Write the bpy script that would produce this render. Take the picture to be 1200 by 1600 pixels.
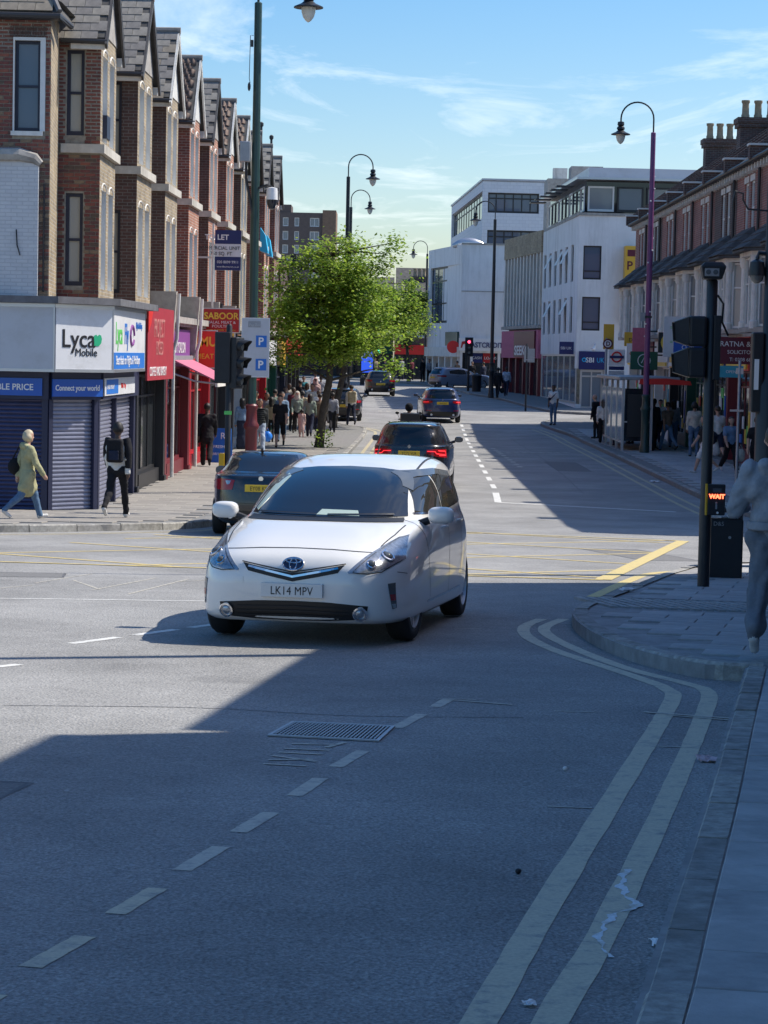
import bpy, bmesh, math, random
import numpy as np
from mathutils import Vector, Matrix, Euler
from mathutils.bvhtree import BVHTree
PI = math.pi; R = math.radians
for o in list(bpy.data.objects): bpy.data.objects.remove(o)
SC = bpy.context.scene; COL = SC.collection
random.seed(7)

# ------------------------------------------------------------ camera, sky, sun, exposure
CAMZ = 3.3; FPX = 3559.0; PITCH = math.atan(245/FPX); ROLL = R(1.2)
cam = bpy.data.cameras.new('camera'); camo = bpy.data.objects.new('camera', cam); COL.objects.link(camo)
cam.sensor_fit = 'VERTICAL'; cam.sensor_height = 24; cam.lens = FPX/1600*24; cam.clip_end = 6000; cam.clip_start = .05
fw = Vector((0, math.cos(PITCH), -math.sin(PITCH))); u0 = Vector((0, math.sin(PITCH), math.cos(PITCH))); r0 = Vector((1, 0, 0))
cr = r0*math.cos(ROLL)+u0*math.sin(ROLL); cu = u0*math.cos(ROLL)-r0*math.sin(ROLL)
mw = Matrix(((cr.x, cu.x, -fw.x, 0), (cr.y, cu.y, -fw.y, 0), (cr.z, cu.z, -fw.z, CAMZ), (0, 0, 0, 1)))
camo.matrix_world = mw; SC.camera = camo

SUN_AZ = R(72); SUN_EL = R(51)          # azimuth clockwise from +Y (the street), elevation
world = bpy.data.worlds.new('World'); SC.world = world; world.use_nodes = True
wn = world.node_tree.nodes; wl = world.node_tree.links; wn.clear()
wo = wn.new('ShaderNodeOutputWorld'); bg = wn.new('ShaderNodeBackground'); sky = wn.new('ShaderNodeTexSky')
sky.sky_type = 'NISHITA'; sky.sun_disc = False; sky.sun_elevation = SUN_EL; sky.sun_rotation = SUN_AZ
sky.altitude = 30; sky.air_density = 1.0; sky.dust_density = 1.1; sky.ozone_density = 2.2
bg.inputs['Strength'].default_value = .099
tc = wn.new('ShaderNodeTexCoord'); sep = wn.new('ShaderNodeSeparateXYZ'); wl.new(tc.outputs['Generated'], sep.inputs[0])
# thin cirrus: direction projected on a high flat layer, stretched noise
div = wn.new('ShaderNodeMath'); div.operation = 'MAXIMUM'; div.inputs[1].default_value = .03; wl.new(sep.outputs['Z'], div.inputs[0])
vd = wn.new('ShaderNodeVectorMath'); vd.operation = 'DIVIDE'; cmb = wn.new('ShaderNodeCombineXYZ')
for i in range(3): wl.new(div.outputs[0], cmb.inputs[i])
wl.new(tc.outputs['Generated'], vd.inputs[0]); wl.new(cmb.outputs[0], vd.inputs[1])
mp = wn.new('ShaderNodeMapping'); mp.inputs['Scale'].default_value = (1.1, .42, 0); mp.inputs['Rotation'].default_value = (0, 0, R(35)); mp.inputs['Location'].default_value = (3.7, 1.3, 0); wl.new(vd.outputs[0], mp.inputs[0])
ns = wn.new('ShaderNodeTexNoise'); ns.inputs['Scale'].default_value = 1.0; ns.inputs['Detail'].default_value = 8; ns.inputs['Roughness'].default_value = .62; ns.inputs['Distortion'].default_value = .9
wl.new(mp.outputs[0], ns.inputs['Vector'])
rp = wn.new('ShaderNodeValToRGB'); rp.color_ramp.elements[0].position = .515; rp.color_ramp.elements[0].color = (0, 0, 0, 1); rp.color_ramp.elements[1].position = .78; rp.color_ramp.elements[1].color = (.55, .55, .55, 1)
wl.new(ns.outputs['Fac'], rp.inputs[0])
mx = wn.new('ShaderNodeMixRGB'); mx.inputs[2].default_value = (8.6, 8.9, 9.0, 1); wl.new(rp.outputs[0], mx.inputs[0])
hs = wn.new('ShaderNodeHueSaturation'); hs.inputs["Saturation"].default_value = 1.48; wl.new(sky.outputs[0], hs.inputs['Color']); tn = wn.new('ShaderNodeMixRGB'); tn.blend_type = 'MULTIPLY'; tn.inputs[0].default_value = 1; tn.inputs[2].default_value = (1.0, .985, 1.01, 1); wl.new(hs.outputs[0], tn.inputs[1]); wl.new(tn.outputs[0], mx.inputs[1]); wl.new(mx.outputs[0], bg.inputs['Color']); wl.new(bg.outputs[0], wo.inputs[0])

sun = bpy.data.lights.new('sun', 'SUN'); sun.energy = 3.5; sun.angle = R(.5); sun.color = (1, .93, .82)
suno = bpy.data.objects.new('sun', sun); COL.objects.link(suno)
sdir = Vector((math.sin(SUN_AZ)*math.cos(SUN_EL), math.cos(SUN_AZ)*math.cos(SUN_EL), math.sin(SUN_EL)))
suno.rotation_euler = sdir.to_track_quat('Z', 'Y').to_euler(); suno.location = sdir*60
vs = SC.view_settings; vs.view_transform = 'Standard'; vs.look = 'None'; vs.exposure = .75; vs.gamma = 1; vs.use_curve_mapping = False

# ------------------------------------------------------------ ground profile: the street dips away from the camera
KY = [-60, 0, 45, 90, 100, 119, 132, 180, 400, 4000]; KD = [-.2, 1.8, 3.3, 3.3, 3.1, 2.65, 2.4, 2.1, 1.8, 1.8]
def gz(y): return CAMZ-float(np.interp(y, KY, KD))

# ------------------------------------------------------------ materials
MATS = {}
def nodes(name):
    m = bpy.data.materials.new(name); m.use_nodes = True
    return m, m.node_tree.nodes, m.node_tree.links, m.node_tree.nodes['Principled BSDF']
def mat(name, col, rough=.6, metal=0, var=.0, scale=6, bump=0, bscale=None, bdist=.01, spec=.5, coat=0, stain=None, stainscale=.7, stainamt=.5, streak=False):
    """plain surface: base colour with noise variation, optional bump and irregular stains"""
    if name in MATS: return MATS[name]
    m, n, l, b = nodes(name)
    b.inputs['Base Color'].default_value = (*col, 1); b.inputs['Roughness'].default_value = rough; b.inputs['Metallic'].default_value = metal
    b.inputs['Specular IOR Level'].default_value = spec
    if coat: b.inputs['Coat Weight'].default_value = coat; b.inputs['Coat Roughness'].default_value = .03
    if var or bump or stain:
        t = n.new('ShaderNodeTexCoord'); out = None
        if var:
            z = n.new('ShaderNodeTexNoise'); z.inputs['Scale'].default_value = scale; z.inputs['Detail'].default_value = 6; z.inputs['Roughness'].default_value = .65
            l.new(t.outputs['Object'], z.inputs['Vector'])
            c = n.new('ShaderNodeValToRGB'); e = c.color_ramp.elements
            e[0].position = .3; e[1].position = .7
            e[0].color = (*[max(0, v*(1-var)) for v in col], 1); e[1].color = (*[min(1, v*(1+var)) for v in col], 1)
            l.new(z.outputs['Fac'], c.inputs[0]); out = c.outputs[0]
        if stain:
            z2 = n.new('ShaderNodeTexNoise'); z2.inputs['Scale'].default_value = stainscale; z2.inputs['Detail'].default_value = 7; z2.inputs['Roughness'].default_value = .7
            if streak: mpp = n.new('ShaderNodeMapping'); mpp.inputs['Scale'].default_value = (1, 1, .12); l.new(t.outputs['Object'], mpp.inputs[0]); l.new(mpp.outputs[0], z2.inputs['Vector'])
            else: l.new(t.outputs['Object'], z2.inputs['Vector'])
            c2 = n.new('ShaderNodeValToRGB'); c2.color_ramp.elements[0].position = .5; c2.color_ramp.elements[1].position = .68
            c2.color_ramp.elements[1].color = (stainamt,)*3+(1,)
            l.new(z2.outputs['Fac'], c2.inputs[0])
            x = n.new('ShaderNodeMixRGB'); l.new(c2.outputs[0], x.inputs[0])
            if out: l.new(out, x.inputs[1])
            else: x.inputs[1].default_value = (*col, 1)
            x.inputs[2].default_value = (*stain, 1); out = x.outputs[0]
        if out: l.new(out, b.inputs['Base Color'])
        if bump:
            z3 = n.new('ShaderNodeTexNoise'); z3.inputs['Scale'].default_value = bscale or scale*4; z3.inputs['Detail'].default_value = 5
            l.new(t.outputs['Object'], z3.inputs['Vector'])
            bm_ = n.new('ShaderNodeBump'); bm_.inputs['Strength'].default_value = bump; bm_.inputs['Distance'].default_value = bdist
            l.new(z3.outputs['Fac'], bm_.inputs['Height']); l.new(bm_.outputs[0], b.inputs['Normal'])
    MATS[name] = m; return m
def brickmat(name, c1, c2, mortar, bw=.225, rh=.075, ms=.009, rough=.85, bump=.5, noise=.35):
    """brick courses on vertical walls: u = x + y, v = z in object space"""
    if name in MATS: return MATS[name]
    m, n, l, b = nodes(name); b.inputs['Roughness'].default_value = rough
    t = n.new('ShaderNodeTexCoord'); s = n.new('ShaderNodeSeparateXYZ'); l.new(t.outputs['Object'], s.inputs[0])
    a = n.new('ShaderNodeMath'); a.operation = 'ADD'; l.new(s.outputs['X'], a.inputs[0]); l.new(s.outputs['Y'], a.inputs[1])
    c = n.new('ShaderNodeCombineXYZ'); l.new(a.outputs[0], c.inputs[0]); l.new(s.outputs['Z'], c.inputs[1])
    k = n.new('ShaderNodeTexBrick'); k.inputs['Scale'].default_value = 1; k.inputs['Brick Width'].default_value = bw; k.inputs['Row Height'].default_value = rh; k.inputs['Mortar Size'].default_value = ms
    k.inputs['Color1'].default_value = (*c1, 1); k.inputs['Color2'].default_value = (*c2, 1); k.inputs['Mortar'].default_value = (*mortar, 1); k.inputs['Bias'].default_value = 0
    l.new(c.outputs[0], k.inputs['Vector'])
    z = n.new('ShaderNodeTexNoise'); z.inputs['Scale'].default_value = 1.7; z.inputs['Detail'].default_value = 8; z.inputs['Roughness'].default_value = .7; l.new(t.outputs['Object'], z.inputs['Vector'])
    mr = n.new('ShaderNodeMapRange'); mr.inputs['From Min'].default_value = .3; mr.inputs['From Max'].default_value = .7; mr.inputs['To Min'].default_value = 1-noise; mr.inputs['To Max'].default_value = 1+noise; l.new(z.outputs['Fac'], mr.inputs[0])
    x = n.new('ShaderNodeMixRGB'); x.blend_type = 'MULTIPLY'; x.inputs[0].default_value = 1; l.new(k.outputs['Color'], x.inputs[1]); l.new(mr.outputs[0], x.inputs[2])
    l.new(x.outputs[0], b.inputs['Base Color'])
    bm_ = n.new('ShaderNodeBump'); bm_.inputs['Strength'].default_value = bump; bm_.inputs['Distance'].default_value = .008; bm_.invert = True
    l.new(k.outputs['Fac'], bm_.inputs['Height']); l.new(bm_.outputs[0], b.inputs['Normal'])
    MATS[name] = m; return m
def emis(name, col, s):
    if name in MATS: return MATS[name]
    m, n, l, b = nodes(name); b.inputs['Base Color'].default_value = (*col, 1); b.inputs['Emission Color'].default_value = (*col, 1); b.inputs['Emission Strength'].default_value = s
    MATS[name] = m; return m
def asphalt():
    m, n, l, b = nodes('asphalt'); b.inputs['Roughness'].default_value = .82; b.inputs['Specular IOR Level'].default_value = .3
    t = n.new('ShaderNodeTexCoord')
    def noise(s, d, r=.6):
        z = n.new('ShaderNodeTexNoise'); z.inputs['Scale'].default_value = s; z.inputs['Detail'].default_value = d; z.inputs['Roughness'].default_value = r; l.new(t.outputs['Object'], z.inputs['Vector']); return z
    f = noise(48, 4, .85); g = noise(.45, 6, .7)
    v = n.new('ShaderNodeTexVoronoi'); v.inputs['Scale'].default_value = 55; l.new(t.outputs['Object'], v.inputs['Vector'])
    c = n.new('ShaderNodeValToRGB'); e = c.color_ramp.elements; e[0].position = .3; e[0].color = (.11, .11, .11, 1); e[1].position = .72; e[1].color = (.45, .445, .43, 1)
    l.new(f.outputs['Fac'], c.inputs[0])
    c2 = n.new('ShaderNodeMapRange'); c2.inputs['From Min'].default_value = .3; c2.inputs['From Max'].default_value = .7; c2.inputs['To Min'].default_value = .72; c2.inputs['To Max'].default_value = 1.25; l.new(g.outputs['Fac'], c2.inputs[0])
    x = n.new('ShaderNodeMixRGB'); x.blend_type = 'MULTIPLY'; x.inputs[0].default_value = 1; l.new(c.outputs[0], x.inputs[1]); l.new(c2.outputs[0], x.inputs[2])
    # tyre-polished wheel tracks along the street and dark oily spots
    st = noise(1.3, 4, .6); c3 = n.new('ShaderNodeValToRGB'); c3.color_ramp.elements[0].position = .62; c3.color_ramp.elements[1].position = .75; c3.color_ramp.elements[1].color = (.35,)*3+(1,); l.new(st.outputs['Fac'], c3.inputs[0])
    y = n.new('ShaderNodeMixRGB'); l.new(c3.outputs[0], y.inputs[0]); l.new(x.outputs[0], y.inputs[1]); y.inputs[2].default_value = (.13, .13, .135, 1)
    # pale chewing-gum and chip specks
    v2 = n.new('ShaderNodeTexVoronoi'); v2.inputs['Scale'].default_value = 2.3; v2.inputs['Randomness'].default_value = 1; l.new(t.outputs['Object'], v2.inputs['Vector'])
    lt = n.new('ShaderNodeMath'); lt.operation = 'LESS_THAN'; lt.inputs[1].default_value = .035; l.new(v2.outputs['Distance'], lt.inputs[0])
    y2 = n.new('ShaderNodeMixRGB'); l.new(lt.outputs[0], y2.inputs[0]); l.new(y.outputs[0], y2.inputs[1]); y2.inputs[2].default_value = (.38, .38, .38, 1)
    l.new(y2.outputs[0], b.inputs['Base Color'])
    bm_ = n.new('ShaderNodeBump'); bm_.inputs['Strength'].default_value = .55; bm_.inputs['Distance'].default_value = .012; l.new(v.outputs['Distance'], bm_.inputs['Height']); l.new(bm_.outputs[0], b.inputs['Normal'])
    MATS['asphalt'] = m; return m
def paintmat(name, col, wear=.5, under=(.11, .11, .11)):
    """worn road paint: cracks through to asphalt"""
    m, n, l, b = nodes(name); b.inputs['Roughness'].default_value = .7
    t = n.new('ShaderNodeTexCoord'); z = n.new('ShaderNodeTexNoise'); z.inputs['Scale'].default_value = 9; z.inputs['Detail'].default_value = 9; z.inputs['Roughness'].default_value = .75; l.new(t.outputs['Object'], z.inputs['Vector'])
    c = n.new('ShaderNodeValToRGB'); e = c.color_ramp.elements; e[0].position = wear-.12; e[0].color = (0, 0, 0, 1); e[1].position = wear+.06; e[1].color = (1, 1, 1, 1); l.new(z.outputs['Fac'], c.inputs[0])
    x = n.new('ShaderNodeMixRGB'); l.new(c.outputs[0], x.inputs[0]); x.inputs[1].default_value = (*under, 1); x.inputs[2].default_value = (*col, 1)
    z2 = n.new('ShaderNodeTexNoise'); z2.inputs['Scale'].default_value = 60; l.new(t.outputs['Object'], z2.inputs['Vector'])
    mr = n.new('ShaderNodeMapRange'); mr.inputs['To Min'].default_value = .7; mr.inputs['To Max'].default_value = 1.25; l.new(z2.outputs['Fac'], mr.inputs[0])
    x2 = n.new('ShaderNodeMixRGB'); x2.blend_type = 'MULTIPLY'; x2.inputs[0].default_value = 1; l.new(x.outputs[0], x2.inputs[1]); l.new(mr.outputs[0], x2.inputs[2])
    l.new(x2.outputs[0], b.inputs['Base Color']); MATS[name] = m; return m
def glassmat(name, col, rough=.04):
    m, n, l, b = nodes(name); b.inputs['Base Color'].default_value = (*col, 1); b.inputs['Roughness'].default_value = rough; b.inputs['Specular IOR Level'].default_value = .6
    MATS[name] = m; return m
def carpaint(name, col, flake=0, metal=0.0, rough=.35):
    m, n, l, b = nodes(name); b.inputs['Base Color'].default_value = (*col, 1); b.inputs['Roughness'].default_value = rough; b.inputs['Metallic'].default_value = metal
    b.inputs['Coat Weight'].default_value = 1; b.inputs['Coat Roughness'].default_value = .04
    t = n.new('ShaderNodeTexCoord'); z = n.new('ShaderNodeTexNoise'); z.inputs['Scale'].default_value = 3; z.inputs['Detail'].default_value = 7; z.inputs['Roughness'].default_value = .7; l.new(t.outputs['Object'], z.inputs['Vector'])
    mr = n.new('ShaderNodeMapRange'); mr.inputs['To Min'].default_value = rough*.8; mr.inputs['To Max'].default_value = rough*1.3; l.new(z.outputs['Fac'], mr.inputs[0]); l.new(mr.outputs[0], b.inputs['Roughness'])
    MATS[name] = m; return m
def leafmat(name, c1, c2, tr=.5):
    m, n, l, b = nodes(name); b.inputs['Roughness'].default_value = .5
    oi = n.new('ShaderNodeNewGeometry'); c = n.new('ShaderNodeValToRGB'); c.color_ramp.elements[0].color = (*c1, 1); c.color_ramp.elements[1].color = (*c2, 1)
    l.new(oi.outputs['Random Per Island'], c.inputs[0]); l.new(c.outputs[0], b.inputs['Base Color'])
    ts = n.new('ShaderNodeBsdfTranslucent'); l.new(c.outputs[0], ts.inputs[0]); ms = n.new('ShaderNodeMixShader'); ms.inputs[0].default_value = tr
    out = n['Material Output']; l.new(b.outputs[0], ms.inputs[1]); l.new(ts.outputs[0], ms.inputs[2]); l.new(ms.outputs[0], out.inputs[0])
    MATS[name] = m; return m

asphalt()
paintmat('yellow_paint', (.60, .48, .20), .40, (.2, .2, .2)); paintmat('faded_yellow', (.50, .43, .26), .46, (.22, .22, .22)); paintmat('white_paint', (.66, .66, .63), .42, (.22, .22, .22)); paintmat('faint_white', (.52, .49, .41), .45, (.25, .25, .25)); paintmat('old_yellow', (.54, .49, .36), .43, (.24, .24, .24))
mat('kerb_granite', (.34, .33, .30), .85, var=.4, scale=14, bump=.5, stain=(.13, .12, .09), stainscale=1.5)
mat('kerb_b', (.27, .265, .25), .85, var=.4, scale=9, bump=.5, stain=(.12, .11, .09), stainscale=1.1)
mat('kerb_red', (.16, .10, .08), .85, var=.3, scale=10)
mat('paving', (.42, .415, .405), .85, var=.2, scale=3, bump=.25, bscale=60, stain=(.2, .2, .2), stainscale=2.2, stainamt=.4)
mat('paving_b', (.37, .365, .358), .85, var=.25, scale=4, bump=.25, bscale=60, stain=(.19, .19, .19), stainscale=1.7, stainamt=.5)
mat('paving_d', (.24, .225, .205), .85, var=.2, scale=3, bump=.25, bscale=60, stain=(.14, .13, .12), stainscale=1.7, stainamt=.45)
mat('paving_base', (.29, .286, .28), .9, var=.25, scale=5, stain=(.17, .17, .17), stainscale=1.9, stainamt=.4)
mat('paving_c', (.28, .262, .235), .85, var=.2, scale=3.4, bump=.25, bscale=60, stain=(.13, .12, .11), stainscale=1.9, stainamt=.45)
mat('paving_joint', (.2, .198, .192), .95, var=.3, scale=8)
mat('cast_iron', (.05, .05, .052), .5, .6, var=.4, scale=20, bump=.3)
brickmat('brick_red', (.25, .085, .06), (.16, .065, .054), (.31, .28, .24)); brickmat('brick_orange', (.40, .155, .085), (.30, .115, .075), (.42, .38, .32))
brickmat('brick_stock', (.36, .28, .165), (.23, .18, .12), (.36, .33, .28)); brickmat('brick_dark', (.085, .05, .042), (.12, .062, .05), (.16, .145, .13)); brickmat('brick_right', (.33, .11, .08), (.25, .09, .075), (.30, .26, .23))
brickmat('brick_painted', (.60, .60, .60), (.56, .56, .57), (.50, .50, .51), bump=.6, noise=.08)
mat('mortar', (.30, .27, .22), .95, var=.3, scale=9)
mat('stone_white', (.72, .70, .65), .8, var=.12, scale=4, stain=(.32, .30, .27), stainscale=1.6, stainamt=.5, streak=True)
mat('stone_cream', (.52, .49, .43), .85, var=.15, scale=4, stain=(.26, .24, .2), stainscale=1.5, stainamt=.6, streak=True)
mat('stone_grey', (.36, .34, .31), .85, var=.2, scale=5, stain=(.13, .12, .11), stainscale=1.4, stainamt=.6)
mat('render_white', (.74, .74, .74), .8, var=.05, scale=1.5, stain=(.45, .45, .43), stainscale=1.3, stainamt=.55, streak=True)
mat('render_cream', (.62, .59, .54), .8, var=.08, scale=1.5, stain=(.42, .40, .36), stainscale=.6, stainamt=.5)
mat('slate', (.25, .235, .21), .75, var=.35, scale=3, bump=.3, stain=(.30, .27, .19), stainscale=2.6, stainamt=.6)
mat('slate_b', (.20, .19, .18), .75, var=.35, scale=3, bump=.3, stain=(.24, .22, .16), stainscale=2.2, stainamt=.6)
mat('slate_c', (.23, .20, .16), .8, var=.3, scale=3, bump=.3, stain=(.33, .30, .20), stainscale=2.0, stainamt=.7)
mat('slate_dark', (.075, .073, .072), .88, var=.4, scale=3, bump=.3, stain=(.15, .14, .12), stainscale=1.2, stainamt=.5)
mat('roof_tile', (.17, .115, .09), .8, var=.4, scale=5, bump=.3, stain=(.28, .25, .19), stainscale=3, stainamt=.6)
mat('timber_white', (.66, .65, .61), .6, var=.1, scale=6, stain=(.30, .28, .24), stainscale=2.5, stainamt=.6)
mat('timber_dark', (.07, .066, .066), .6, var=.3, scale=6)
mat('frame_navy', (.018, .022, .045), .5, var=.2); mat('frame_white', (.68, .68, .66), .5, var=.05); mat('frame_black', (.022, .023, .026), .45)
mat('lead', (.13, .13, .14), .7, var=.3, scale=4)
mat('gutter', (.03, .03, .033), .5)
glassmat('pane_dark', (.02, .025, .032)); glassmat('pane_curtain', (.38, .39, .36), .12); glassmat('pane_blue', (.10, .13, .18)); glassmat('pane_shop', (.035, .04, .045), .06); glassmat('pane_grey', (.20, .22, .24), .08)
mat('shutter_navy', (.045, .05, .12), .35, .3, var=.15, scale=5); mat('shutter_grey', (.25, .26, .34), .35, .25, var=.12, scale=5); mat('shutter_steel', (.38, .38, .39), .35, .6, var=.15, scale=5)
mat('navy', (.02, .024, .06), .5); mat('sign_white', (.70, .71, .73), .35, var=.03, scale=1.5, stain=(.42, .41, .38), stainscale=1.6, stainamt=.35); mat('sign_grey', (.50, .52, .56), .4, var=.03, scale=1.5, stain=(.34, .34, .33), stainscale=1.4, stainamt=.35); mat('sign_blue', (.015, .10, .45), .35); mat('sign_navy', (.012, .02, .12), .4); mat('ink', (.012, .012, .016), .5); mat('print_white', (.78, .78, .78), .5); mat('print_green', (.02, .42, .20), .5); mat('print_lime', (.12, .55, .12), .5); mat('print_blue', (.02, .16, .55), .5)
mat('banner_red', (.38, .03, .045), .5, var=.1, scale=3); mat('banner_text', (.55, .22, .20), .5); mat('sign_red', (.42, .015, .02), .4); mat('bright_red', (.70, .03, .025), .4); mat('print_yellow', (.80, .55, .06), .45); mat('sign_yellow', (.72, .42, .04), .45); mat('purple', (.22, .06, .26), .5); mat('maroon', (.12, .012, .03), .45); mat('awning_pink', (.50, .14, .22), .8, var=.1); mat('shop_red', (.40, .012, .02), .4); mat('shop_maroon', (.16, .02, .03), .45); mat('sign_green', (.015, .10, .06), .45); mat('teal', (.05, .35, .45), .6); mat('cyan_cloth', (.03, .45, .75), .7)
mat('post_green', (.015, .05, .045), .42, var=.15, scale=5, coat=.2); mat('post_red', (.13, .02, .025), .45, var=.15, scale=6); mat('post_purple', (.17, .055, .16), .45, var=.12, scale=4); mat('post_black', (.014, .016, .02), .42, var=.2, scale=6); mat('signal_black', (.012, .014, .018), .55, var=.2, scale=8); mat('grey_metal', (.33, .34, .36), .45, .5, var=.1); mat('alu', (.55, .56, .58), .35, .8); mat('galv', (.42, .43, .45), .5, .6, var=.15, scale=12)
glassmat('lamp_glass', (.62, .62, .56), .15); mat('signal_lens', (.17, .18, .18), .2); mat('yellow_box', (.62, .36, .015), .5)
emis('wait_light', (1, .12, .05), 3.2); emis('red_light', (1, .08, .18), 1.8); emis('green_light', (.05, 1, .55), 2.5); emis('screen_blue', (.03, .09, .6), .7); emis('shop_light', (1, .8, .55), .8)
mat('bark', (.07, .058, .045), .9, var=.4, scale=9, bump=.7, bscale=20)
leafmat('leaf_sun', (.13, .26, .03), (.38, .49, .07), .58); leafmat('leaf_shaded', (.05, .10, .022), (.11, .18, .03), .4)  # sun on near crowns, shade on far ones, put into the leaf colours
mat('tyre', (.018, .018, .019), .8, var=.2); mat('rim', (.58, .59, .61), .35, .45); mat('rim_dark', (.07, .07, .075), .4, .7); mat('black_trim', (.014, .014, .015), .5); mat('chrome', (.75, .76, .78), .12, 1.0); mat('plate_white', (.72, .72, .70), .4); mat('plate_yellow', (.66, .46, .03), .4); mat('badge_blue', (.008, .014, .045), .2, coat=.5)
glassmat('car_glass', (.014, .017, .022), .02); glassmat('car_glass_side', (.035, .035, .032), .03); mat('lens_clear', (.34, .37, .41), .12, .55, var=.35, scale=40); glassmat('lens_red', (.30, .008, .012), .12); emis('tail_lit', (1, .03, .04), .7); glassmat('lens_dark', (.10, .11, .12), .08); glassmat('visor_green', (.42, .52, .46), .2)
carpaint('paint_white', (.80, .79, .76), rough=.3); carpaint('paint_black', (.010, .011, .014), rough=.25); carpaint('paint_blackblue', (.012, .015, .022), rough=.25); carpaint('paint_blue', (.012, .03, .11), rough=.28); carpaint('paint_steelblue', (.20, .25, .34), metal=.4, rough=.3); carpaint('paint_dark', (.02, .022, .026), rough=.3)
M = MATS

# ------------------------------------------------------------ mesh helpers
class MB:
    """collects vertices and faces of one mesh"""
    def __init__(s): s.v = []; s.f = []; s.m = []; s.cm = 0
    def add(s, vs, fs):
        k = len(s.v); s.v += [tuple(p) for p in vs]; s.f += [tuple(i+k for i in f) for f in fs]; s.m += [s.cm]*len(fs); return s
    def box(s, x0, x1, y0, y1, z0, z1):
        x0, x1 = sorted((x0, x1)); y0, y1 = sorted((y0, y1)); z0, z1 = sorted((z0, z1))
        return s.add([(x0,y0,z0),(x1,y0,z0),(x1,y1,z0),(x0,y1,z0),(x0,y0,z1),(x1,y0,z1),(x1,y1,z1),(x0,y1,z1)],
                     [(0,3,2,1),(4,5,6,7),(0,1,5,4),(1,2,6,5),(2,3,7,6),(3,0,4,7)])
    def obox(s, o, u, v, w, a, b, c):
        """box from corner o along unit vectors u,v,w with sizes a,b,c"""
        o = Vector(o); u = Vector(u)*a; v = Vector(v)*b; w = Vector(w)*c
        p = [o, o+u, o+u+v, o+v, o+w, o+u+w, o+u+v+w, o+v+w]
        return s.add(p, [(0,3,2,1),(4,5,6,7),(0,1,5,4),(1,2,6,5),(2,3,7,6),(3,0,4,7)])
    def prism(s, poly, z0, z1):
        n = len(poly); P = [(x, y, z0) for x, y in poly]+[(x, y, z1) for x, y in poly]
        return s.add(P, [tuple(range(n-1, -1, -1)), tuple(range(n, 2*n))]+[(i, (i+1) % n, n+(i+1) % n, n+i) for i in range(n)])
    def extr(s, poly3, d):
        """planar 3D polygon extruded by vector d"""
        n = len(poly3); d = Vector(d); P = [Vector(p) for p in poly3]; P += [p+d for p in P]
        return s.add(P, [tuple(range(n-1, -1, -1)), tuple(range(n, 2*n))]+[(i, (i+1) % n, n+(i+1) % n, n+i) for i in range(n)])
    def quad(s, *p): return s.add(p, [tuple(range(len(p)))])
    def tube(s, path, rad, n=10, cap=True):
        path = [Vector(p) for p in path]; rad = rad if isinstance(rad, (list, tuple)) else [rad]*len(path)
        rings = []; up = Vector((0, 0, 1)); prev = None
        for i, p in enumerate(path):
            t = (path[min(i+1, len(path)-1)]-path[max(i-1, 0)]).normalized()
            if prev is None:
                a = t.cross(up)
                if a.length < .05: a = t.cross(Vector((1, 0, 0)))
            else: a = prev-t*prev.dot(t)
            a.normalize(); prev = a; b = t.cross(a)
            rings.append([p+(a*math.cos(2*PI*k/n)+b*math.sin(2*PI*k/n))*rad[i] for k in range(n)])
        V = [q for r_ in rings for q in r_]; Fc = []
        for i in range(len(path)-1):
            for k in range(n): Fc.append((i*n+k, i*n+(k+1) % n, (i+1)*n+(k+1) % n, (i+1)*n+k))
        if cap: Fc += [tuple(range(n-1, -1, -1)), tuple(range((len(path)-1)*n, len(path)*n))]
        return s.add(V, Fc)
    def lathe(s, prof, n=16, c=(0, 0, 0), axis='z'):
        V = []; Fc = []
        for r_, z in prof:
            for k in range(n):
                a = 2*PI*k/n; p = (r_*math.cos(a), r_*math.sin(a), z)
                if axis == 'x': p = (p[2], p[0], p[1])
                if axis == 'y': p = (p[1], p[2], p[0])
                V.append((p[0]+c[0], p[1]+c[1], p[2]+c[2]))
        for i in range(len(prof)-1):
            for k in range(n): Fc.append((i*n+k, i*n+(k+1) % n, (i+1)*n+(k+1) % n, (i+1)*n+k))
        Fc += [tuple(range(n-1, -1, -1)), tuple(range((len(prof)-1)*n, len(prof)*n))]
        return s.add(V, Fc)
    def ball(s, c, r, n=12, m=8):
        r = r if isinstance(r, (tuple, list)) else (r, r, r); prof = []
        V = [(c[0], c[1], c[2]-r[2])]; Fc = []
        for j in range(1, m):
            a = -PI/2+PI*j/m
            for k in range(n): V.append((c[0]+r[0]*math.cos(a)*math.cos(2*PI*k/n), c[1]+r[1]*math.cos(a)*math.sin(2*PI*k/n), c[2]+r[2]*math.sin(a)))
        V.append((c[0], c[1], c[2]+r[2]))
        for k in range(n): Fc.append((0, 1+(k+1) % n, 1+k))
        for j in range(m-2):
            for k in range(n): Fc.append((1+j*n+k, 1+j*n+(k+1) % n, 1+(j+1)*n+(k+1) % n, 1+(j+1)*n+k))
        L = len(V)-1
        for k in range(n): Fc.append((L, 1+(m-2)*n+k, 1+(m-2)*n+(k+1) % n))
        return s.add(V, Fc)
    def mesh(s, name, smooth=False):
        me = bpy.data.meshes.new(name); me.from_pydata(s.v, [], s.f); me.update()
        if smooth: me.polygons.foreach_set('use_smooth', [True]*len(me.polygons))
        return me
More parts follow.
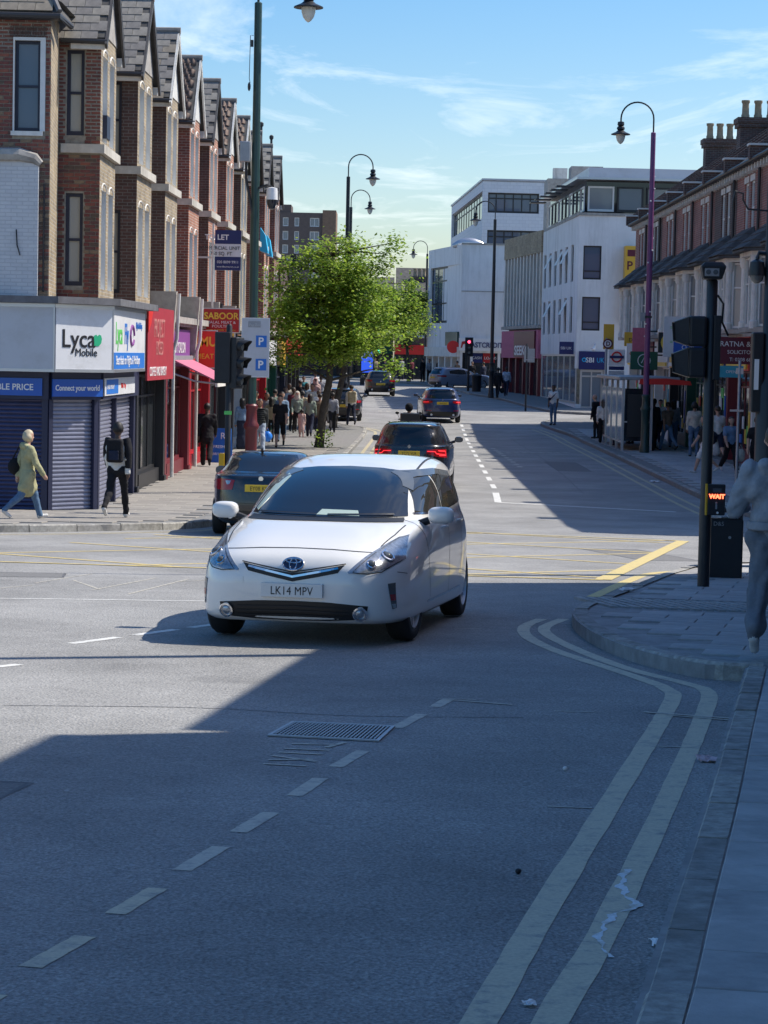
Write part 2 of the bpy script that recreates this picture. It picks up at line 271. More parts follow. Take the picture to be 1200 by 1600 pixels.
    def build(s, name, m, parent=None, smooth=False, bevel=0):
        me = s.mesh(name, smooth)
        if smooth:
            try: me.set_sharp_from_angle(angle=R(38))
            except Exception: pass
        ms = m if isinstance(m, (list, tuple)) else [m]
        for q in ms: me.materials.append(M[q] if isinstance(q, str) else q)
        if len(ms) > 1: me.polygons.foreach_set('material_index', s.m)
        o = bpy.data.objects.new(name, me); COL.objects.link(o)
        if parent: o.parent = parent
        if bevel:
            b = o.modifiers.new('bevel', 'BEVEL'); b.width = bevel; b.segments = 2; b.limit_method = 'ANGLE'
        return o
def tag(o, label, cat, group=None):
    o['label'] = label; o['category'] = cat
    if group: o['group'] = group
    return o
def thing(name, label, cat, loc=(0, 0, 0), rz=0, group=None):
    o = bpy.data.objects.new(name, None); COL.objects.link(o); o.location = loc; o.rotation_euler = (0, 0, rz); o.empty_display_size = .2
    return tag(o, label, cat, group)
def struct(o): o['kind'] = 'structure'; return o
def stuff(o): o['kind'] = 'stuff'; return o
def inst(src, name, parent, loc=(0, 0, 0), rot=(0, 0, 0), scale=(1, 1, 1)):
    o = bpy.data.objects.new(name, src if isinstance(src, bpy.types.Mesh) else src.data); COL.objects.link(o); o.parent = parent
    o.location = loc; o.rotation_euler = rot; o.scale = scale; return o
def copy_tree(o, parent=None):
    c = o.copy(); COL.objects.link(c); c.parent = parent
    for ch in list(o.children): copy_tree(ch, c)
    return c
def text(s, size, m, parent, loc, a=0, name='lettering', depth=.004, align='LEFT', sx=1, tilt=0, bold=0, spacing=1):
    """flat lettering; a = 0 faces -Y, +90 deg faces +X, -90 deg faces -X (local frame of parent)"""
    cu_ = bpy.data.curves.new('t', 'FONT'); cu_.body = s; cu_.size = size; cu_.extrude = depth; cu_.align_x = align; cu_.offset = bold; cu_.resolution_u = 3; cu_.space_character = spacing
    t = bpy.data.objects.new('t', cu_); COL.objects.link(t)
    dg = bpy.context.evaluated_depsgraph_get(); me = bpy.data.meshes.new_from_object(t.evaluated_get(dg)); bpy.data.objects.remove(t)
    me.materials.clear(); me.materials.append(M[m]); me.name = name
    o = bpy.data.objects.new(name, me); COL.objects.link(o); o.parent = parent; o.location = loc
    o.rotation_euler = (Euler((PI/2, tilt, 0)).to_matrix().to_4x4()).to_euler() if a == 0 and tilt == 0 else (Matrix.Rotation(a, 4, 'Z') @ Matrix.Rotation(PI/2, 4, 'X') @ Matrix.Rotation(tilt, 4, 'Z')).to_euler()
    o.scale = (sx, 1, 1); return o
class Wall:
    """a vertical wall plane: o origin, u direction along, n outward normal; openings are rects (u0,u1,z0,z1)"""
    def __init__(s, o, u, n): s.o = Vector(o); s.u = Vector(u).normalized(); s.n = Vector(n).normalized()
    def p(s, u, z, d=0): return s.o+s.u*u+Vector((0, 0, z))+s.n*d
    def wall(s, mb, u0, u1, z0, z1, ops=(), depth=.12):
        us = sorted({u0, u1, *[min(max(v, u0), u1) for q in ops for v in q[:2]]}); zs = sorted({z0, z1, *[min(max(v, z0), z1) for q in ops for v in q[2:4]]})
        for i in range(len(us)-1):
            for j in range(len(zs)-1):
                cu_, cz = (us[i]+us[i+1])/2, (zs[j]+zs[j+1])/2
                if any(q[0] < cu_ < q[1] and q[2] < cz < q[3] for q in ops): continue
                mb.quad(s.p(us[i], zs[j]), s.p(us[i+1], zs[j]), s.p(us[i+1], zs[j+1]), s.p(us[i], zs[j+1]))
        for a, b, c, d in [q[:4] for q in ops]:
            for (p, q) in (((a, c), (b, c)), ((b, c), (b, d)), ((b, d), (a, d)), ((a, d), (a, c))):
                mb.quad(s.p(*p), s.p(*q), s.p(*q, -depth), s.p(*p, -depth))
        return mb
    def slab(s, mb, u0, u1, z0, z1, d0, d1):
        return mb.obox(s.p(u0, z0, d0), s.u, (0, 0, 1), s.n, u1-u0, z1-z0, d1-d0)
    def window(s, parent, r, fm, pm, depth=.1, fr=.06, bars_h=(.5,), bars_v=(), sill=None, name='window', head=None):
        a, b, c, d = r; f = MB()
        for q in ((a, a+fr, c, d), (b-fr, b, c, d), (a+fr, b-fr, c, c+fr*1.3), (a+fr, b-fr, d-fr, d)): s.slab(f, q[0], q[1], q[2], q[3], -depth, -depth+.05)
        for t in bars_h: z = c+(d-c)*t; s.slab(f, a+fr, b-fr, z-fr*.4, z+fr*.4, -depth, -depth+.045)
        for t in bars_v: x = a+(b-a)*t; s.slab(f, x-fr*.35, x+fr*.35, c+fr*1.3, d-fr, -depth, -depth+.04)
        w = f.build(name, fm, parent)
        g = MB(); s.slab(g, a+.01, b-.01, c+.01, d-.01, -depth-.03, -depth+.006); g.build('pane', pm, w)
        if sill: k = MB(); s.slab(k, a-.06, b+.06, c-.09, c-.004, -.04, .07); k.build('sill', sill, w)
        if head: k = MB(); s.slab(k, a-.05, b+.05, d+.004, d+.2, -.02, .02); k.build('lintel', head, w)
        return w

# ------------------------------------------------------------ the ground: road sheet, pavements, kerbs, markings
def inpoly(x, y, P):
    c = False; j = len(P)-1
    for i in range(len(P)):
        xi, yi = P[i]; xj, yj = P[j]
        if (yi > y) != (yj > y) and x < (xj-xi)*(y-yi)/(yj-yi)+xi: c = not c
        j = i
    return c
mb = MB(); ys = [-60, 0, 45, 90, 100, 119, 132, 180, 400, 4000]; xs = [-2500, -60, -20, 20, 60, 2500]
for j in range(len(ys)):
    for x in xs: mb.v.append((x, ys[j], gz(ys[j])))
for j in range(len(ys)-1):
    for i in range(len(xs)-1): a = j*len(xs)+i; mb.f.append((a, a+1, a+1+len(xs), a+len(xs))); mb.m.append(0)
road = struct(mb.build('road', 'asphalt'))

def smooth_line(pts, step=.25):
    """Catmull-Rom through the points"""
    P = [Vector((*p, 0)) for p in pts]; out = []
    for i in range(len(P)-1):
        p0 = P[max(i-1, 0)]; p1 = P[i]; p2 = P[i+1]; p3 = P[min(i+2, len(P)-1)]; n = max(1, int((p2-p1).length/step))
        for k in range(n):
            t = k/n; out.append((.5*(2*p1+(p2-p0)*t+(2*p0-5*p1+4*p2-p3)*t*t+(3*p1-p0-3*p2+p3)*t**3)))
    out.append(P[-1]); return [(p.x, p.y) for p in out]
def strip(name, pts, w, m, off=.005, curve=False, parent=None, jit=0):
    pts = smooth_line(pts) if curve else [((1-k/8)*pts[i][0]+k/8*pts[i+1][0], (1-k/8)*pts[i][1]+k/8*pts[i+1][1]) for i in range(len(pts)-1) for k in range(8)]+[pts[-1]]
    mb = MB(); n = len(pts)
    for i, (x, y) in enumerate(pts):
        a = Vector(pts[max(i-1, 0)]); b = Vector(pts[min(i+1, n-1)]); d = (b-a).normalized(); q = Vector((-d.y, d.x))*w/2*(1+random.uniform(-jit, jit))
        for s in (1, -1): px, py = x+q.x*s, y+q.y*s; mb.v.append((px, py, gz(py)+off*.55))
    for i in range(n-1): mb.f.append((2*i+1, 2*i+3, 2*i+2, 2*i)); mb.m.append(0)
    return mb.build(name, m, parent or road)
def pavement(name, poly, h=.11, m='paving_joint'):
    bm_ = bmesh.new(); vs = [bm_.verts.new((x, y, 0)) for x, y in poly]; f = bm_.faces.new(vs)
    if f.normal.z < 0: f.normal_flip()
    bmesh.ops.triangulate(bm_, faces=bm_.faces[:])
    for ky in KY: bmesh.ops.bisect_plane(bm_, geom=bm_.verts[:]+bm_.edges[:]+bm_.faces[:], plane_co=(0, ky, 0), plane_no=(0, 1, 0))
    r_ = bmesh.ops.extrude_face_region(bm_, geom=bm_.faces[:])
    top = [e for e in r_['geom'] if isinstance(e, bmesh.types.BMVert)]; ts = set(top)
    for v in bm_.verts: v.co.z = gz(v.co.y)+(h if v in ts else -.15)
    bmesh.ops.recalc_face_normals(bm_, faces=bm_.faces[:])
    me = bpy.data.meshes.new(name); bm_.to_mesh(me); bm_.free(); me.materials.append(M[m])
    o = bpy.data.objects.new(name, me); COL.objects.link(o); return struct(o)
def kerb(parent, pts, w=.15, L=.92, m='kerb_granite', h=.125, curve=True, side=1, name='kerbstone', maxn=200):
    """individual kerb stones along a line; the stone lies to the left (side=1) or right of the line"""
    P = smooth_line(pts, .08) if curve else smooth_line(pts, .2)
    d = [0]
    for i in range(1, len(P)): d.append(d[-1]+math.dist(P[i-1], P[i]))
    n = max(1, round(d[-1]/L)); st = d[-1]/n
    def at(s):
        s = min(max(s, 0), d[-1]); i = max(1, next((k for k in range(1, len(d)) if d[k] >= s-1e-9), len(d)-1)); t = (s-d[i-1])/max(1e-9, d[i]-d[i-1])
        return Vector((P[i-1][0]+(P[i][0]-P[i-1][0])*t, P[i-1][1]+(P[i][1]-P[i-1][1])*t))
    for k in range(min(n, maxn)):
        ss = [k*st+.009, k*st+st*.33, k*st+st*.67, (k+1)*st-.009]; A = []; B = []
        jz = random.uniform(-.01, .01)
        for s in ss:
            c = at(s); t = (at(s+.05)-at(s-.05)).normalized(); q = Vector((-t.y, t.x))*side; A.append(c); B.append(c+q*w)
        mb = MB(); prof = [(0, -.1), (.012, h-.02), (.03, h), (w, h)]
        for i in range(4):
            q = (B[i]-A[i]).normalized()
            for (dx, z) in prof: p = A[i]+q*dx; mb.v.append((p.x, p.y, gz(p.y)+z+(jz if z > 0 else 0)))
        for i in range(3):
            for j in range(3): a = i*4+j; f = (a, a+4, a+5, a+1); mb.f.append(f if side < 0 else f[::-1]); mb.m.append(0)
        mb.f += [(0, 1, 2, 3), (15, 14, 13, 12)]; mb.m += [0, 0]
        mb.build(name, random.choice([m, m, 'kerb_b']), parent)
def slabs(parent, poly, org, ang, a, b, mats, stag=.5, h=.11, t=.016, gap=.008, maxn=260, name='paving_slab', ok=None):
    """individual slabs in rows, whole ones only; shared meshes"""
    ms = []
    for m in mats:
        mb = MB(); x, y = (a-gap)/2, (b-gap)/2; e = .006
        mb.add([(-x,-y,-.02),(x,-y,-.02),(x,y,-.02),(-x,y,-.02),(-x,-y,t-e),(x,-y,t-e),(x,y,t-e),(-x,y,t-e),(-x+e,-y+e,t),(x-e,-y+e,t),(x-e,y-e,t),(-x+e,y-e,t)],
               [(0,1,5,4),(1,2,6,5),(2,3,7,6),(3,0,4,7),(4,5,9,8),(5,6,10,9),(6,7,11,10),(7,4,8,11),(8,9,10,11)])
        me = mb.mesh('paving_slab'); me.materials.append(M[m]); ms.append(me)
    ca, sa = math.cos(ang), math.sin(ang); n = 0; L = []
    for j in range(-80, 80):
        for i in range(-80, 80):
            u = (i+(stag if j % 2 else 0))*a; v = j*b
            x, y = org[0]+u*ca-v*sa, org[1]+u*sa+v*ca
            if all(inpoly(x+sx*a*.5*ca-sy*b*.5*sa, y+sx*a*.5*sa+sy*b*.5*ca, poly) for sx in (-1, 1) for sy in (-1, 1)) and (ok is None or ok(x, y)): L.append((y, x))
    L.sort()
    for y, x in L[:maxn]:
        o = bpy.data.objects.new(name, random.choice(ms)); COL.objects.link(o); o.parent = parent
        sl = math.atan((gz(y+.2)-gz(y-.2))/.4)
        o.matrix_local = Matrix.Translation((x, y, gz(y)+h+random.uniform(-.002, .003))) @ Matrix.Rotation(sl, 4, 'X') @ Matrix.Rotation(ang, 4, 'Z')

# near right pavement with the rounded build-out
RK = [(-.9, -5), (0, 2.2), (.45, 5), (.82, 6.86), (1.04, 8.02), (1.53, 10.55), (2.06, 13.38), (2.69, 16.7)]
ISL = [(2.84, 16.74), (2.42, 16.9), (2.07, 17.81), (1.86, 19.07), (1.78, 20.57), (1.85, 21.98), (2.1, 23.1), (2.6, 24.86), (3.62, 28.6), (4.4, 30.4), (6, 31.4), (12, 32)]
near_poly = [(30, -5)]+RK+smooth_line(ISL)+[(30, 32)]
near_pav = pavement('pavement', near_poly, m='paving_base')
kerb(near_pav, RK[2:], side=-1); kerb(near_pav, ISL, side=-1, L=.95)
def curved_slabs(parent, pts, offs, L, mats):
    P = smooth_line(pts, .1); d = [0]
    for i in range(1, len(P)): d.append(d[-1]+math.dist(P[i-1], P[i]))
    def at(s, o):
        x = np.interp(s, d, [p[0] for p in P]); y = np.interp(s, d, [p[1] for p in P]); x2 = np.interp(min(s+.3, d[-1]), d, [p[0] for p in P]); y2 = np.interp(min(s+.3, d[-1]), d, [p[1] for p in P]); x1 = np.interp(max(0, s-.3), d, [p[0] for p in P]); y1 = np.interp(max(0, s-.3), d, [p[1] for p in P])
        t = Vector((x2-x1, y2-y1)).normalized(); return Vector((x+t.y*o, y-t.x*o))
    for c in range(len(offs)-1):
        s = random.uniform(0, L)
        while s+L < d[-1]:
            q = [at(s+.005, offs[c]+.005), at(s+.005, offs[c+1]-.005), at(s+L-.005, offs[c+1]-.005), at(s+L-.005, offs[c]+.005)]; jz = random.uniform(-.003, .004); mb = MB(); ctr = sum(q, Vector((0, 0)))/4
            for z, k in ((.05, 1), (.121+jz, 1), (.127+jz, .985)):
                for p_ in q: w_ = ctr+(p_-ctr)*k; mb.v.append((w_.x, w_.y, gz(w_.y)+z))
            for r_ in (0, 4): mb.f += [(r_+i, r_+(i+1) % 4, r_+4+(i+1) % 4, r_+4+i) for i in range(4)]
            mb.f.append((8, 9, 10, 11)); mb.m = [0]*9; mb.build('paving_slab', random.choice(mats), parent); s += L
curved_slabs(near_pav, RK[1:], (.155, .75, 1.35, 1.95), .52, ['paving', 'paving_b', 'paving'])
inn = [(x+.22, y+(.1 if y > 18 else .18)) for x, y in smooth_line(ISL)]
slabs(near_pav, inn+[(12, 31), (12, 17.5)], (2.6, 19.5), R(-12.5), .6, .42, ['paving_b', 'paving', 'paving_b'], maxn=290, ok=lambda x, y: not (21.9 < y+.2*x-.6 < 23.6) and x < y*.2+.6)
# ribbed tactile strip at the crossing
for i in range(20):
    mb = MB(); x = 2.25+i*.115; y = 22.25-.2*(x-2.5)
    mb.obox((x, y, gz(y)+.10), (-.21, .978, -.033), (1, -.2, 0), (0, 0, 1), 1.25, .07, .03); mb.build('tactile_rib', 'paving_b', near_pav)

# left pavement at the corner shop, running up the street
LK = [(-16, 33.5), (-10, 35.6), (-6.32, 37.4), (-4.71, 38.7), (-3.5, 40.1), (-3.0, 42.4), (-2.75, 48), (-2.0, 58), (-1.45, 66), (-1.2, 74.4), (-.92, 86.7), (-.78, 94.2), (-.95, 96.6), (-1.9, 98.8), (-2.95, 101.5), (-2.95, 114), (-2.6, 122), (-1.2, 128), (-1.15, 140), (-2.2, 155), (-5, 170), (-12, 190)]
left_poly = LK+[(-40, 190), (-40, 33)]
left_pav = pavement('pavement', left_poly); left_pav['label'] = 'sunlit pavement in front of the corner shop and the terrace'
kerb(left_pav, LK[1:17], side=1)
slabs(left_pav, [(x-.2, y+(.2 if y < 42 else 0)) for x, y in LK[:13]]+[(-6.2, 98), (-6.0, 45), (-7, 44.4), (-30, 44.3)], (-5, 42), R(-1.4), .75, .6, ['paving_c', 'paving_c', 'paving_d'], maxn=300, ok=lambda x, y: x > -8.5)
# right pavement of the far block, and the block beyond the side street
RK2 = [(30, 43.5), (12, 44.3), (9.2, 45.4), (7.9, 48), (7.62, 53), (7.65, 62.6), (7.75, 77), (7.75, 92), (7.25, 99), (7.0, 103), (7.6, 106.4), (9.2, 108), (12, 108.6), (30, 109)]
right_poly = smooth_line(RK2, .6)
right_pav = pavement('pavement', right_poly); kerb(right_pav, RK2[2:11], side=-1, m='kerb_granite')
slabs(right_pav, [(8, 47)]+[(x+.2, y) for x, y in RK2[4:9]]+[(11.2, 99), (11.2, 47)], (9, 60), 0, .75, .6, ['paving_b', 'paving_b', 'paving'], maxn=240, ok=lambda x, y: y > 54)
RK3 = [(30, 113.2), (12.5, 113.6), (9.4, 114.2), (8.3, 116), (7.5, 121), (6.95, 126.4), (6.2, 133), (5.34, 139.8), (4.66, 149.7), (3.6, 160), (2.0, 172), (-2, 184), (-9, 197), (-20, 210)]
far_pav = pavement('pavement', smooth_line(RK3, 1)+[(-20, 330), (60, 330), (60, 113)]); kerb(far_pav, RK3[1:9], side=-1, L=1.2)
for p, q in ((near_pav, 'shaded pavement and rounded kerb build-out at the near corner'), (right_pav, 'shaded pavement along the terrace with the bus shelter'), (far_pav, 'far pavement past the white bank building')): p['label'] = q

# painted markings
strip('yellow_line', [(-.62, 2), (-.12, 4.6), (.32, 6.82), (.62, 8.41), (1.12, 10.95), (1.86, 14.72), (2.06, 15.9), (2.03, 16.35), (1.78, 17.5), (1.47, 18.8), (1.3, 20.1), (1.34, 21.2), (1.56, 22.1)], .115, 'old_yellow', curve=True, jit=.06)
strip('yellow_line', [(-.38, 2), (.1, 4.6), (.54, 6.84), (.82, 8.1), (1.4, 10.99), (2.12, 14.76), (2.32, 16.0), (2.25, 16.5), (1.92, 17.5), (1.66, 18.9), (1.5, 20.3), (1.53, 21.2), (1.78, 22.15)], .115, 'old_yellow', curve=True, jit=.06)
strip('end_line', [(1.72, 14.75), (2.28, 14.5)], .05, 'faint_white', .009); strip('end_line', [(1.85, 14.6), (2.3, 14.38)], .04, 'faint_white', .0095)
for a, b in ((2.35, 25.3), (2.72, 25.0)): strip('yellow_line', [(a, b), (a+.75, b+3.1), (a+1.25, b+4.7), (a+2.2, b+5.9)], .15, 'yellow_paint', curve=True)
for a in (6.9, 7.22): strip('yellow_line', [(a-.02, 47.8), (a-.1, 53), (a-.05, 62.6), (a+.05, 77), (a, 92), (a-.5, 99.5)], .1, 'faded_yellow', curve=True)
for a in (0, .3): strip('yellow_line', [(-.85+a, 68), (-.78+a, 76), (-.55+a, 86.7), (-.42+a, 93.8), (-.6+a, 96.2), (-1.3+a, 98.5)], .12, 'faded_yellow', curve=True)
for a in (0, .26): strip('yellow_line', [(-9, 34.9+a), (-6.2, 36.8-a), (-4.55, 38.1-a), (-3.2-.0, 39.7-a), (-2.6-a*0, 42.4-a)], .08, 'faded_yellow', curve=True)
for p, q in (((-1.14, 7.42), (-1.02, 7.89)), ((-.96, 8.27), (-.85, 8.75)), ((-.79, 9.12), (-.67, 9.66)), ((-.62, 10.02), (-.50, 10.56)), ((-.41, 11.06), (-.30, 11.64)), ((-.23, 12.05), (-.09, 12.68)), ((.10, 13.7), (.27, 14.4)), ((.36, 14.8), (.46, 15.24)), ((-1.3, 6.6), (-1.19, 7.05))):
    strip('lane_dash', [p, q], .082, 'faint_white' if p[1] > 9 else 'old_yellow', jit=.08)
strip('bay_line', [(.42, 15.22), (.88, 15.0)], .04, 'faint_white', .009)
# ghost lettering worn into the carriageway
for p, q in (((-.62, 12.1), (-.39, 12.05)), ((-.60, 12.25), (-.36, 12.3)), ((-.59, 12.42), (-.34, 12.22)), ((-.56, 12.55), (-.31, 12.5)), ((-.53, 12.7), (-.28, 12.66)), ((-.50, 12.9), (-.24, 12.9)), ((-.30, 12.78), (-.2, 13.0))): strip('worn_letter', [p, q], .035, 'faint_white', .008)
# yellow box junction: two diagonal families clipped to the box
BOX = [(-7.5, 29.8), (2.75, 28.3), (5.3, 39.6), (-2.6, 43.0), (-4.3, 35.5)]
def clip(P, o, d):
    ts = []
    for i in range(len(P)):
        a = Vector(P[i]); b = Vector(P[(i+1) % len(P)])-a; den = d.x*b.y-d.y*b.x
        if abs(den) < 1e-9: continue
        w = a-o; t = (w.x*b.y-w.y*b.x)/den; s = (w.x*d.y-w.y*d.x)/den
        if 0 <= s <= 1: ts.append(t)
    ts.sort(); return [(o+d*ts[k], o+d*ts[k+1]) for k in range(0, len(ts)-1, 2)]
for fam, ang in enumerate((R(38), R(142))):
    d = Vector((math.cos(ang), math.sin(ang))); nn = Vector((-d.y, d.x))
    for k in range(-3, 4):
        for a, b in clip(BOX, Vector((-.6, 35.2))+nn*(k*3.0), d):
            if (a-b).length > .5: strip('box_hatch', [tuple(a), tuple(b)], .11, 'yellow_paint', .006+fam*.003)
for i, (a, b, w) in enumerate((((-7.5, 29.8), (2.75, 28.3), .12), ((2.75, 28.3), (5.2, 39.4), .22), ((5.2, 39.4), (-2.6, 43), .12))): strip('box_edge', [a, b], w, 'yellow_paint', .013+.0015*i)
# white lines
strip('cycle_line', [(-6, 23.1), (-1.6, 23.5)], .07, 'white_paint'); strip('lane_dash', [(-3.9, 15.1), (-2.7, 16.9)], .1, 'white_paint')
for k in range(3): a = k/3; strip('lane_dash', [(-2.55+a*1.25, 18.6+a*2.6), (-2.55+(a+.25)*1.25, 18.6+(a+.25)*2.6)], .1, 'white_paint')
strip('stop_line', [(2.6, 51.9), (6.4, 49.9)], .16, 'white_paint'); strip('lane_line', [(2.6, 51.9), (2.72, 55.6)], .16, 'white_paint', .008)
for k in range(13): strip('lane_dash', [(2.78+k*.05, 57.5+k*3.6), (2.80+k*.05, 59.3+k*3.6)], .13, 'white_paint')
for k in range(9): strip('crossing_stud', [(3.9+k*.3, 79+.15*k), (4.05+k*.3, 79.1+.15*k)], .28, 'faint_white')
for k in range(10): strip('crossing_stud', [(4.1-.02*k, 69+k*1.5), (4.1-.02*k, 69.5+k*1.5)], .16, 'faint_white')
for k in range(8): strip('crossing_stud', [(-.4+k*.42, 118), (-.2+k*.42, 118)], .4, 'faint_white'); strip('crossing_stud', [(-.4+k*.42, 113.5), (-.2+k*.42, 113.5)], .4, 'faint_white')
for k in range(7): strip('chalk_mark', [(-4.6+.4*k+random.uniform(-.3, .3), 25+random.uniform(-1, 2)), (-4.3+.4*k, 25.6+random.uniform(-1, 2))], .03, 'faint_white')
for k in range(26):
    x, y = random.uniform(-.5, 3.5), random.uniform(8, 50); strip('chalk_mark', [(x, y), (x+random.uniform(.08, .3), y+random.uniform(-.03, .03))], .025, 'faint_white', .007)
# sealed joints, cracks and trench repairs in the carriageway
mat('tar', (.105, .105, .108), .7, var=.3, scale=12); mat('patch', (.17, .168, .165), .9, var=.35, scale=40, bump=.4, bscale=90)
for k, L in enumerate(([(-2.4, 14.4), (-1.2, 14.5), (-.2, 14.25), (.9, 14.35)], [(4.9, 56), (5.1, 66), (5.2, 78), (5.1, 92)])):
    L2 = [(x+random.uniform(-.025, .025), y) for x, y in smooth_line(L, .18)]; strip('tar_seam', L2, .018, 'tar', .0035, jit=.5)
for k, (x, y, a, b, r_) in enumerate(((-2.2, 10.6, .7, 1.5, -.15), (3.9, 34.6, .9, 3.2, .2), (5.6, 70, 1.0, 6, 0), (-4.6, 27, 1.6, .8, .1))):
    mb = MB(); c, s = math.cos(r_), math.sin(r_)
    mb.quad(*[(x+u*c-v*s, y+u*s+v*c, gz(y+u*s+v*c)+.0014) for u, v in ((-a/2, -b/2), (a/2, -b/2), (a/2, b/2), (-a/2, b/2))]); mb.build('trench_repair', 'patch', road)
    for p, q in (((-a/2, -b/2), (a/2, -b/2)), ((a/2, -b/2), (a/2, b/2)), ((a/2, b/2), (-a/2, b/2)), ((-a/2, b/2), (-a/2, -b/2))): strip('tar_seam', [(x+p[0]*c-p[1]*s, y+p[0]*s+p[1]*c), (x+q[0]*c-q[1]*s, y+q[0]*s+q[1]*c)], .03, 'tar', .0042, jit=.4)
# utility cover with raised grid
C4 = [(-.64, 13.22), (-.01, 13.08), (.08, 13.72), (-.53, 13.83)]
cov = thing('utility_cover', 'rectangular cast iron utility cover with ribbed grid, set in the shaded road', 'manhole cover', (0, 0, 0))
def c4(s, t, z): 
    x = (C4[0][0]*(1-s)+C4[1][0]*s)*(1-t)+(C4[3][0]*(1-s)+C4[2][0]*s)*t; y = (C4[0][1]*(1-s)+C4[1][1]*s)*(1-t)+(C4[3][1]*(1-s)+C4[2][1]*s)*t
    return (x, y, gz(y)+z)
mb = MB(); mb.quad(c4(0, 0, .004), c4(1, 0, .004), c4(1, 1, .004), c4(0, 1, .004)); mb.build('plate', 'cast_iron', cov)
mb = MB(); bar = lambda s0, s1, t0, t1, z: mb.add([c4(s0, t0, .004), c4(s1, t0, .004), c4(s1, t1, .004), c4(s0, t1, .004), c4(s0, t0, z), c4(s1, t0, z), c4(s1, t1, z), c4(s0, t1, z)], [(4,5,6,7),(0,1,5,4),(1,2,6,5),(2,3,7,6),(3,0,4,7)])
for k in range(26): bar(.03+k*.037, .045+k*.037, .05, .95, .014)
mb.build('rib', 'galv', cov)
mb = MB()
for k in range(9): bar(.03, .97, .08+k*.1, .105+k*.1, .012)
mb.build('cross_rib', 'cast_iron', cov)
mb = MB(); bar(-.02, .015, -.03, 1.03, .012); bar(.985, 1.02, -.03, 1.03, .012); bar(.015, .985, -.03, .02, .013); bar(.015, .985, .98, 1.03, .013); mb.build('rim', 'galv', cov)
# spilt white liquid on the yellow line, rag, wrappers
mb = MB(); px = [(1.04, 9.33, .03), (.985, 9.02, .05), (.98, 8.76, .045), (1.005, 8.60, .04), (.91, 8.46, .05), (.85, 8.27, .045), (.80, 8.02, .04), (.805, 7.82, .035), (.81, 7.73, .02)]
P = smooth_line([q[:2] for q in px], .015)
for i, (x, y) in enumerate(P):
    w = np.interp(i/len(P)*len(px), range(len(px)), [q[2] for q in px])*(.62+.3*math.sin(i*.31)+.25*math.sin(i*.83+1)+random.uniform(-.12, .12)); o = .008*math.sin(i*.5)+random.uniform(-.003, .003)
    mb.v += [(x+o-w*.5, y, gz(y)+.0045), (x+o+w*.5, y, gz(y)+.0045)]
for i in range(len(P)-1): mb.f.append((2*i, 2*i+1, 2*i+3, 2*i+2)); mb.m.append(0)
paintmat('spill', (.70, .75, .78), .47, (.46, .43, .34)); tag(mb.build('liquid_spill', 'spill'), 'streak of dried white liquid across the inner yellow line', 'spill')
def crumple(name, label, x, y, s, m, z0=0.006, seed=0):
    rg = random.Random(seed); mb = MB(); n = 6
    for j in range(n):
        for i in range(n): mb.v.append((x+(i/(n-1)-.5)*s[0]+rg.uniform(-.1, .1)*s[0], y+(j/(n-1)-.5)*s[1]+rg.uniform(-.1, .1)*s[1], gz(y)+z0+rg.uniform(0, s[2])))
    for j in range(n-1):
        for i in range(n-1): a = j*n+i; mb.f.append((a, a+1, a+n+1, a+n)); mb.m.append(0)
    o = mb.build(name, m); s_ = o.modifiers.new('s', 'SOLIDIFY'); s_.thickness = .002; return tag(o, label, 'litter')
crumple('litter', 'crumpled pale pink rag in the gutter by the kerb', 1.83, 12.55, (.11, .12, .03), 'print_pink' if 'print_pink' in M else mat('print_pink', (.55, .42, .45), .8), seed=1)
crumple('litter', 'small white wrapper lying beside the kerb near the spill', 1.0, 7.95, (.045, .10, .015), 'print_white', seed=2)
crumple('litter', 'scrap of white paper on the build-out paving', 2.65, 24.6, (.16, .12, .03), 'print_white', .13, seed=3)
crumple('litter', 'white takeaway wrapper by the far right kerb', 7.35, 62, (.22, .3, .05), 'print_white', seed=4)
crumple('litter', 'tiny white paper scrap near the bottom of the yellow lines', .49, 7.05, (.04, .05, .012), 'print_white', seed=6)
for k, (x, y) in enumerate(((1.0, 12.1), (.58, 9.2))):
    mb = MB(); mb.ball((x, y, gz(y)+.012), (.014, .012, .012), 7, 5); tag(mb.build('pebble', 'print_white' if k == 0 else 'ink'), ('small pale stone on the shaded road between lane and yellow lines', 'small dark stone between the two yellow lines')[k], 'stone')

# ------------------------------------------------------------ left terrace: gabled bays over shops
LA = math.atan(.024); T0 = (-5.78, 45.4); PITCHL = 5.35
def slate_mesh(m, a=.34, b=.30):
    mb = MB(); mb.add([(-a/2+.004, 0, 0), (a/2-.004, 0, 0), (a/2-.004, b, 0), (-a/2+.004, b, 0), (-a/2+.004, 0, .022), (a/2-.004, 0, .022), (a/2-.004, b, .008), (-a/2+.004, b, .008)], [(4,5,6,7),(0,1,5,4),(1,2,6,5),(3,0,4,7)])
    me = mb.mesh('slate'); me.materials.append(M[m]); return me
def roman_mesh(m, a=.155, b=.27):
    mb = MB(); n = 8; V = []
    for j, zz in ((0, .03), (1, .008)):
        for i in range(n+1): t = i/n; V.append((-a/2+a*t, j*b, zz+.03*max(0, math.sin(t*PI*1.5)) if t < .67 else zz-.01))
    for i in range(n+1): V.append((-a/2+a*i/n, 0, -.02))
    mb.add(V, [(i, i+1, n+2+i, n+1+i) for i in range(n)]+[(2*n+2+i, 2*n+3+i, i+1, i) for i in range(n)])
    me = mb.mesh('roof_tile', True); me.materials.append(M[m]); return me
SL = {k: slate_mesh(k) for k in ('slate', 'slate_b', 'slate_c')}; RT = {k: roman_mesh(k) for k in ('roof_tile', 'slate_b')}
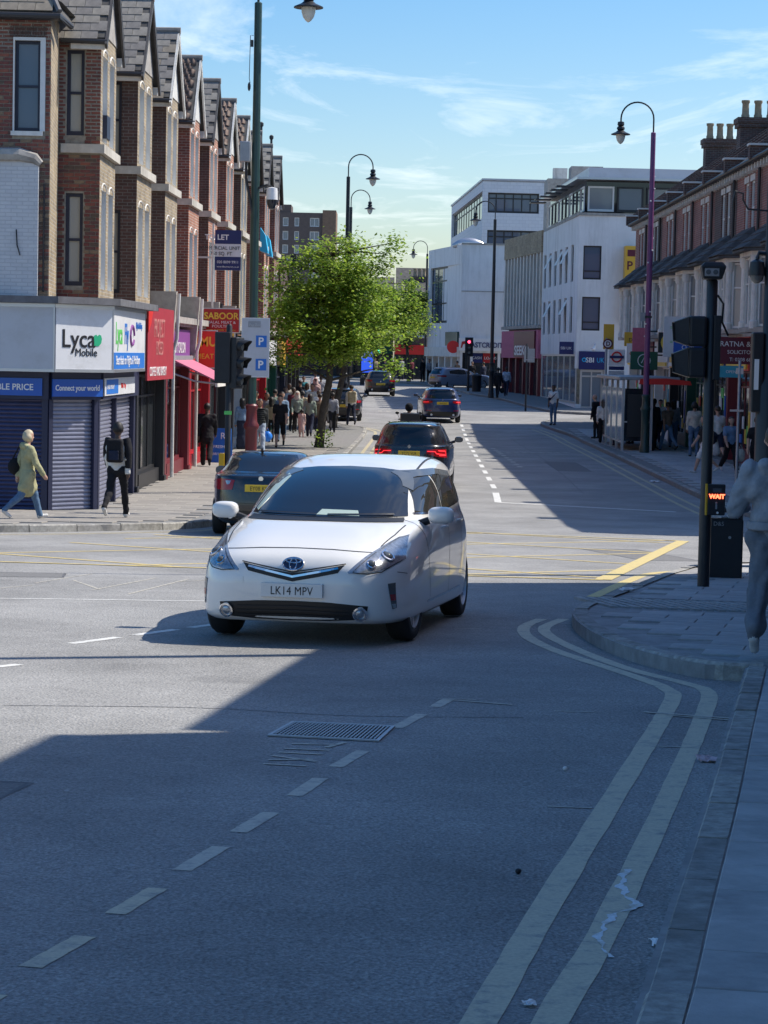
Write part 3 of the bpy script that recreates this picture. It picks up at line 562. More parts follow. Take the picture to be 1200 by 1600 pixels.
def tile_slope(parent, corner, run, up, width, length, kinds, expo=.235, tw=.34, name='slate', joined=False, keep=None):
    """rows of separate tiles on a roof slope: corner at eave, run = unit vector along eave, up = unit vector up the slope"""
    run = Vector(run).normalized(); up = Vector(up).normalized(); nrm = run.cross(up).normalized(); J = MB()
    for r_ in range(int(length/expo)):
        for c in range(int(width/tw)+1):
            u = (c+(.5 if r_ % 2 else 0)+.0)*tw; v = r_*expo
            if u > width or (keep and not keep(u, v)): continue
            p = Vector(corner)+run*u+up*v+nrm*random.uniform(0, .004)
            me = random.choice(kinds)
            rt = Matrix((run, up, nrm)).transposed().to_4x4() @ Matrix.Rotation(random.uniform(-.008, .008), 4, 'Z')
            if joined:
                T = Matrix.Translation(p) @ rt; J.add([T @ q.co for q in me.vertices], [tuple(f.vertices) for f in me.polygons])
            else:
                o = bpy.data.objects.new(name, me); COL.objects.link(o); o.parent = parent; o.matrix_local = Matrix.Translation(p) @ rt
    if joined: stuff(J.build(name+'_courses', kinds[0].materials[0], parent))
def arch_window(w, parent, r, fm, pm, sill, rise=.14):
    """sash with a shallow arched head piece"""
    o = w.window(parent, r, fm, pm, sill=sill, fr=.05)
    a, b, c, d = r; mb = MB(); n = 8; pts = [w.p(a, d, -.01)]
    for k in range(n+1): t = k/n; pts.append(w.p(a+(b-a)*t, d-rise+rise*math.sin(PI*t)*1.0, -.01))
    pts.append(w.p(b, d, -.01)); return o
def gable_house(i, brick, shaded_brick, tiles, barge, gcol, panes, sash, label, roofname):
    y0 = PITCHL*i; h = thing('terraced_house', label, 'house', (T0[0]-.22+y0*math.sin(LA), T0[1]+y0*math.cos(LA), 0), -LA, 'gabled houses of the left terrace')
    P = PITCHL; near = i < 5
    xw = -.86 if i == 0 else -.8; mb = MB(); mb.box(-9, xw-(.06 if i == 0 else 0), .01, P-.01, 3.9, 10.2); mb.build('main_wall', brick, h)
    b0, b1 = 1.9, 4.5
    ws = Wall((xw, b0, 0), (1, 0, 0), (0, -1, 0)); wf = Wall((0, b0, 0), (0, 1, 0), (1, 0, 0)); wk = Wall((0, b1, 0), (-1, 0, 0), (0, 1, 0))
    u_ = .16 if i == 0 else .07; so = [(u_, u_+.36, 4.6, 6.5), (u_, u_+.36, 7.68, 9.42)]; fo = [(.32, 1.08, 4.55, 6.6), (1.5, 2.26, 4.55, 6.6), (.32, 1.08, 7.6, 9.35), (1.5, 2.26, 7.6, 9.35)]
    mb = MB(); wf.wall(mb, 0, 2.6, 4.2, 9.8, fo, .003); wk.wall(mb, 0, .8, 4.2, 9.8); mb.build('bay_front', brick, h)
    mb = MB(); ws.wall(mb, 0, -xw, 4.2, 9.8, so if i < 6 else [], .14)
    bs = mb.build('bay_side', 'mortar' if i == 0 else shaded_brick, h)  # darker than the bay front: the side's shade is put into its brick
    if i < 6:
        for r_ in so: ws.window(h, r_, sash, panes, depth=.1, fr=.07, sill=None)
    for r_ in fo: wf.window(h, r_, 'frame_white', 'pane_curtain' if i % 3 else 'pane_grey', depth=.2, fr=.05)
    for r_ in fo:
        rv = MB(); a, b, c, d = r_
        for (p, q) in (((a, c), (b, c)), ((b, c), (b, d)), ((b, d), (a, d)), ((a, d), (a, c))): rv.quad(wf.p(*p), wf.p(*q), wf.p(*q, -.24), wf.p(*p, -.24))
        rv.build('reveal', 'frame_white', h)
    for r_ in fo:      # moulded arch heads over the front windows
        mb = MB(); a, b, c, d = r_; pts = [((a+b)/2+(b-a)*.56*math.cos(PI*k/10), d-.02+.17*math.sin(PI*k/10)) for k in range(11)]
        mb.tube([wf.p(u, z, .0) for u, z in pts], .022, 6); mb.build('arch_moulding', 'stone_white', h)
    mb = MB(); mb.box(-.8, .1, b0-.1, b1+.1, 7.32, 7.5); mb.build('string_course', 'stone_cream', h)
    mb = MB(); mb.box(-.8, .12, b0-.12, b1+.12, 4.05, 4.2); mb.build('bay_base', 'stone_grey', h)
    # gable
    yc = (b0+b1)/2; hw = 1.5; ze = 9.62; za = 11.45
    mb = MB(); mb.extr([(-.02, b0, 9.8), (-.02, b1, 9.8), (-.02, yc+.12, za-.25), (-.02, yc-.12, za-.25)], (.04, 0, 0)); mb.build('gable_wall', gcol, h)
    sl = math.hypot(hw, za-ze); up1 = Vector((0, hw, za-ze)).normalized(); ov = .16
    rf = MB(); 
    for s in (-1, 1): rf.obox((-6, yc+s*hw, ze), (1, 0, 0), (0, -s*hw/sl, (za-ze)/sl), (0, s*(za-ze)/sl, hw/sl), 6+ov, sl, .05)
    roof = rf.build('roof', 'slate_dark', h)
    nr = Vector((0, -(za-ze), hw)).normalized()
    roman = roofname == 'tile'
    tile_slope(roof, Vector((-2.6, yc-hw, ze))+nr*.052-up1*.06, (1, 0, 0), up1, 2.6+ov-.15, sl+.02, tiles, expo=.215 if roman else .235, tw=.15 if roman else .34, name='roof_tile' if roman else 'slate', joined=not near)
    mb = MB(); mb.tube([(-6, yc, za+.06), (ov+.02, yc, za+.06)], .09, 8); mb.build('ridge', 'slate_b', roof)
    for s in (-1, 1): mb = MB(); mb.obox((ov-.05, yc+s*(hw+.05), ze-.2), (1, 0, 0), (0, -s*hw/sl, (za-ze)/sl), (0, s*(za-ze)/sl, hw/sl), .05, sl+.12, .15); mb.build('bargeboard', barge, h)
    for a_, b_ in ((yc-hw-.02, yc-hw+.1), (yc+hw-.1, yc+hw+.02)): mb = MB(); mb.box(-.6, ov-.06, a_, b_, ze-.2, ze-.02); mb.build('soffit', barge if barge == 'timber_white' else 'stone_white', h)
    mb = MB(); mb.tube([(-.8, yc-hw-.07, ze-.04), (ov, yc-hw-.07, ze-.06)], .055, 8); mb.build('gutter', 'gutter', h)
    # main roof behind
    mb = MB(); mb.extr([(-.55, .02, 10.1), (-4.9, .02, 12.6), (-9.2, .02, 10.1)], (0, P-.04, 0)); mb.build('main_roof', 'slate_dark', h)
    if i: mb = MB(); mb.box(-.72, -.6, .08, .2, 4.2, 10); mb.build('downpipe', 'gutter', h)
    return h
LBL = ['corner house of the left terrace with exposed red brick bay above the white phone shop',
 'second gabled house of the left terrace, stock brick front above the dark red banner',
 'third gabled house of the left terrace, mossy slates, white bargeboards, above the pink awning',
 'fourth gabled house from the corner, orange brick bay and ribbed tile roof with white gable',
 'fifth gabled house from the corner, grey slate gable with dark bargeboard',
 'sixth gabled house from the corner, red brick bay under ribbed brown tiles',
 'seventh gabled house from the corner, stock brick bay with ribbed tile gable',
 'eighth gabled house from the corner, half hidden by the green lamp post',
 'ninth gabled house from the corner, right of the lamp post, vent pipe on ridge',
 'tenth and last gabled house of the left terrace before the trees']
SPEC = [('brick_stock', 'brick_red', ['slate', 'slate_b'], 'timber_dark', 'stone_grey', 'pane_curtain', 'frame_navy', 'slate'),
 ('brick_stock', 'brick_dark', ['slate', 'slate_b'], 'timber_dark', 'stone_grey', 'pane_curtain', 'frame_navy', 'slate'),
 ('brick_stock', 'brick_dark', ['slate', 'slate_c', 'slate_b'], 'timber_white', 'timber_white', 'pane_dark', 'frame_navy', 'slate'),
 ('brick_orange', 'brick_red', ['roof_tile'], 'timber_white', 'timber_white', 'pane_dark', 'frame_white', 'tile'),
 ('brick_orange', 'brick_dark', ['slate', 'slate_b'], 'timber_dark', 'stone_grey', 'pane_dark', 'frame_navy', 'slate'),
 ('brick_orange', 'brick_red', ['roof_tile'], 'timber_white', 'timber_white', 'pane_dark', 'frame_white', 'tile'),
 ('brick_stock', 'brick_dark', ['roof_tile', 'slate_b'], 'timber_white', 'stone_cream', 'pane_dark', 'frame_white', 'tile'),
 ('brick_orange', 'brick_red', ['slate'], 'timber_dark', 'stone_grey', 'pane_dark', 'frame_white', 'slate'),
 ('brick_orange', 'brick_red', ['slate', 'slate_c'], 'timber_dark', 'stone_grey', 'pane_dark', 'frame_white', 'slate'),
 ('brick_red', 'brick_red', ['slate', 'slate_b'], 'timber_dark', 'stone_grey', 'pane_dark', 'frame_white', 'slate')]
HS = []
for i, (b, sb, tl, bg_, gc, pn, sh, rn) in enumerate(SPEC):
    tk = [RT[k] for k in tl] if rn == 'tile' else [SL[k] for k in tl]
    HS.append(gable_house(i, b, sb, tk, bg_, gc, pn, sh, LBL[i], rn))
for i in (8, 9):
    mb = MB(); mb.lathe([(.05, 11.7), (.05, 12.25), (.09, 12.3), (.09, 12.4), (.03, 12.45)], 8, (-.3, 3.2, 0)); mb.build('vent_pipe', 'gutter', HS[i])
# corner house extras: side wall towards the camera, its window, painted lower wall, hipped roof, bricks
h0 = HS[0]; h0.rotation_euler = (0, 0, 0)
BRM = []
for k, c in enumerate(((.215, .07, .05), (.165, .055, .045), (.245, .085, .055), (.13, .06, .05), (.235, .16, .10), (.11, .075, .055))):
    m = mat('brick_piece_%d' % k, c, .85, var=.25, scale=12, bump=.3); mb = MB(); e = .004
    mb.add([(0,.03,0),(.215,.03,0),(.215,.03,.065),(0,.03,.065),(e,-.014,e),(.215-e,-.014,e),(.215-e,-.014,.065-e),(e,-.014,.065-e)], [(4,5,6,7),(0,1,5,4),(1,2,6,5),(2,3,7,6),(3,0,4,7)])
    me = mb.mesh('brick'); me.materials.append(m); mb2 = MB(); mb2.add([(0,.03,0),(.103,.03,0),(.103,.03,.065),(0,.03,.065),(e,-.014,e),(.103-e,-.014,e),(.103-e,-.014,.065-e),(e,-.014,.065-e)], [(4,5,6,7),(0,1,5,4),(1,2,6,5),(2,3,7,6),(3,0,4,7)])
    mh = mb2.mesh('brick'); mh.materials.append(m); BRM.append((me, mh))
def bricks(parent, x0, x1, y, z0, z1, ops, mix, maxn, jo=None):
    """separate bricks in courses on a wall facing -y, mortar joints behind"""
    n = 0; J = MB(); z = z0; r_ = 0; extra = 0
    while z+.065 <= z1:
        x = x0-(.1125 if r_ % 2 else 0)
        while x < x1-.05:
            a, b = max(x, x0), min(x+.215, x1)
            for (p, q) in [(a, b)]:
                hit = [o for o in ops if o[0] < q and o[1] > p and o[2] < z+.06 and o[3] > z+.005]
                segs = [(p, q)]
                for o in hit: segs = [(s, min(e, o[0])) for s, e in segs if s < o[0]]+[(max(s, o[1]), e) for s, e in segs if e > o[1]]
                for s, e in segs:
                    if e-s < .03: continue
                    me = BRM[random.choices(range(6), mix)[0]][1 if e-s < .16 else 0]; w0 = .103 if e-s < .16 else .215
                    if n < maxn:
                        o_ = bpy.data.objects.new('brick', me); COL.objects.link(o_); o_.parent = parent; o_.location = (s, y-random.uniform(0, .004), z); o_.scale = ((e-s)/w0, 1, 1); n += 1
                    else: J.add([(s+v.co.x*(e-s)/w0, y+v.co.y, z+v.co.z) for v in me.vertices], [tuple(f.vertices) for f in me.polygons])
            x += .225
        z += .075; r_ += 1
    return J
SY = -.5
sw = Wall((-9, SY, 0), (1, 0, 0), (0, -1, 0)); X1 = 9-.68
wop = [(9-.68-.95+.05, 9-.68-.95+.55, 7.72, 9.5)]
# opening in wall coordinates u = x + 9
wx0, wx1 = -1.38, -.88; wop = [(wx0+9, wx1+9, 7.52, 9.27)]
mb = MB(); sw.wall(mb, 0, X1, 3.9, 9.9, wop, .14); mb.quad((-.68, SY, 3.9), (-.865, 1.9, 3.9), (-.865, 1.9, 9.9), (-.68, SY, 9.9)); side = mb.build('side_wall', 'mortar', h0)
mb = MB(); mb.quad((-.674, SY+.004, 3.9), (-.859, 1.9, 3.9), (-.859, 1.9, 9.9), (-.674, SY+.004, 9.9)); mb.build('return_wall', 'brick_stock', h0)  # sunlit return: the yellow of the light is put into its brick
sw.window(h0, wop[0], 'frame_navy', 'pane_blue', depth=.12, fr=.055, sill='stone_white')
mb = MB(); sw.slab(mb, wop[0][1], wop[0][1]+.1, 7.52, 9.3, 0, .02); sw.slab(mb, wop[0][0]-.03, wop[0][0], 7.52, 9.3, 0, .02); sw.slab(mb, wop[0][0]-.03, wop[0][1]+.1, 9.27, 9.33, .02, .03); mb.build('window_surround', 'frame_white', h0)
J = bricks(side, -2.15, -.68, SY, 7.0, 9.72, [(wx0-.04, wx1+.11, 7.42, 9.54)], (5, 5, 3, 3, 2, 2), 150); J.box(-9, -2.16, SY-.014, SY, 4, 9.7); J.build('brick_courses', 'brick_red', side)['kind'] = 'stuff'
mb = MB()
for k in range(14): mb.box(wx0-.1+k*.052, wx0-.1+k*.052+.042, SY-.02, SY+.02, 9.34, 9.54)
mb.build('brick_arch', 'brick_dark', h0)
bsd = [c for c in h0.children if c.name.startswith('bay_side')][0]
J = bricks(bsd, -.86, 0, 1.9, 4.22, 9.72, [(-.86+.14, -.86+.54, 4.55, 6.55), (-.86+.14, -.86+.54, 7.3, 9.46), (-.87, .01, 7.30, 7.52)], (5, 6, 2, 3, 1, 3), 150)
if J.v: stuff(J.build('brick_courses', 'brick_red', bsd))
# white painted lower wall with a weathered rounded coping
mb = MB(); mb.box(-9, -.88, SY-.12, SY-.003, 4.1, 6.95); mb.build('painted_wall', 'brick_painted', h0)
mb = MB(); mb.tube([(-9, SY-.1, 6.96), (-1.25, SY-.1, 7.05), (-.95, SY-.1, 6.98), (-.84, SY-.1, 6.88)], [.14, .14, .11, .07], 8); mb.build('coping', 'stone_grey', h0)
mb = MB(); mb.tube([(-1.3, SY-.13, 5.6), (-1.28, SY-.14, 5.3), (-1.22, SY-.14, 5.1)], .012, 5); mb.tube([(-.78, SY-.03, 4.4), (-.78, SY-.03, 6.5)], .02, 6); mb.build('cable', 'ink', h0)
J = bricks(side, -.88, -.68, SY, 4.2, 7.0, [], (1, 1, 1, 1, 5, 5), 80)
# hipped slates above the side wall
e0 = Vector((-9, SY-.28, 9.78)); upv = Vector((0, .62, .78)).normalized()
mb = MB(); mb.add([e0, (-.5, SY-.28, 9.78), (-2.2, SY+2.4, 13.1), (-9, SY+2.4, 13.1), (-.5, 1.6, 9.78)], [(0, 1, 2, 3), (1, 4, 2)]); hip = mb.build('hip_roof', 'slate_dark', h0)
tile_slope(hip, e0+Vector((5.5, -.02, .02)), (1, 0, 0), upv, 2.95, 1.6, [SL['slate_c'], SL['slate_c'], SL['slate']], keep=lambda u, v: u < 2.95-v*.42)
mb = MB(); mb.tube([(-.48, SY-.3, 9.8), (-1.4, SY+1.15, 11.6)], .06, 6); mb.build('hip_flashing', 'lead', h0)
mb = MB(); mb.tube([(-9, SY-.36, 9.74), (-.45, SY-.36, 9.70), (-.42, .4, 9.68)], .06, 8); mb.box(-9, -.5, SY-.3, SY-.02, 9.66, 9.74); mb.build('gutter', 'gutter', h0)
mb = MB(); mb.box(-.2, .02, 2.85, 3.4, 7.72, 8.2); mb.build('window_box', 'frame_navy', h0)

# ------------------------------------------------------------ corner phone shop under house one (world coordinates)
shop = thing('corner_shop', 'white fascia phone shop with navy roller shutters on the street corner', 'shop', (0, 0, 0))
CH = [(-6.6, 44.5), (-5.75, 45.4)]          # chamfer
def seg(a, b): a = Vector((*a, 0)); b = Vector((*b, 0)); u = (b-a).normalized(); return Wall(a, u, (u.y, -u.x, 0)), (b-a).length
walls = [seg((-14, 44.5), CH[0]), seg(*CH), seg(CH[1], (-5.6, 50.7))]
mb = MB()
for w, L in walls: w.slab(mb, 0, L, -.2, 4.15, -.25, -.12)
mb.build('back_wall', 'navy', shop)
def shutter(w, u0, u1, z0, z1, m, parent, step=.082, d=-.06):
    s = MB(); w.slab(s, u0, u1, z0, z1, d-.05, d-.03); o = s.build('roller_shutter', m, parent)
    n = int((z1-z0)/step); me = None
    for k in range(n):
        q = MB(); z = z0+k*step; prof = [(0, 0), (.022, .015), (.03, step*.45), (.022, step*.8), (0, step-.008)]
        V = []
        for dd, zz in prof: V += [w.p(u0, z+zz, d-.03+dd), w.p(u1, z+zz, d-.03+dd)]
        q.add(V, [(2*i, 2*i+1, 2*i+3, 2*i+2) for i in range(4)]); q.build('shutter_slat', m, o)
    return o
w, L = walls[0]; shutter(w, L-4, L-.12, .03, 2.34, 'shutter_navy', shop)
w1, L1 = walls[1]; shutter(w1, .1, L1-.1, .03, 2.34, 'shutter_grey', shop)
w2, L2 = walls[2]; shutter(w2, .2, 2.3, .03, 2.34, 'shutter_grey', shop); shutter(w2, 2.45, L2-.35, .03, 2.34, 'shutter_grey', shop)
for w_, a, b, d_ in ((w, L-.12, L, .03), (w1, .0, .1, .035), (w1, L1-.1, L1, .03), (w2, 0, .18, .032), (w2, 2.3, 2.45, .03), (w2, L2-.3, L2, .03)): mb = MB(); w_.slab(mb, a, b, -.1, 2.8, -.12, d_); mb.build('shutter_guide', 'navy', shop)
for (w_, L_, a, b) in ((w, L, L-5, L+.02), (w1, L1, .02, L1), (w2, L2, .1, L2)):
    mb = MB(); w_.slab(mb, a, b, 2.3, 2.86, -.1, .1); mb.build('shutter_box', 'navy', shop)
# fascia boards
FA = [(-14, 44.12), (-6.43, 44.12), (-5.42, 45.2), (-5.3, 49.9)]
fw_ = [seg(FA[i], FA[i+1]) for i in range(3)]
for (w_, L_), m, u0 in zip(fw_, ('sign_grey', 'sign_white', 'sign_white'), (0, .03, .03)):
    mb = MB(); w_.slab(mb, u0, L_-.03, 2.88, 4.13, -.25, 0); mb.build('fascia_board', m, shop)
mb = MB()
for w_, L_ in fw_:
    w_.slab(mb, 0, L_, 4.09, 4.16, -.3, .012); w_.slab(mb, 0, L_, 2.84, 2.90, -.3, .012); w_.slab(mb, L_-.03, L_, 2.9, 4.09, -.2, .01)
mb.build('fascia_trim', 'alu', shop)
mb = MB(); mb.prism([(-14, 43.98), (-6.35, 43.98), (-5.28, 45.1), (-5.1, 50.8), (-14, 50.8)], 4.165, 4.3); mb.build('lead_flat', 'lead', shop)
wa = math.atan2(fw_[1][0].u.y, fw_[1][0].u.x)
p = fw_[1][0].p(.16, 3.33, .006); text('Lyca', .50, 'ink', shop, p, wa, sx=.95, bold=.004)
p = fw_[1][0].p(.50, 3.16, .006); text('Mobile', .215, 'ink', shop, p, wa, sx=.95)
mb = MB()        # green heart beside the name
pts = [(0, 0), (.10, -.0), (.17, .06), (.19, .14), (.16, .21), (.10, .225), (.05, .19), (.01, .225), (-.06, .20), (-.075, .13), (-.05, .07), (-.06, .0)]
mb.extr([fw_[1][0].p(1.02+x*.8, 3.36+z, .004) for x, z in pts], fw_[1][0].n*.006); mb.build('heart_logo', 'print_green', shop)
w2a = math.atan2(fw_[2][0].u.y, fw_[2][0].u.x); fb = fw_[2][0]
text('Lyca', .62, 'print_lime', shop, fb.p(.25, 3.42, .006), w2a, sx=.85, bold=.006); text('Fly', .6, 'print_blue', shop, fb.p(1.5, 3.42, .006), w2a, sx=.9, bold=.006)
mb = MB(); mb.tube([fb.p(2.6+.28*math.cos(a), 3.6+.2*math.sin(a), .01) for a in [k*PI/6 for k in range(12)]], .03, 5); mb.build('swirl_logo', 'purple', shop)
text('Flights & holidays', .2, 'print_blue', shop, fb.p(3.2, 3.75, .006), w2a, sx=.7); text('Best deals on Flights & Holidays', .26, 'print_white', shop, fb.p(.3, 3.0, .012), w2a, sx=1.05)
mb = MB(); fb.slab(mb, .04, 4.6, 2.91, 3.24, 0, .006); mb.build('blue_band', 'print_blue', shop)
w1a = math.atan2(w1.u.y, w1.u.x)
mb = MB(); w1.slab(mb, .0, L1+.02, 2.36, 2.70, .11, .14); mb.build('strip_sign', 'sign_blue', shop); text('Connect your world', .155, 'print_white', shop, w1.p(.06, 2.48, .145), w1a, sx=.86, bold=.003)
mb = MB(); w.slab(mb, L-5, L-.1, 2.37, 2.71, .11, .14); mb.build('strip_sign', 'sign_blue', shop); text('UNBEATABLE PRICE', .17, 'print_white', shop, w.p(L-.27, 2.48, .145), 0, align='RIGHT', sx=.95, bold=.003)
mb = MB(); w2.slab(mb, .1, 4.4, 2.37, 2.72, .105, .13); mb.build('strip_sign', 'sign_white', shop); mb = MB(); w2.slab(mb, .3, 1.9, 2.4, 2.69, .13, .136); mb.build('strip_panel', 'print_blue', shop)
text('SEND MONEY', .13, 'print_white', shop, w2.p(.35, 2.5, .14), w2a, sx=1.2); text('VISA  Pay', .15, 'bright_red', shop, w2.p(2.3, 2.5, .134), w2a, sx=1.2)

# ------------------------------------------------------------ the other shops of the left terrace
def shopfront(i, label, col, fcol, glass='pane_shop', fz=(3.0, 4.0), doors=True, name='shop', riser=.45, mull=3, sign=None, y1=None, sticker=None):
    y0 = PITCHL*i-.03; h = thing(name, label, 'shop', (T0[0]+y0*math.sin(LA), T0[1]+y0*math.cos(LA), 0), -LA, 'shops under the left terrace'); P = PITCHL
    mb = MB(); mb.box(-6, -.45, .05, P-.05, 0, 3.9); mb.build('interior', 'ink', h)
    for y in (.0, P-.34):
        mb = MB(); mb.box(-.4, .1, y+.02, y+.32, -.1, 3.1); mb.box(-.4, .14, y, y+.34, -.1, .25); mb.box(-.4, .16, y, y+.34, 2.95, 3.2); mb.build('pilaster', col, h, bevel=.012)
    mb = MB(); mb.box(-.4, .12, .33, P-.35, fz[0], fz[1]); mb.build('fascia', fcol, h)
    mb = MB(); mb.box(-.5, .28, 0, P, 4.0, 4.16); mb.box(-.5, .2, 0, P, 3.93, 4.0); mb.build('cornice', 'stone_grey', h)
    dw = .95 if doors else 0
    mb = MB(); mb.box(-.35, .0, .34+dw, P-.36, -.1, riser); mb.build('stall_riser', col, h)
    W = Wall((-.12, .34, 0), (0, 1, 0), (1, 0, 0)); L = P-.7
    W.window(h, (dw+.02, L, riser, fz[0]-.02), col, glass, depth=.05, fr=.06, bars_h=(.78,), bars_v=[(k+1)/mull for k in range(mull-1)], name='shop_window')
    if doors:
        d = W.window(h, (.02, dw-.02, 0.02, fz[0]-.02), col, glass, depth=.2, fr=.09, bars_h=(.75, .35), name='door')
        mb = MB(); mb.tube([(-.2, .34+dw-.16, 1.0), (-.2, .34+dw-.16, 1.35)], .015, 6); mb.build('handle', 'alu', d)
    return h
s1 = shopfront(1, 'dark shop under a tall dark red banner, next to the phone shop', 'frame_black', 'frame_black', fz=(2.75, 3.9))
ban = tag(MB().box(-.01, .03, 0, 4.9, 2.62, 4.28).build('banner', 'banner_red'), 'tall faded dark red fabric banner over the second shop', 'banner'); ban.location = (T0[0]+.28+5.45*math.sin(LA), T0[1]+5.45, 0); ban.rotation_euler = (0, 0, -LA)
text('PROJECT', .62, 'banner_text', ban, (.034, 1.1, 3.6), PI/2, sx=.8); text('EXCEED', .45, 'banner_text', ban, (.034, 1.5, 3.2), PI/2, sx=.8); text('COFFEE AND BAKERY', .3, 'print_white', ban, (.034, .4, 2.72), PI/2, sx=1.05)
mb = MB(); mb.extr([(.035, .0, 4.28), (.035, .9, 4.28), (.035, .5, 3.9), (.035, .0, 3.7)], (.01, 0, 0)); mb.build('torn_corner', 'bright_red', ban)
s2 = shopfront(2, 'shop with deep red timber front and pink awning behind the man in black', 'shop_maroon', 'purple', fz=(2.9, 3.85), mull=4)
text('BEAUTY SALON', .4, 'print_white', s2, (.13, .7, 3.25), PI/2, sx=1.1)
s3 = shopfront(3, 'bright red butcher shop front under the hanging yellow lettered sign', 'shop_red', 'bright_red', fz=(2.7, 3.9), mull=4)
text('HALAL MEAT', .55, 'print_yellow', s3, (.13, .5, 3.15), PI/2, sx=1.1, bold=.01)
s4 = shopfront(4, 'shop with black and red fascia just past the butcher', 'frame_black', 'sign_red', fz=(2.8, 3.8)); text('FRESH FRUIT', .45, 'print_white', s4, (.13, .5, 3.1), PI/2)
s5 = shopfront(5, 'white fronted shop behind the grey parking sign', 'frame_white', 'sign_white', fz=(2.8, 3.8)); text('PHARMACY', .5, 'print_green', s5, (.13, .6, 3.1), PI/2)
cols = ['frame_black', 'shop_red', 'sign_green', 'frame_navy']; fcs = ['sign_navy', 'bright_red', 'sign_white', 'sign_yellow']
nm = ['dark blue fascia shop seventh from the corner', 'red fronted shop eighth from the corner behind the lamp post base', 'green framed shop ninth from the corner behind the crowd', 'navy shop with yellow fascia at the far end of the left terrace']
for k in range(4): shopfront(6+k, nm[k], cols[k], fcs[k], fz=(2.8, 3.8))
def at_left(y, x=0): return (T0[0]+y*math.sin(LA)+x, T0[1]+y*math.cos(LA))
# party-wall corbel blocks and pipes between the shops
for i in (2, 3, 4, 5):
    x, y = at_left(PITCHL*i)
    o = MB().add([(-.3,-.12,3.1),(.22,-.12,3.1),(.22,.12,3.1),(-.3,.12,3.1),(-.3,-.14,4.75),(.34,-.14,4.75),(.34,.14,4.75),(-.3,.14,4.75)], [(0,1,2,3)[::-1],(4,5,6,7),(0,1,5,4),(1,2,6,5),(2,3,7,6),(3,0,4,7)]).build('party_corbel', 'stone_grey', HS[i]); o.location = (.22, 0, 0)
    o = MB().tube([(.4, -.1, 4.7), (.36, -.1, 3.6), (.28, -.1, 3.3), (.28, -.1, .2)], .045, 8).build('downpipe', 'timber_white' if i in (2, 3) else 'gutter', HS[i], smooth=True); o.location = (.22, 0, 0)
# pink awning
aw = thing('awning', 'sloping pink fabric awning on a white folding frame over the third shop', 'awning', (*at_left(11.6), 0), -LA)
mb = MB(); mb.add([(.15, 0, 3.05), (.15, 4.2, 3.05), (1.25, 4.2, 2.55), (1.25, 0, 2.55), (.15, 0, 3.09), (.15, 4.2, 3.09), (1.25, 4.2, 2.58), (1.25, 0, 2.58)], [(4,7,6,5),(0,1,2,3),(0,3,7,4),(2,1,5,6),(3,2,6,7)]); mb.build('canopy', 'awning_pink', aw)
mb = MB(); mb.box(1.22, 1.28, 0, 4.2, 2.42, 2.56); mb.build('valance', 'stone_white', aw)
mb = MB(); mb.tube([(.1, .05, 2.75), (.7, .1, 2.55), (1.25, .05, 2.5)], .025, 6); mb.tube([(.1, 4.1, 2.75), (1.25, 4.1, 2.5)], .025, 6); mb.box(.05, .2, -.05, 4.25, 3.05, 3.18); mb.build('frame', 'galv', aw)
# hanging and projecting signs
def proj_sign(label, x, y, z0, z1, w, m, bracket=True, edge='alu', name='projecting_sign'):
    t = thing(name, label, 'sign', (x, y, 0)); MB().box(-w/2, w/2, -.06, .06, z0, z1).build('panel', m, t)
    mb = MB(); mb.box(-w/2-.03, w/2+.03, -.05, .07, z1, z1+.03); mb.box(-w/2-.03, w/2+.03, -.05, .07, z0-.03, z0); mb.box(-w/2-.03, -w/2, -.05, .07, z0, z1); mb.box(w/2, w/2+.03, -.05, .07, z0, z1); mb.build('edge', edge, t)
    if bracket: MB().box(-w/2-.6, -w/2-.03, -.02, .02, z1-.12, z1-.07).build('bracket', 'gutter', t)
    return t
t = proj_sign('dark red SABOOR sign with yellow capitals, hung above the traffic light', -4.70, 64.5, 3.86, 4.50, 1.0, 'sign_red')
text('SABOOR', .26, 'print_yellow', t, (0, -.066, 4.22), 0, align='CENTER', sx=.95, bold=.006); text('HALAL MEAT &', .11, 'print_white', t, (0, -.066, 4.09), 0, align='CENTER', sx=1.1); text('POULTRY', .11, 'print_white', t, (0, -.066, 3.98), 0, align='CENTER', sx=1.1); text('LAMB  MUTTON  CHICKEN', .06, 'print_yellow', t, (0, -.066, 3.89), 0, align='CENTER', sx=1.1)
t = proj_sign('red and yellow angled shop sign below the SABOOR sign', -5.03, 63.0, 2.86, 3.86, .62, 'bright_red'); text('BMU', .36, 'print_yellow', t, (0, -.066, 3.45), 0, align='CENTER', sx=.9, bold=.01); text('MEAT', .2, 'print_yellow', t, (0, -.066, 3.1), 0, align='CENTER')
t = proj_sign('small yellow sign with black print beside the red angled sign', -4.47, 63.4, 3.38, 3.82, .42, 'print_yellow'); text('MMM', .17, 'ink', t, (0, -.066, 3.62), 0, align='CENTER'); text('OPEN', .12, 'ink', t, (0, -.066, 3.45), 0, align='CENTER')
t = proj_sign('small crimson sign beside the red angled sign', -4.47, 63.5, 2.86, 3.32, .42, 'sign_red'); text('SIM', .16, 'print_white', t, (0, -.066, 3.12), 0, align='CENTER'); text('CARDS', .1, 'print_white', t, (0, -.066, 2.95), 0, align='CENTER')
t = thing('estate_agent_board', 'blue and white LET commercial unit board on the terrace wall', 'sign', (-4.68, 66.4, 0))
MB().box(-.38, .38, -.02, .02, 5.66, 6.82).build('panel', 'sign_white', t); MB().box(-.38, .38, -.026, -.021, 6.42, 6.82).build('panel', 'sign_navy', t); MB().box(-.38, .38, -.026, -.021, 5.66, 6.05).build('panel', 'sign_navy', t)
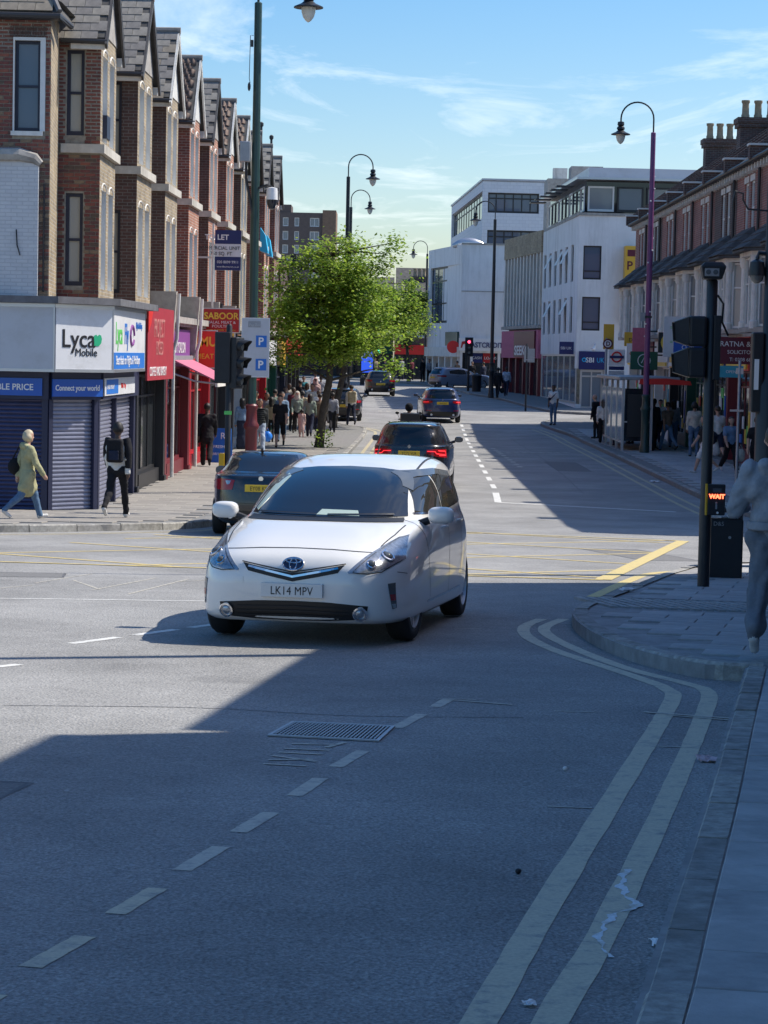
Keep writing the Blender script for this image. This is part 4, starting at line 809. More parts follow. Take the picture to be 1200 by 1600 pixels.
text('TO LET', .21, 'print_white', t, (.02, -.03, 6.54), 0, align='RIGHT', bold=.005); text('COMMERCIAL UNIT', .145, 'ink', t, (.35, -.03, 6.25), 0, align='RIGHT', sx=.95); text('750 SQ. FT', .145, 'ink', t, (.12, -.03, 6.09), 0, align='RIGHT', sx=.95); text('020 8099 9911', .11, 'print_white', t, (0, -.03, 5.86), 0, align='CENTER', sx=.95); text('www.ifbsurveyors.co.uk', .07, 'print_white', t, (0, -.03, 5.74), 0, align='CENTER', sx=.95)
mb = MB(); mb.box(-.46, -.41, -.05, .05, 4.2, 7.0); mb.box(-1.0, -.4, .02, .06, 6.0, 6.05); mb.build('post', 'timber_white', t)
for k in (0, 1):
    t = thing('awning_blind', ('nearer', 'farther')[k]+' of two bright cyan window blinds high on the left terrace above the trees', 'blind', (-4.98, 88+3.2*k, 0))
    mb = MB(); mb.extr([(0, 0, 8.1), (0, 0, 7.2), (.3, 0, 7.1), (.3, 0, 7.2), (.2, 0, 7.8)], (0, .8, 0)); mb.build('fabric', 'cyan_cloth', t)
    mb = MB(); mb.tube([(0, .02, 7.2), (.31, .02, 7.1), (.31, .78, 7.1), (0, .78, 7.2)], .015, 5); mb.build('frame', 'alu', t)
# A-board
t = thing('pavement_board', 'blue A-board with white lettering on the pavement beside the man in black', 'A-board', (-4.72, 65.6, .12), R(-6))
for s in (-1, 1): mb = MB(); mb.extr([(-.28, -s*.28, 0), (.28, -s*.28, 0), (.28, -s*.03, .98), (-.28, -s*.03, .98)], (0, s*.03, 0)); mb.build('panel', 'print_blue', t)
text('RI', .26, 'print_white', t, (-.02, -.12, .68), 0, tilt=0); text('FRESH', .12, 'print_white', t, (-.2, -.22, .42), 0); text('BIRYANI', .1, 'print_white', t, (-.22, -.28, .22), 0)

# ------------------------------------------------------------ right terrace: red brick over white bays over shops
RX = 11.35; RP = 5.1; RY0 = 44.5; NR = 12
ordn = ['first', 'second', 'third', 'fourth', 'fifth', 'sixth', 'seventh', 'eighth', 'ninth', 'tenth', 'eleventh', 'twelfth']
shopn = ['', '', '', '', 'maroon solicitors shop with white lettering behind the traffic light', 'red fronted shop with steel shutter beside the bus queue', 'dark shop behind the blue exchange sign', 'green and black shop behind the bus shelter', 'shop with round orange logo behind the purple lamp post', 'dark shop behind the green cafe sign', 'shop with glowing window above the bus shelter', 'last shop of the right terrace before the bank']
RH = []
def right_house(i):
    """local frame: +x outward to the street, +y towards the camera"""
    yy = RY0+RP*(i+1); vis = i >= 3
    h = thing('terraced_house', ordn[i]+' house of the right terrace, red brick with paired windows above a white bay', 'house', (RX, yy, 0), PI, 'red brick houses of the right terrace')
    wf = Wall((0, 0, 0), (0, 1, 0), (1, 0, 0)); ops = [(1.55, 2.35, 7.35, 9.0), (2.75, 3.55, 7.35, 9.0)]
    mb = MB(); wf.wall(mb, 0, RP, 4.2, 9.45, ops, .15); mb.box(-6.2, -.25, .005, RP-.005, 4.2, 9.4)
    mb.quad((0, 0, 4.2), (-.3, 0, 4.2), (-.3, 0, 9.45), (0, 0, 9.45)); mb.quad((0, RP, 4.2), (-.3, RP, 4.2), (-.3, RP, 9.45), (0, RP, 9.45)); mb.build('wall', ['brick_right', 'brick_right', 'brick_dark', 'brick_right'][i % 4], h)
    for r_ in ops: wf.window(h, r_, 'frame_white', 'pane_grey' if i % 2 else 'pane_curtain', depth=.1, fr=.07, sill='stone_white', head='stone_white')
    # bay with stone piers
    B0, B1, BX = .75, 4.35, .75
    CP = [(0, B1), (BX, B1-.8), (BX, B0+.8), (0, B0)]          # canted bay, camera side first
    inn = [(0, B1-.16), (BX-.14, B1-.88), (BX-.14, B0+.88), (0, B0+.16)]
    mb = MB(); mb.prism(inn[::-1], 4.25, 6.5); mb.build('bay_core', 'pane_dark', h)
    for k, (x, y) in enumerate(CP):
        x = max(x, .1); mb = MB(); mb.lathe([(.15, 4.3), (.15, 4.5), (.11, 4.55), (.105, 6.1), (.14, 6.16), (.16, 6.24), (.16, 6.42)], 10, (x-.04, y, 0)); mb.build('bay_pier', 'stone_white', h)
    for y in (B0+1.75, ): mb = MB(); mb.box(BX-.2, BX, y, y+.2, 4.35, 6.42); mb.build('bay_pier', 'stone_white', h)
    ex = lambda e: [(0, B1+e), (BX+e, B1-.8+e*.4), (BX+e, B0+.8-e*.4), (0, B0-e)]
    mb = MB(); mb.prism(ex(.12)[::-1], 6.42, 6.62); mb.build('bay_head', 'stone_white', h)
    mb = MB(); mb.prism(ex(.1)[::-1], 4.2, 4.34); mb.build('bay_sill', 'stone_grey', h)
    for p_, q_ in ((CP[1], CP[0]), (CP[2], CP[1]), (CP[3], CP[2])):
        d_ = Vector((q_[0]-p_[0], q_[1]-p_[1], 0)); L_ = d_.length; d_.normalize(); wb = Wall((*p_, 0), d_, (d_.y, -d_.x, 0))
        wb.window(h, (.13, L_-.13, 4.36, 6.4), 'frame_white', 'pane_grey' if (i+int(p_[1]*3)) % 3 else 'pane_curtain', depth=.1, fr=.06, bars_h=(.62,), bars_v=() if L_ < 1.5 else (.33, .66))
    # hipped slate roof over the bay
    e = ex(.34); mb = MB(); mb.add([(0, B1-.55, 7.5), (0, B0+.55, 7.5)]+[(x, y, 6.6) for x, y in e]+[(x, y, 6.54) for x, y in e], [(0, 1, 4, 3), (0, 3, 2), (1, 5, 4), (2, 3, 7, 6), (3, 4, 8, 7), (4, 5, 9, 8), (6, 7, 8, 9)]); bayroof = mb.build('bay_roof', 'slate_dark', h)
    if vis:
        for r_ in range(4):
            t0, t1 = r_/4, (r_+1)/4+.02; V = []
            for t_, dd in ((t0, .03), (t1, .012)):
                for ax_, ay_ in ((e[0], (0, B1-.55)), (e[1], (0, B1-.55)), (e[2], (0, B0+.55)), (e[3], (0, B0+.55))): V.append((ax_[0]+(ay_[0]-ax_[0])*t_+dd, ax_[1]+(ay_[1]-ax_[1])*t_, 6.6+.9*t_+dd))
            mb = MB(); mb.add(V, [(0, 1, 5, 4), (1, 2, 6, 5), (2, 3, 7, 6)]); so_ = mb.build('slate_course', 'slate_dark', bayroof).modifiers.new('s', 'SOLIDIFY'); so_.thickness = .02
    # eaves, roof, party wall upstand
    mb = MB(); mb.box(-.1, .3, 0, RP, 9.42, 9.5); mb.tube([(.34, 0, 9.5), (.34, RP, 9.5)], .07, 8); mb.build('gutter', 'gutter', h)
    for k in range(9): MB().box(0, .24, .2+k*.57, .32+k*.57, 9.24, 9.42).build('eaves_bracket', 'stone_white', h)
    mb = MB(); mb.extr([(.36, 0, 9.5), (-3.2, 0, 12.2), (-6.9, 0, 9.5)], (0, RP, 0)); mb.build('roof', 'slate_dark', h)
    mb = MB(); mb.extr([(.42, -.16, 9.5), (.42, -.16, 9.82), (-3.2, -.16, 12.45), (-3.3, -.16, 12.2)], (0, .32, 0)); mb.build('party_wall', 'brick_dark', h)
    mb = MB(); mb.box(-.35, .5, -.24, .24, 9.9, 9.96); mb.build('party_coping', 'stone_white', h)
    mb = MB(); mb.box(-.33, .46, -.17, .17, 9.5, 9.9); mb.build('party_block', 'brick_dark', h)
    mb = MB(); mb.tube([(.08, RP-.25, 9.4), (.08, RP-.25, 4.3)], .05, 8); mb.build('downpipe', 'gutter', h, smooth=True)
    return h
for i in range(NR): RH.append(right_house(i))
def chimney(parent, x, y, z0, z1, w, d, n, m='brick_dark'):
    c = MB().box(x-w/2, x+w/2, y-d/2, y+d/2, z0, z1).build('chimney', m, parent)
    mb = MB(); mb.box(x-w/2-.08, x+w/2+.08, y-d/2-.08, y+d/2+.08, z1-.35, z1-.2); mb.box(x-w/2-.12, x+w/2+.12, y-d/2-.12, y+d/2+.12, z1-.2, z1); mb.build('chimney_cap', 'brick_dark', c)
    for k in range(n):
        px = x+(k-(n-1)/2)*(w/n); p = MB().lathe([(.15, z1-.02), (.16, z1+.12), (.135, z1+.18), (.125, z1+.55), (.16, z1+.6), (.16, z1+.68), (.12, z1+.68)], 12, (px, y, 0)).build('chimney_pot', 'pot', c, smooth=True)
mat('pot', (.34, .27, .18), .85, var=.25, scale=6)
chimney(RH[10], -2.9, 2.2, 10.6, 12.8, 1.7, .8, 4); chimney(RH[8], -2.7, 3.5, 10.6, 12.5, 1.9, .9, 4); chimney(RH[6], -2.7, 2.4, 10.6, 12.4, 1.8, .9, 4)
def right_shop(i, col, fcol, glass='pane_shop'):
    h = thing('shop', shopn[i] if shopn[i] else ordn[i]+' shop of the right terrace towards the side road', 'shop', (RX-.02, RY0+RP*(i+1), 0), PI, 'shops under the right terrace')
    mb = MB(); mb.box(-6, -.4, .03, RP-.03, -.05, 4.18); mb.build('interior', 'ink', h)
    for y in (0, RP-.3): MB().box(-.39, .14, y+.01, y+.29, -.1, 3.2).build('pilaster', col, h, bevel=.01)
    MB().box(-.39, .2, .31, RP-.31, 3.05, 4.1).build('fascia', fcol, h)
    MB().box(-.39, .3, .005, RP-.005, 4.1, 4.19).build('cornice', 'stone_grey', h)
    MB().box(-.3, .05, 1.4, RP-.31, -.1, .5).build('stall_riser', col, h)
    W = Wall((-.05, .3, 0), (0, 1, 0), (1, 0, 0))
    W.window(h, (1.1, RP-.6, .5, 3.03), col, glass, depth=.05, fr=.06, bars_h=(.8,), bars_v=(.33, .66), name='shop_window'); W.window(h, (.02, 1.08, .02, 3.03), col, glass, depth=.2, fr=.09, bars_h=(.76,), name='door')
    return h
rs = [('frame_white', 'sign_white'), ('frame_black', 'sign_navy'), ('frame_navy', 'sign_blue'), ('frame_black', 'sign_red'), ('frame_white', 'maroon'), ('shop_maroon', 'bright_red'), ('frame_black', 'sign_navy'), ('sign_green', 'frame_black'), ('frame_black', 'sign_yellow'), ('frame_white', 'sign_white'), ('frame_navy', 'maroon'), ('frame_white', 'sign_white')]
SHR = [right_shop(i, a, b) for i, (a, b) in enumerate(rs)]
rgp = random.Random(9)
for i in range(4, 12):          # posters and price cards stuck on the shop glass, hanging blinds
    for k in range(6):
        y = 1.45+k*.52+rgp.uniform(-.1, .1); z = rgp.choice((.75, 1.2, 1.7, 2.1)); MB().box(-.035, -.012+.012, y, y+rgp.uniform(.25, .45), z, z+rgp.uniform(.25, .6)).build('poster', rgp.choice(['print_white', 'print_yellow', 'bright_red', 'print_blue', 'print_lime', 'sign_white']), SHR[i])
    MB().box(.2, .26, .5, RP-.5, 3.1, 3.25).build('sign_strip', rgp.choice(['print_white', 'print_yellow', 'sign_white']), SHR[i])
    MB().box(.14, .17, RP-.26, RP-.04, 1.0, 2.2).build('pilaster_poster', rgp.choice(['print_white', 'print_yellow', 'teal', 'sign_blue']), SHR[i])
text('RATNA & CO', .62, 'print_white', SHR[4], (.205, 4.7, 3.55), PI/2, sx=1.0); text('SOLICITORS', .4, 'print_white', SHR[4], (.205, 4.7, 3.15), PI/2, sx=1.0)
text('CHICKEN', .6, 'print_yellow', SHR[5], (.205, .8, 3.35), PI/2)

# projecting signs on the right terrace
def rsign(label, x, y, z0, z1, w, m, lines, bracket=True):
    t = thing('projecting_sign', label, 'sign', (x, y, 0)); MB().box(-w/2, w/2, -.05, .05, z0, z1).build('panel', m, t)
    if bracket: MB().box(w/2, RX-x+.05, -.02, .02, z1-.16, z1-.1).build('bracket', 'gutter', t)
    for s, size, mm, z in lines: text(s, size, mm, t, (0, -.056, z), 0, align='CENTER')
    return t
rsign('maroon RATNA and CO solicitors hanging sign right of the camera pole', 10.62, 68.5, 3.25, 4.05, 1.35, 'maroon', [('RATNA & CO', .22, 'print_white', 3.78), ('SOLICITORS', .16, 'print_white', 3.56), ('T: 0208 682', .15, 'print_white', 3.34)])
rsign('pale blue poster panel below the maroon solicitors sign', 10.3, 68.4, 2.85, 3.2, .75, 'teal', [('OPEN', .12, 'print_white', 2.98)], False)
rsign('blue O-M exchange sign beside the signal head', 10.05, 76.5, 3.25, 3.95, .95, 'sign_blue', [('O-M', .22, 'print_white', 3.7), ('EXCHANGE', .16, 'print_white', 3.5), ('MONEY', .13, 'print_white', 3.32)])
rsign('tall white menu banner beside the blue exchange sign', 9.95, 79.5, 3.45, 4.85, .72, 'sign_white', [('= =', .2, 'print_lime', 4.4), ('= =', .2, 'print_lime', 3.9)])
t = rsign('dark green cafe sign with white ring emblem', 9.95, 88.5, 2.95, 3.65, 1.05, 'sign_green', [])
mb = MB(); mb.tube([(.24*math.cos(k*PI/10), -.055, 3.3+.24*math.sin(k*PI/10)) for k in range(21)], .018, 5); mb.tube([(-.1, -.055, 3.2), (0, -.055, 3.42), (.1, -.055, 3.2)], .02, 5); mb.build('emblem', 'print_white', t)
t = rsign('round orange and cream shop emblem behind the purple lamp post', 10.4, 84, 3.6, 4.35, .9, 'frame_black', [])
MB().lathe([(.36, 0), (.36, .02)], 20, (0, -.06, 3.98), 'y').build('emblem', 'print_yellow', t); MB().lathe([(.26, 0), (.26, .02)], 20, (0, -.082, 3.98), 'y').build('emblem', 'sign_red', t)
t = rsign('pink and amber lit window poster above the bus shelter', 10.1, 91, 3.3, 4.6, .7, 'awning_pink', [])
rsign('white and red hanging sign between the green cafe sign and the bank', 10.3, 94.5, 3.2, 4.0, .8, 'print_white', [('CAFE', .25, 'sign_red', 3.5)])
rsign('yellow hanging sign above the shelter roof', 10.5, 97.5, 3.9, 4.5, .8, 'sign_yellow', [('DELI', .22, 'ink', 4.1)])
rsign('small white and amber menu board between signal head and blue sign', 9.93, 74, 4.0, 4.22, .42, 'print_white', [('III', .16, 'sign_yellow', 4.03)])

# ------------------------------------------------------------ the white bank building on the next corner
bank = thing('bank_building', 'white rendered three storey corner bank with glazed roof storey', 'building', (0, 0, 0))
BA = (9.83, 119.0); BB = (9.12, 136); BC = (24, 119.6)
wc = seg(BA, BC)[0]; lc = seg(BA, BC)[1]; wst, ls = seg(BB, BA)
ops = [(.25, 1.2, 4.8, 6.55), (.25, 1.2, 7.45, 9.2), (2.9, 3.9, 7.45, 9.2), (2.9, 3.9, 4.8, 6.55)]
mb = MB(); wc.wall(mb, 0, lc, 4.2, 10.75, ops, .18); mb.build('wall', 'render_white', bank)
for r_ in ops: wc.window(bank, r_, 'frame_black', 'pane_blue', depth=.14, fr=.07, bars_h=(.25,))
o2 = []
for z0, z1 in ((4.7, 6.6), (7.4, 9.35)):
    for k in range(6): o2.append((.8+k*2.6, 1.9+k*2.6, z0, z1))
mb = MB(); wst.wall(mb, 0, ls, 4.2, 10.75, o2, .2); mb.build('wall', 'render_white', bank)
for k, r_ in enumerate(o2):
    wn_ = wst.window(bank, r_, 'frame_black', 'pane_blue' if k % 3 else 'pane_dark', depth=.14, fr=.08, bars_h=(.5,))
    if k in (1, 4, 7, 9, 10): mb = MB(); p = wst.p(r_[0]+.1, r_[3]-.1, -.1); mb.obox(p, wst.u, Vector((wst.n.x*.45, wst.n.y*.45, -.9)), wst.n, r_[1]-r_[0]-.2, .9, .03); mb.build('open_casement', 'frame_white', wn_)
mb = MB(); mb.prism([(BA[0]-.06, BA[1]-.08), BC, (24, 136), BB], 10.75, 10.9); mb.build('roof_slab', 'stone_grey', bank)
# glazed set-back storey
R1 = [(BA[0]+.35, BA[1]+.5), (BC[0], BC[1]+.6), (24, 135.5), (BB[0]+.35, BB[1]-.3)]
mb = MB(); mb.prism(R1, 10.9, 12.6); mb.build('roof_storey', 'pane_dark', bank)
wr, lr = seg(R1[0], R1[1]); wr2, lr2 = seg(R1[3], R1[0])
for w_, l_, n_ in ((wr, lr, 9), (wr2, lr2, 10)):
    for k in range(n_):
        w_.window(bank, (k*l_/n_+.08, (k+1)*l_/n_-.08, 11.0, 12.3), 'frame_black' if k % 3 else 'frame_white', 'pane_blue' if k % 2 else 'pane_grey', depth=-.06, fr=.09, bars_h=(), name='window')
mb = MB(); mb.prism([(BA[0]-.2, BA[1]-.3), (24, 119.2), (24, 136), (BB[0]-.3, BB[1])], 12.6, 12.72); mb.build('canopy_roof', 'alu', bank)
mb = MB(); mb.prism([(BA[0]+.5, BA[1]+.8), (24, 120.4), (24, 135), (BB[0]+.6, BB[1]-.5)], 12.72, 13.3); mb.build('parapet', 'sign_grey', bank)
for k in range(6): p = wst.p(2+k*2.6, 12.3, .2); mb = MB(); mb.obox(p, wst.u, wst.n, (0, 0, 1), .9, .9, .06); mb.build('sun_louvre', 'frame_black', bank)
mb = MB(); mb.box(10.2, 12, 130, 132, 13.3, 14.2); mb.build('plant_room', 'stone_grey', bank)
# ground floor
ops = [(.02, 1.45, .75, 2.8)]
mb = MB(); wc.slab(mb, 1.5, lc, .3, 4.2, -.3, -.02); wc.slab(mb, -.02, 1.5, 2.82, 4.2, -.3, 0); mb.build('ground_wall', 'render_white', bank)
mb = MB(); wst.slab(mb, 0, ls, 3.55, 4.2, -.3, .0); wst.slab(mb, 0, ls, .3, .95, -.3, .0); mb.build('ground_wall', 'render_white', bank)
wst.window(bank, (.2, ls-.2, .95, 3.55), 'alu', 'pane_grey', depth=.08, fr=.1, bars_h=(), bars_v=[(k+1)/6 for k in range(5)], name='shop_window')
wc.window(bank, (.25, 1.45, .72, 2.75), 'alu', 'pane_grey', depth=.1, fr=.1, bars_h=(.84,), bars_v=(.5,), name='door')
mb = MB(); wc.slab(mb, .15, 1.55, 2.78, 3.72, .0, .08); mb.build('sign_panel', 'sign_navy', bank)
a = math.atan2(wc.u.y, wc.u.x); text('SBI', .36, 'print_white', bank, wc.p(.5, 3.15, .085), a, bold=.004); text('UK', .36, 'cyan_cloth', bank, wc.p(1.08, 3.15, .085), a, sx=.8)
for w_, u, z in ((wc, .42, 3.28),): MB().tube([w_.p(u+.09*math.cos(k*PI/8), z+.09*math.sin(k*PI/8), .09) for k in range(17)], .03, 5).build('emblem', 'cyan_cloth', bank)
mb = MB(); mb.box(9.0, 9.75, 119.55, 119.62, 3.55, 4.2); s_ = mb.build('projecting_panel', 'sign_navy', bank); text('SBI UK', .2, 'print_white', bank, (9.06, 119.54, 3.8), 0)
mb = MB(); mb.tube([wc.p(.95, 4.1, .1), wc.p(.95, 4.02, .45), wc.p(.85, 3.85, .5)], .05, 6); mb.ball(wc.p(.85, 3.85, .5), .12, 10, 6); mb.build('camera_dome', 'print_white', bank)
mb = MB(); wc.slab(mb, 2.35, 3.0, 5.2, 9.2, .05, .7); t = tag(mb.build('vertical_sign', 'sign_yellow'), 'tall yellow vertical PAN sign with maroon letters on the bank wall', 'sign')
for k, ch in enumerate('PAN'): text(ch, .62, 'maroon', t, wc.p(2.42, 7.98-k*.62, .71), a, bold=.01)
MB().obox(wc.p(2.45, 8.66, .7), wc.u, (0, 0, 1), wc.n, .4, .34, .01).build('symbol', 'maroon', t)

# ------------------------------------------------------------ SEEKO block with concrete fins
seek = thing('finned_office', 'grey office with vertical concrete fins over a dark red SEEKO shop', 'building', (0, 0, 0))
SA = (7.55, 148.5); ws_, lsk = seg(SA, BB)
mb = MB(); mb.prism([(SA[0]+.32, SA[1]-.05), (BB[0]+.3, BB[1]+.02), (18, 136.1), (18, 160), (9.2, 160)], .3, 10.9); mb.build('wall', 'stone_grey', seek)
mb = MB(); ws_.slab(mb, 0, lsk-.05, 9.6, 10.9, -.29, .1); mb.build('parapet', 'brick_stock', seek)
mb = MB(); ws_.slab(mb, 0, lsk-.05, 5.1, 5.3, -.29, .2); mb.build('ledge', 'stone_grey', seek)
for k in range(12): MB().obox(ws_.p(.1+k*1.08, 5.3, -.29), ws_.u, ws_.n, (0, 0, 1), .3, .36, 4.3).build('fin', 'render_cream', seek)
for k in range(11):
    mb = MB(); ws_.slab(mb, .41+k*1.08, 1.17+k*1.08, 5.4, 9.5, -.31, -.27); wv = mb.build('window', 'pane_dark', seek); mb = MB(); ws_.slab(mb, .41+k*1.08, 1.17+k*1.08, 7.2, 7.6, -.27, -.2); mb.build('spandrel', 'stone_grey', wv)
mb = MB(); ws_.slab(mb, .0, lsk-.1, 3.3, 5.0, -.29, .15); mb.build('fascia', 'awning_pink', seek)
mb = MB(); ws_.slab(mb, lsk-7.6, lsk-.8, 3.35, 4.95, .15, .25); mb.build('sign_panel', 'maroon', seek)
text('SEEKO', .8, 'print_white', seek, ws_.p(lsk-7.3, 3.5, .26), math.atan2(ws_.u.y, ws_.u.x), sx=2.1, bold=.02)
for k in range(6): mb = MB(); ws_.slab(mb, .1+k*2.4, .4+k*2.4, .6, 3.3, -.28, .1); mb.build('pier', 'shop_maroon', seek)
for k in range(5): mb = MB(); ws_.slab(mb, .42+k*2.4, 2.48+k*2.4, .9, 3.2, -.28, -.1); mb.build('shop_window', 'pane_shop', seek)

# ------------------------------------------------------------ white credit shop building and the tall white office behind
fc = thing('credit_building', 'blank white two storey building with FASTCREDIT shop sign', 'building', (0, 0, 0))
FA0, FA1, FB = (5.25, 165), (9.3, 165.2), (3.05, 176.5)
wq, lq = seg(FA0, FA1); wq2, lq2 = seg(FB, FA0)
mb = MB(); wq.wall(mb, 0, lq, 3.6, 11.4); mb.prism([(FA0[0]+.02, FA0[1]+.02), FA1, (9.3, 178), (FB[0]+.3, FB[1])], 4.6, 11.38); mb.build('wall', 'render_white', fc)
mb = MB(); wq.slab(mb, -.03, lq, 11.38, 11.5, -.4, .06); wq.slab(mb, 0, lq, 8.0, 8.06, 0, .03); mb.build('coping', 'stone_grey', fc)
wo_ = [(.8, lq2-.6, 5.8, 10.0)]
mb = MB(); wq2.wall(mb, 0, lq2, 3.6, 11.4, wo_, .25); mb.build('wall', 'render_white', fc)
wq2.window(fc, wo_[0], 'frame_black', 'pane_blue', depth=.2, fr=.14, bars_h=(.35, .75), bars_v=[(k+1)/5 for k in range(4)])
mb = MB(); wq2.slab(mb, lq2-4.5, lq2-.4, 4.1, 5.1, 0, .15); mb.build('sign_panel', 'post_green', fc)
mb = MB(); wq.slab(mb, -.1, 3.05, 3.75, 4.65, 0, .2); mb.build('fascia', 'print_white', fc)
text('FASTCREDIT', .52, 'sign_navy', fc, wq.p(.55, 4.0, .21), 0, sx=.86, bold=.01); mb = MB(); mb.extr([wq.p(.02, 3.95, .21), wq.p(.12, 3.95, .21), wq.p(.2, 4.2, .21), wq.p(.4, 4.25, .21), wq.p(.42, 4.45, .21), wq.p(.1, 4.4, .21)], (0, -.01, 0)); mb.build('logo', 'sign_red', fc)
mb = MB(); wq.slab(mb, 0, lq, 1.0, 3.7, -.4, -.3); mb.build('shop_window', 'pane_shop', fc)
for u, w_, m, s in ((1.1, 1.2, 'sign_navy', 'CASH'), (2.0, 1.2, 'sign_red', 'LOANS')): mb = MB(); wq.slab(mb, u-.3, u+.55, 2.9, 3.6, -.3, -.25); mb.build('poster', m, fc); text(s, .28, 'print_white', fc, wq.p(u-.22, 3.15, -.24), 0)
for u in (.0, .75, 2.75, 3.1): mb = MB(); wq.slab(mb, u, u+.18, 1.0, 3.7, -.3, -.02); mb.build('pier', 'render_white', fc)
mb = MB(); wq2.slab(mb, 0, lq2, 3.3, 4.0, .0, .2); mb.build('fascia', 'stone_white', fc); mb = MB(); wq2.slab(mb, 0, lq2, 1.0, 3.3, -.5, -.4); mb.build('shop_window', 'pane_shop', fc)
for k in range(6): mb = MB(); wq2.slab(mb, k*2.2, k*2.2+.4, 1.0, 3.3, -.4, .05); mb.build('pier', 'stone_white', fc)
MB().lathe([(.0, .0), (.45, .0), (.45, .08), (.0, .08)], 24, (4.75, 165.2, 4.0), 'y').build('oval_sign', 'bright_red', fc)
mb = MB(); mb.tube([(4.6+k*.4, 167, 11.35+.25*math.sin(PI*k/6)) for k in range(7)], [.15, .3, .36, .38, .36, .3, .15], 10); mb.build('roof_dome', 'alu', fc, smooth=True)
tw = thing('white_office', 'tall white brick office with dark strip windows behind the credit building', 'building', (0, 0, 0))
TA, TB_, TC = (8.05, 200), (16.5, 200.6), (6.3, 236)
wt, lt_ = seg(TA, TB_); wt2, lt2 = seg(TC, TA)
brickmat('white_tile', (.72, .73, .75), (.68, .69, .72), (.58, .59, .62), bw=.6, rh=.3, ms=.015, bump=.2, noise=.04)
op = [(.45, 4.95, 15.9, 17.65), (.45, 4.95, 12.4, 14.4)]; op2 = [(1, lt2-.6, 15.4, 17.8), (1, lt2-.6, 11.6, 13.6)]
mb = MB(); wt.wall(mb, 0, lt_, 1, 18.7, op, .4); wt2.wall(mb, 0, lt2, 1, 18.7, op2, .4); mb.prism([TA, TB_, (16.5, 236), TC], 18.6, 18.75); mb.build('wall', 'white_tile', tw)
for r_ in op: wt.window(tw, r_, 'frame_black', 'pane_blue', depth=.3, fr=.14, bars_h=(.72,), bars_v=[(k+1)/6 for k in range(5)])
for r_ in op2: wt2.window(tw, r_, 'frame_black', 'pane_dark', depth=.3, fr=.14, bars_h=(.7,), bars_v=[(k+1)/12 for k in range(11)])
mb = MB(); wt.slab(mb, -.1, lt_, 18.7, 18.85, -.5, .1); wt2.slab(mb, 0, lt2, 18.7, 18.85, -.5, .1); mb.build('coping', 'sign_grey', tw)
t = thing('rooftop_plant', 'grey rooftop plant box between the white office and the bank', 'building', (0, 0, 0)); MB().box(12.3, 14.6, 180, 184, 1, 17.4).build('wall', 'stone_grey', t); MB().box(12.8, 13.9, 181, 182, 17.4, 18.3).build('vent', 'stone_white', t)

# ------------------------------------------------------------ far blocks closing the view
def block(label, x0, x1, y, d, h, wallm, rows, cols_, roofm='slate_dark', shopm='frame_black', pm='pane_dark', pitched=True, name='shop_house', z0=1.0, lit=None):
    t = thing(name, label, 'building', (0, 0, 0)); w_, L = seg((x0, y), (x1, y))
    op = []
    for r_ in range(rows):
        for c in range(cols_): u = L*(c+.5)/cols_; ww = L/cols_*.26; zb = 4.6+(h-4.9)/rows*r_; op.append((u-ww, u+ww, zb+.3, zb+(h-4.9)/rows*.78))
    mb = MB(); w_.wall(mb, 0, L, 4.2, h, op, .2); mb.prism([(x0, y+.3), (x1, y+.3), (x1, y+d), (x0, y+d)], z0-1, h-.02); mb.build('wall', wallm, t)
    for r_ in op: w_.window(t, r_, 'frame_white', pm, depth=.15, fr=.08, sill='stone_white')
    mb = MB(); w_.slab(mb, 0, L, 3.4, 4.2, -.2, .25); mb.build('fascia', lit or random.choice(['sign_navy', 'bright_red', 'sign_green', 'sign_white']), t)
    mb = MB(); w_.slab(mb, 0, L, z0-.3, 3.4, -.2, -.1); mb.build('shop_window', 'pane_shop', t)
    for c in range(cols_+1): mb = MB(); w_.slab(mb, min(L-.3, c*L/cols_), min(L-.3, c*L/cols_)+.3, z0-.3, 3.4, -.1, .1); mb.build('pilaster', shopm, t)
    if pitched: mb = MB(); mb.extr([(x0, y-.3, h), (x0, y+d/2, h+2.2), (x0, y+d, h)], (x1-x0, 0, 0)); mb.build('roof', roofm, t)
    return t
b1 = block('far brown shop house right of the tree behind the traffic signal', .6, 3.6, 192, 8, 8.6, 'brick_dark', 2, 2)
chimney(b1, 2.6, 194, 8.6, 10.0, 1.2, .7, 3)
b2 = block('far brick shop house seen through the tree crowns', -3.2, .5, 199, 8, 8.0, 'brick_red', 2, 2)
b3 = block('far stock brick shop house left of the tree trunks', -8, -3.3, 206, 8, 7.6, 'brick_stock', 2, 3)
b4 = block('distant pale shop house at the bend of the street', -16, -8.1, 214, 8, 7.8, 'render_cream', 2, 4)
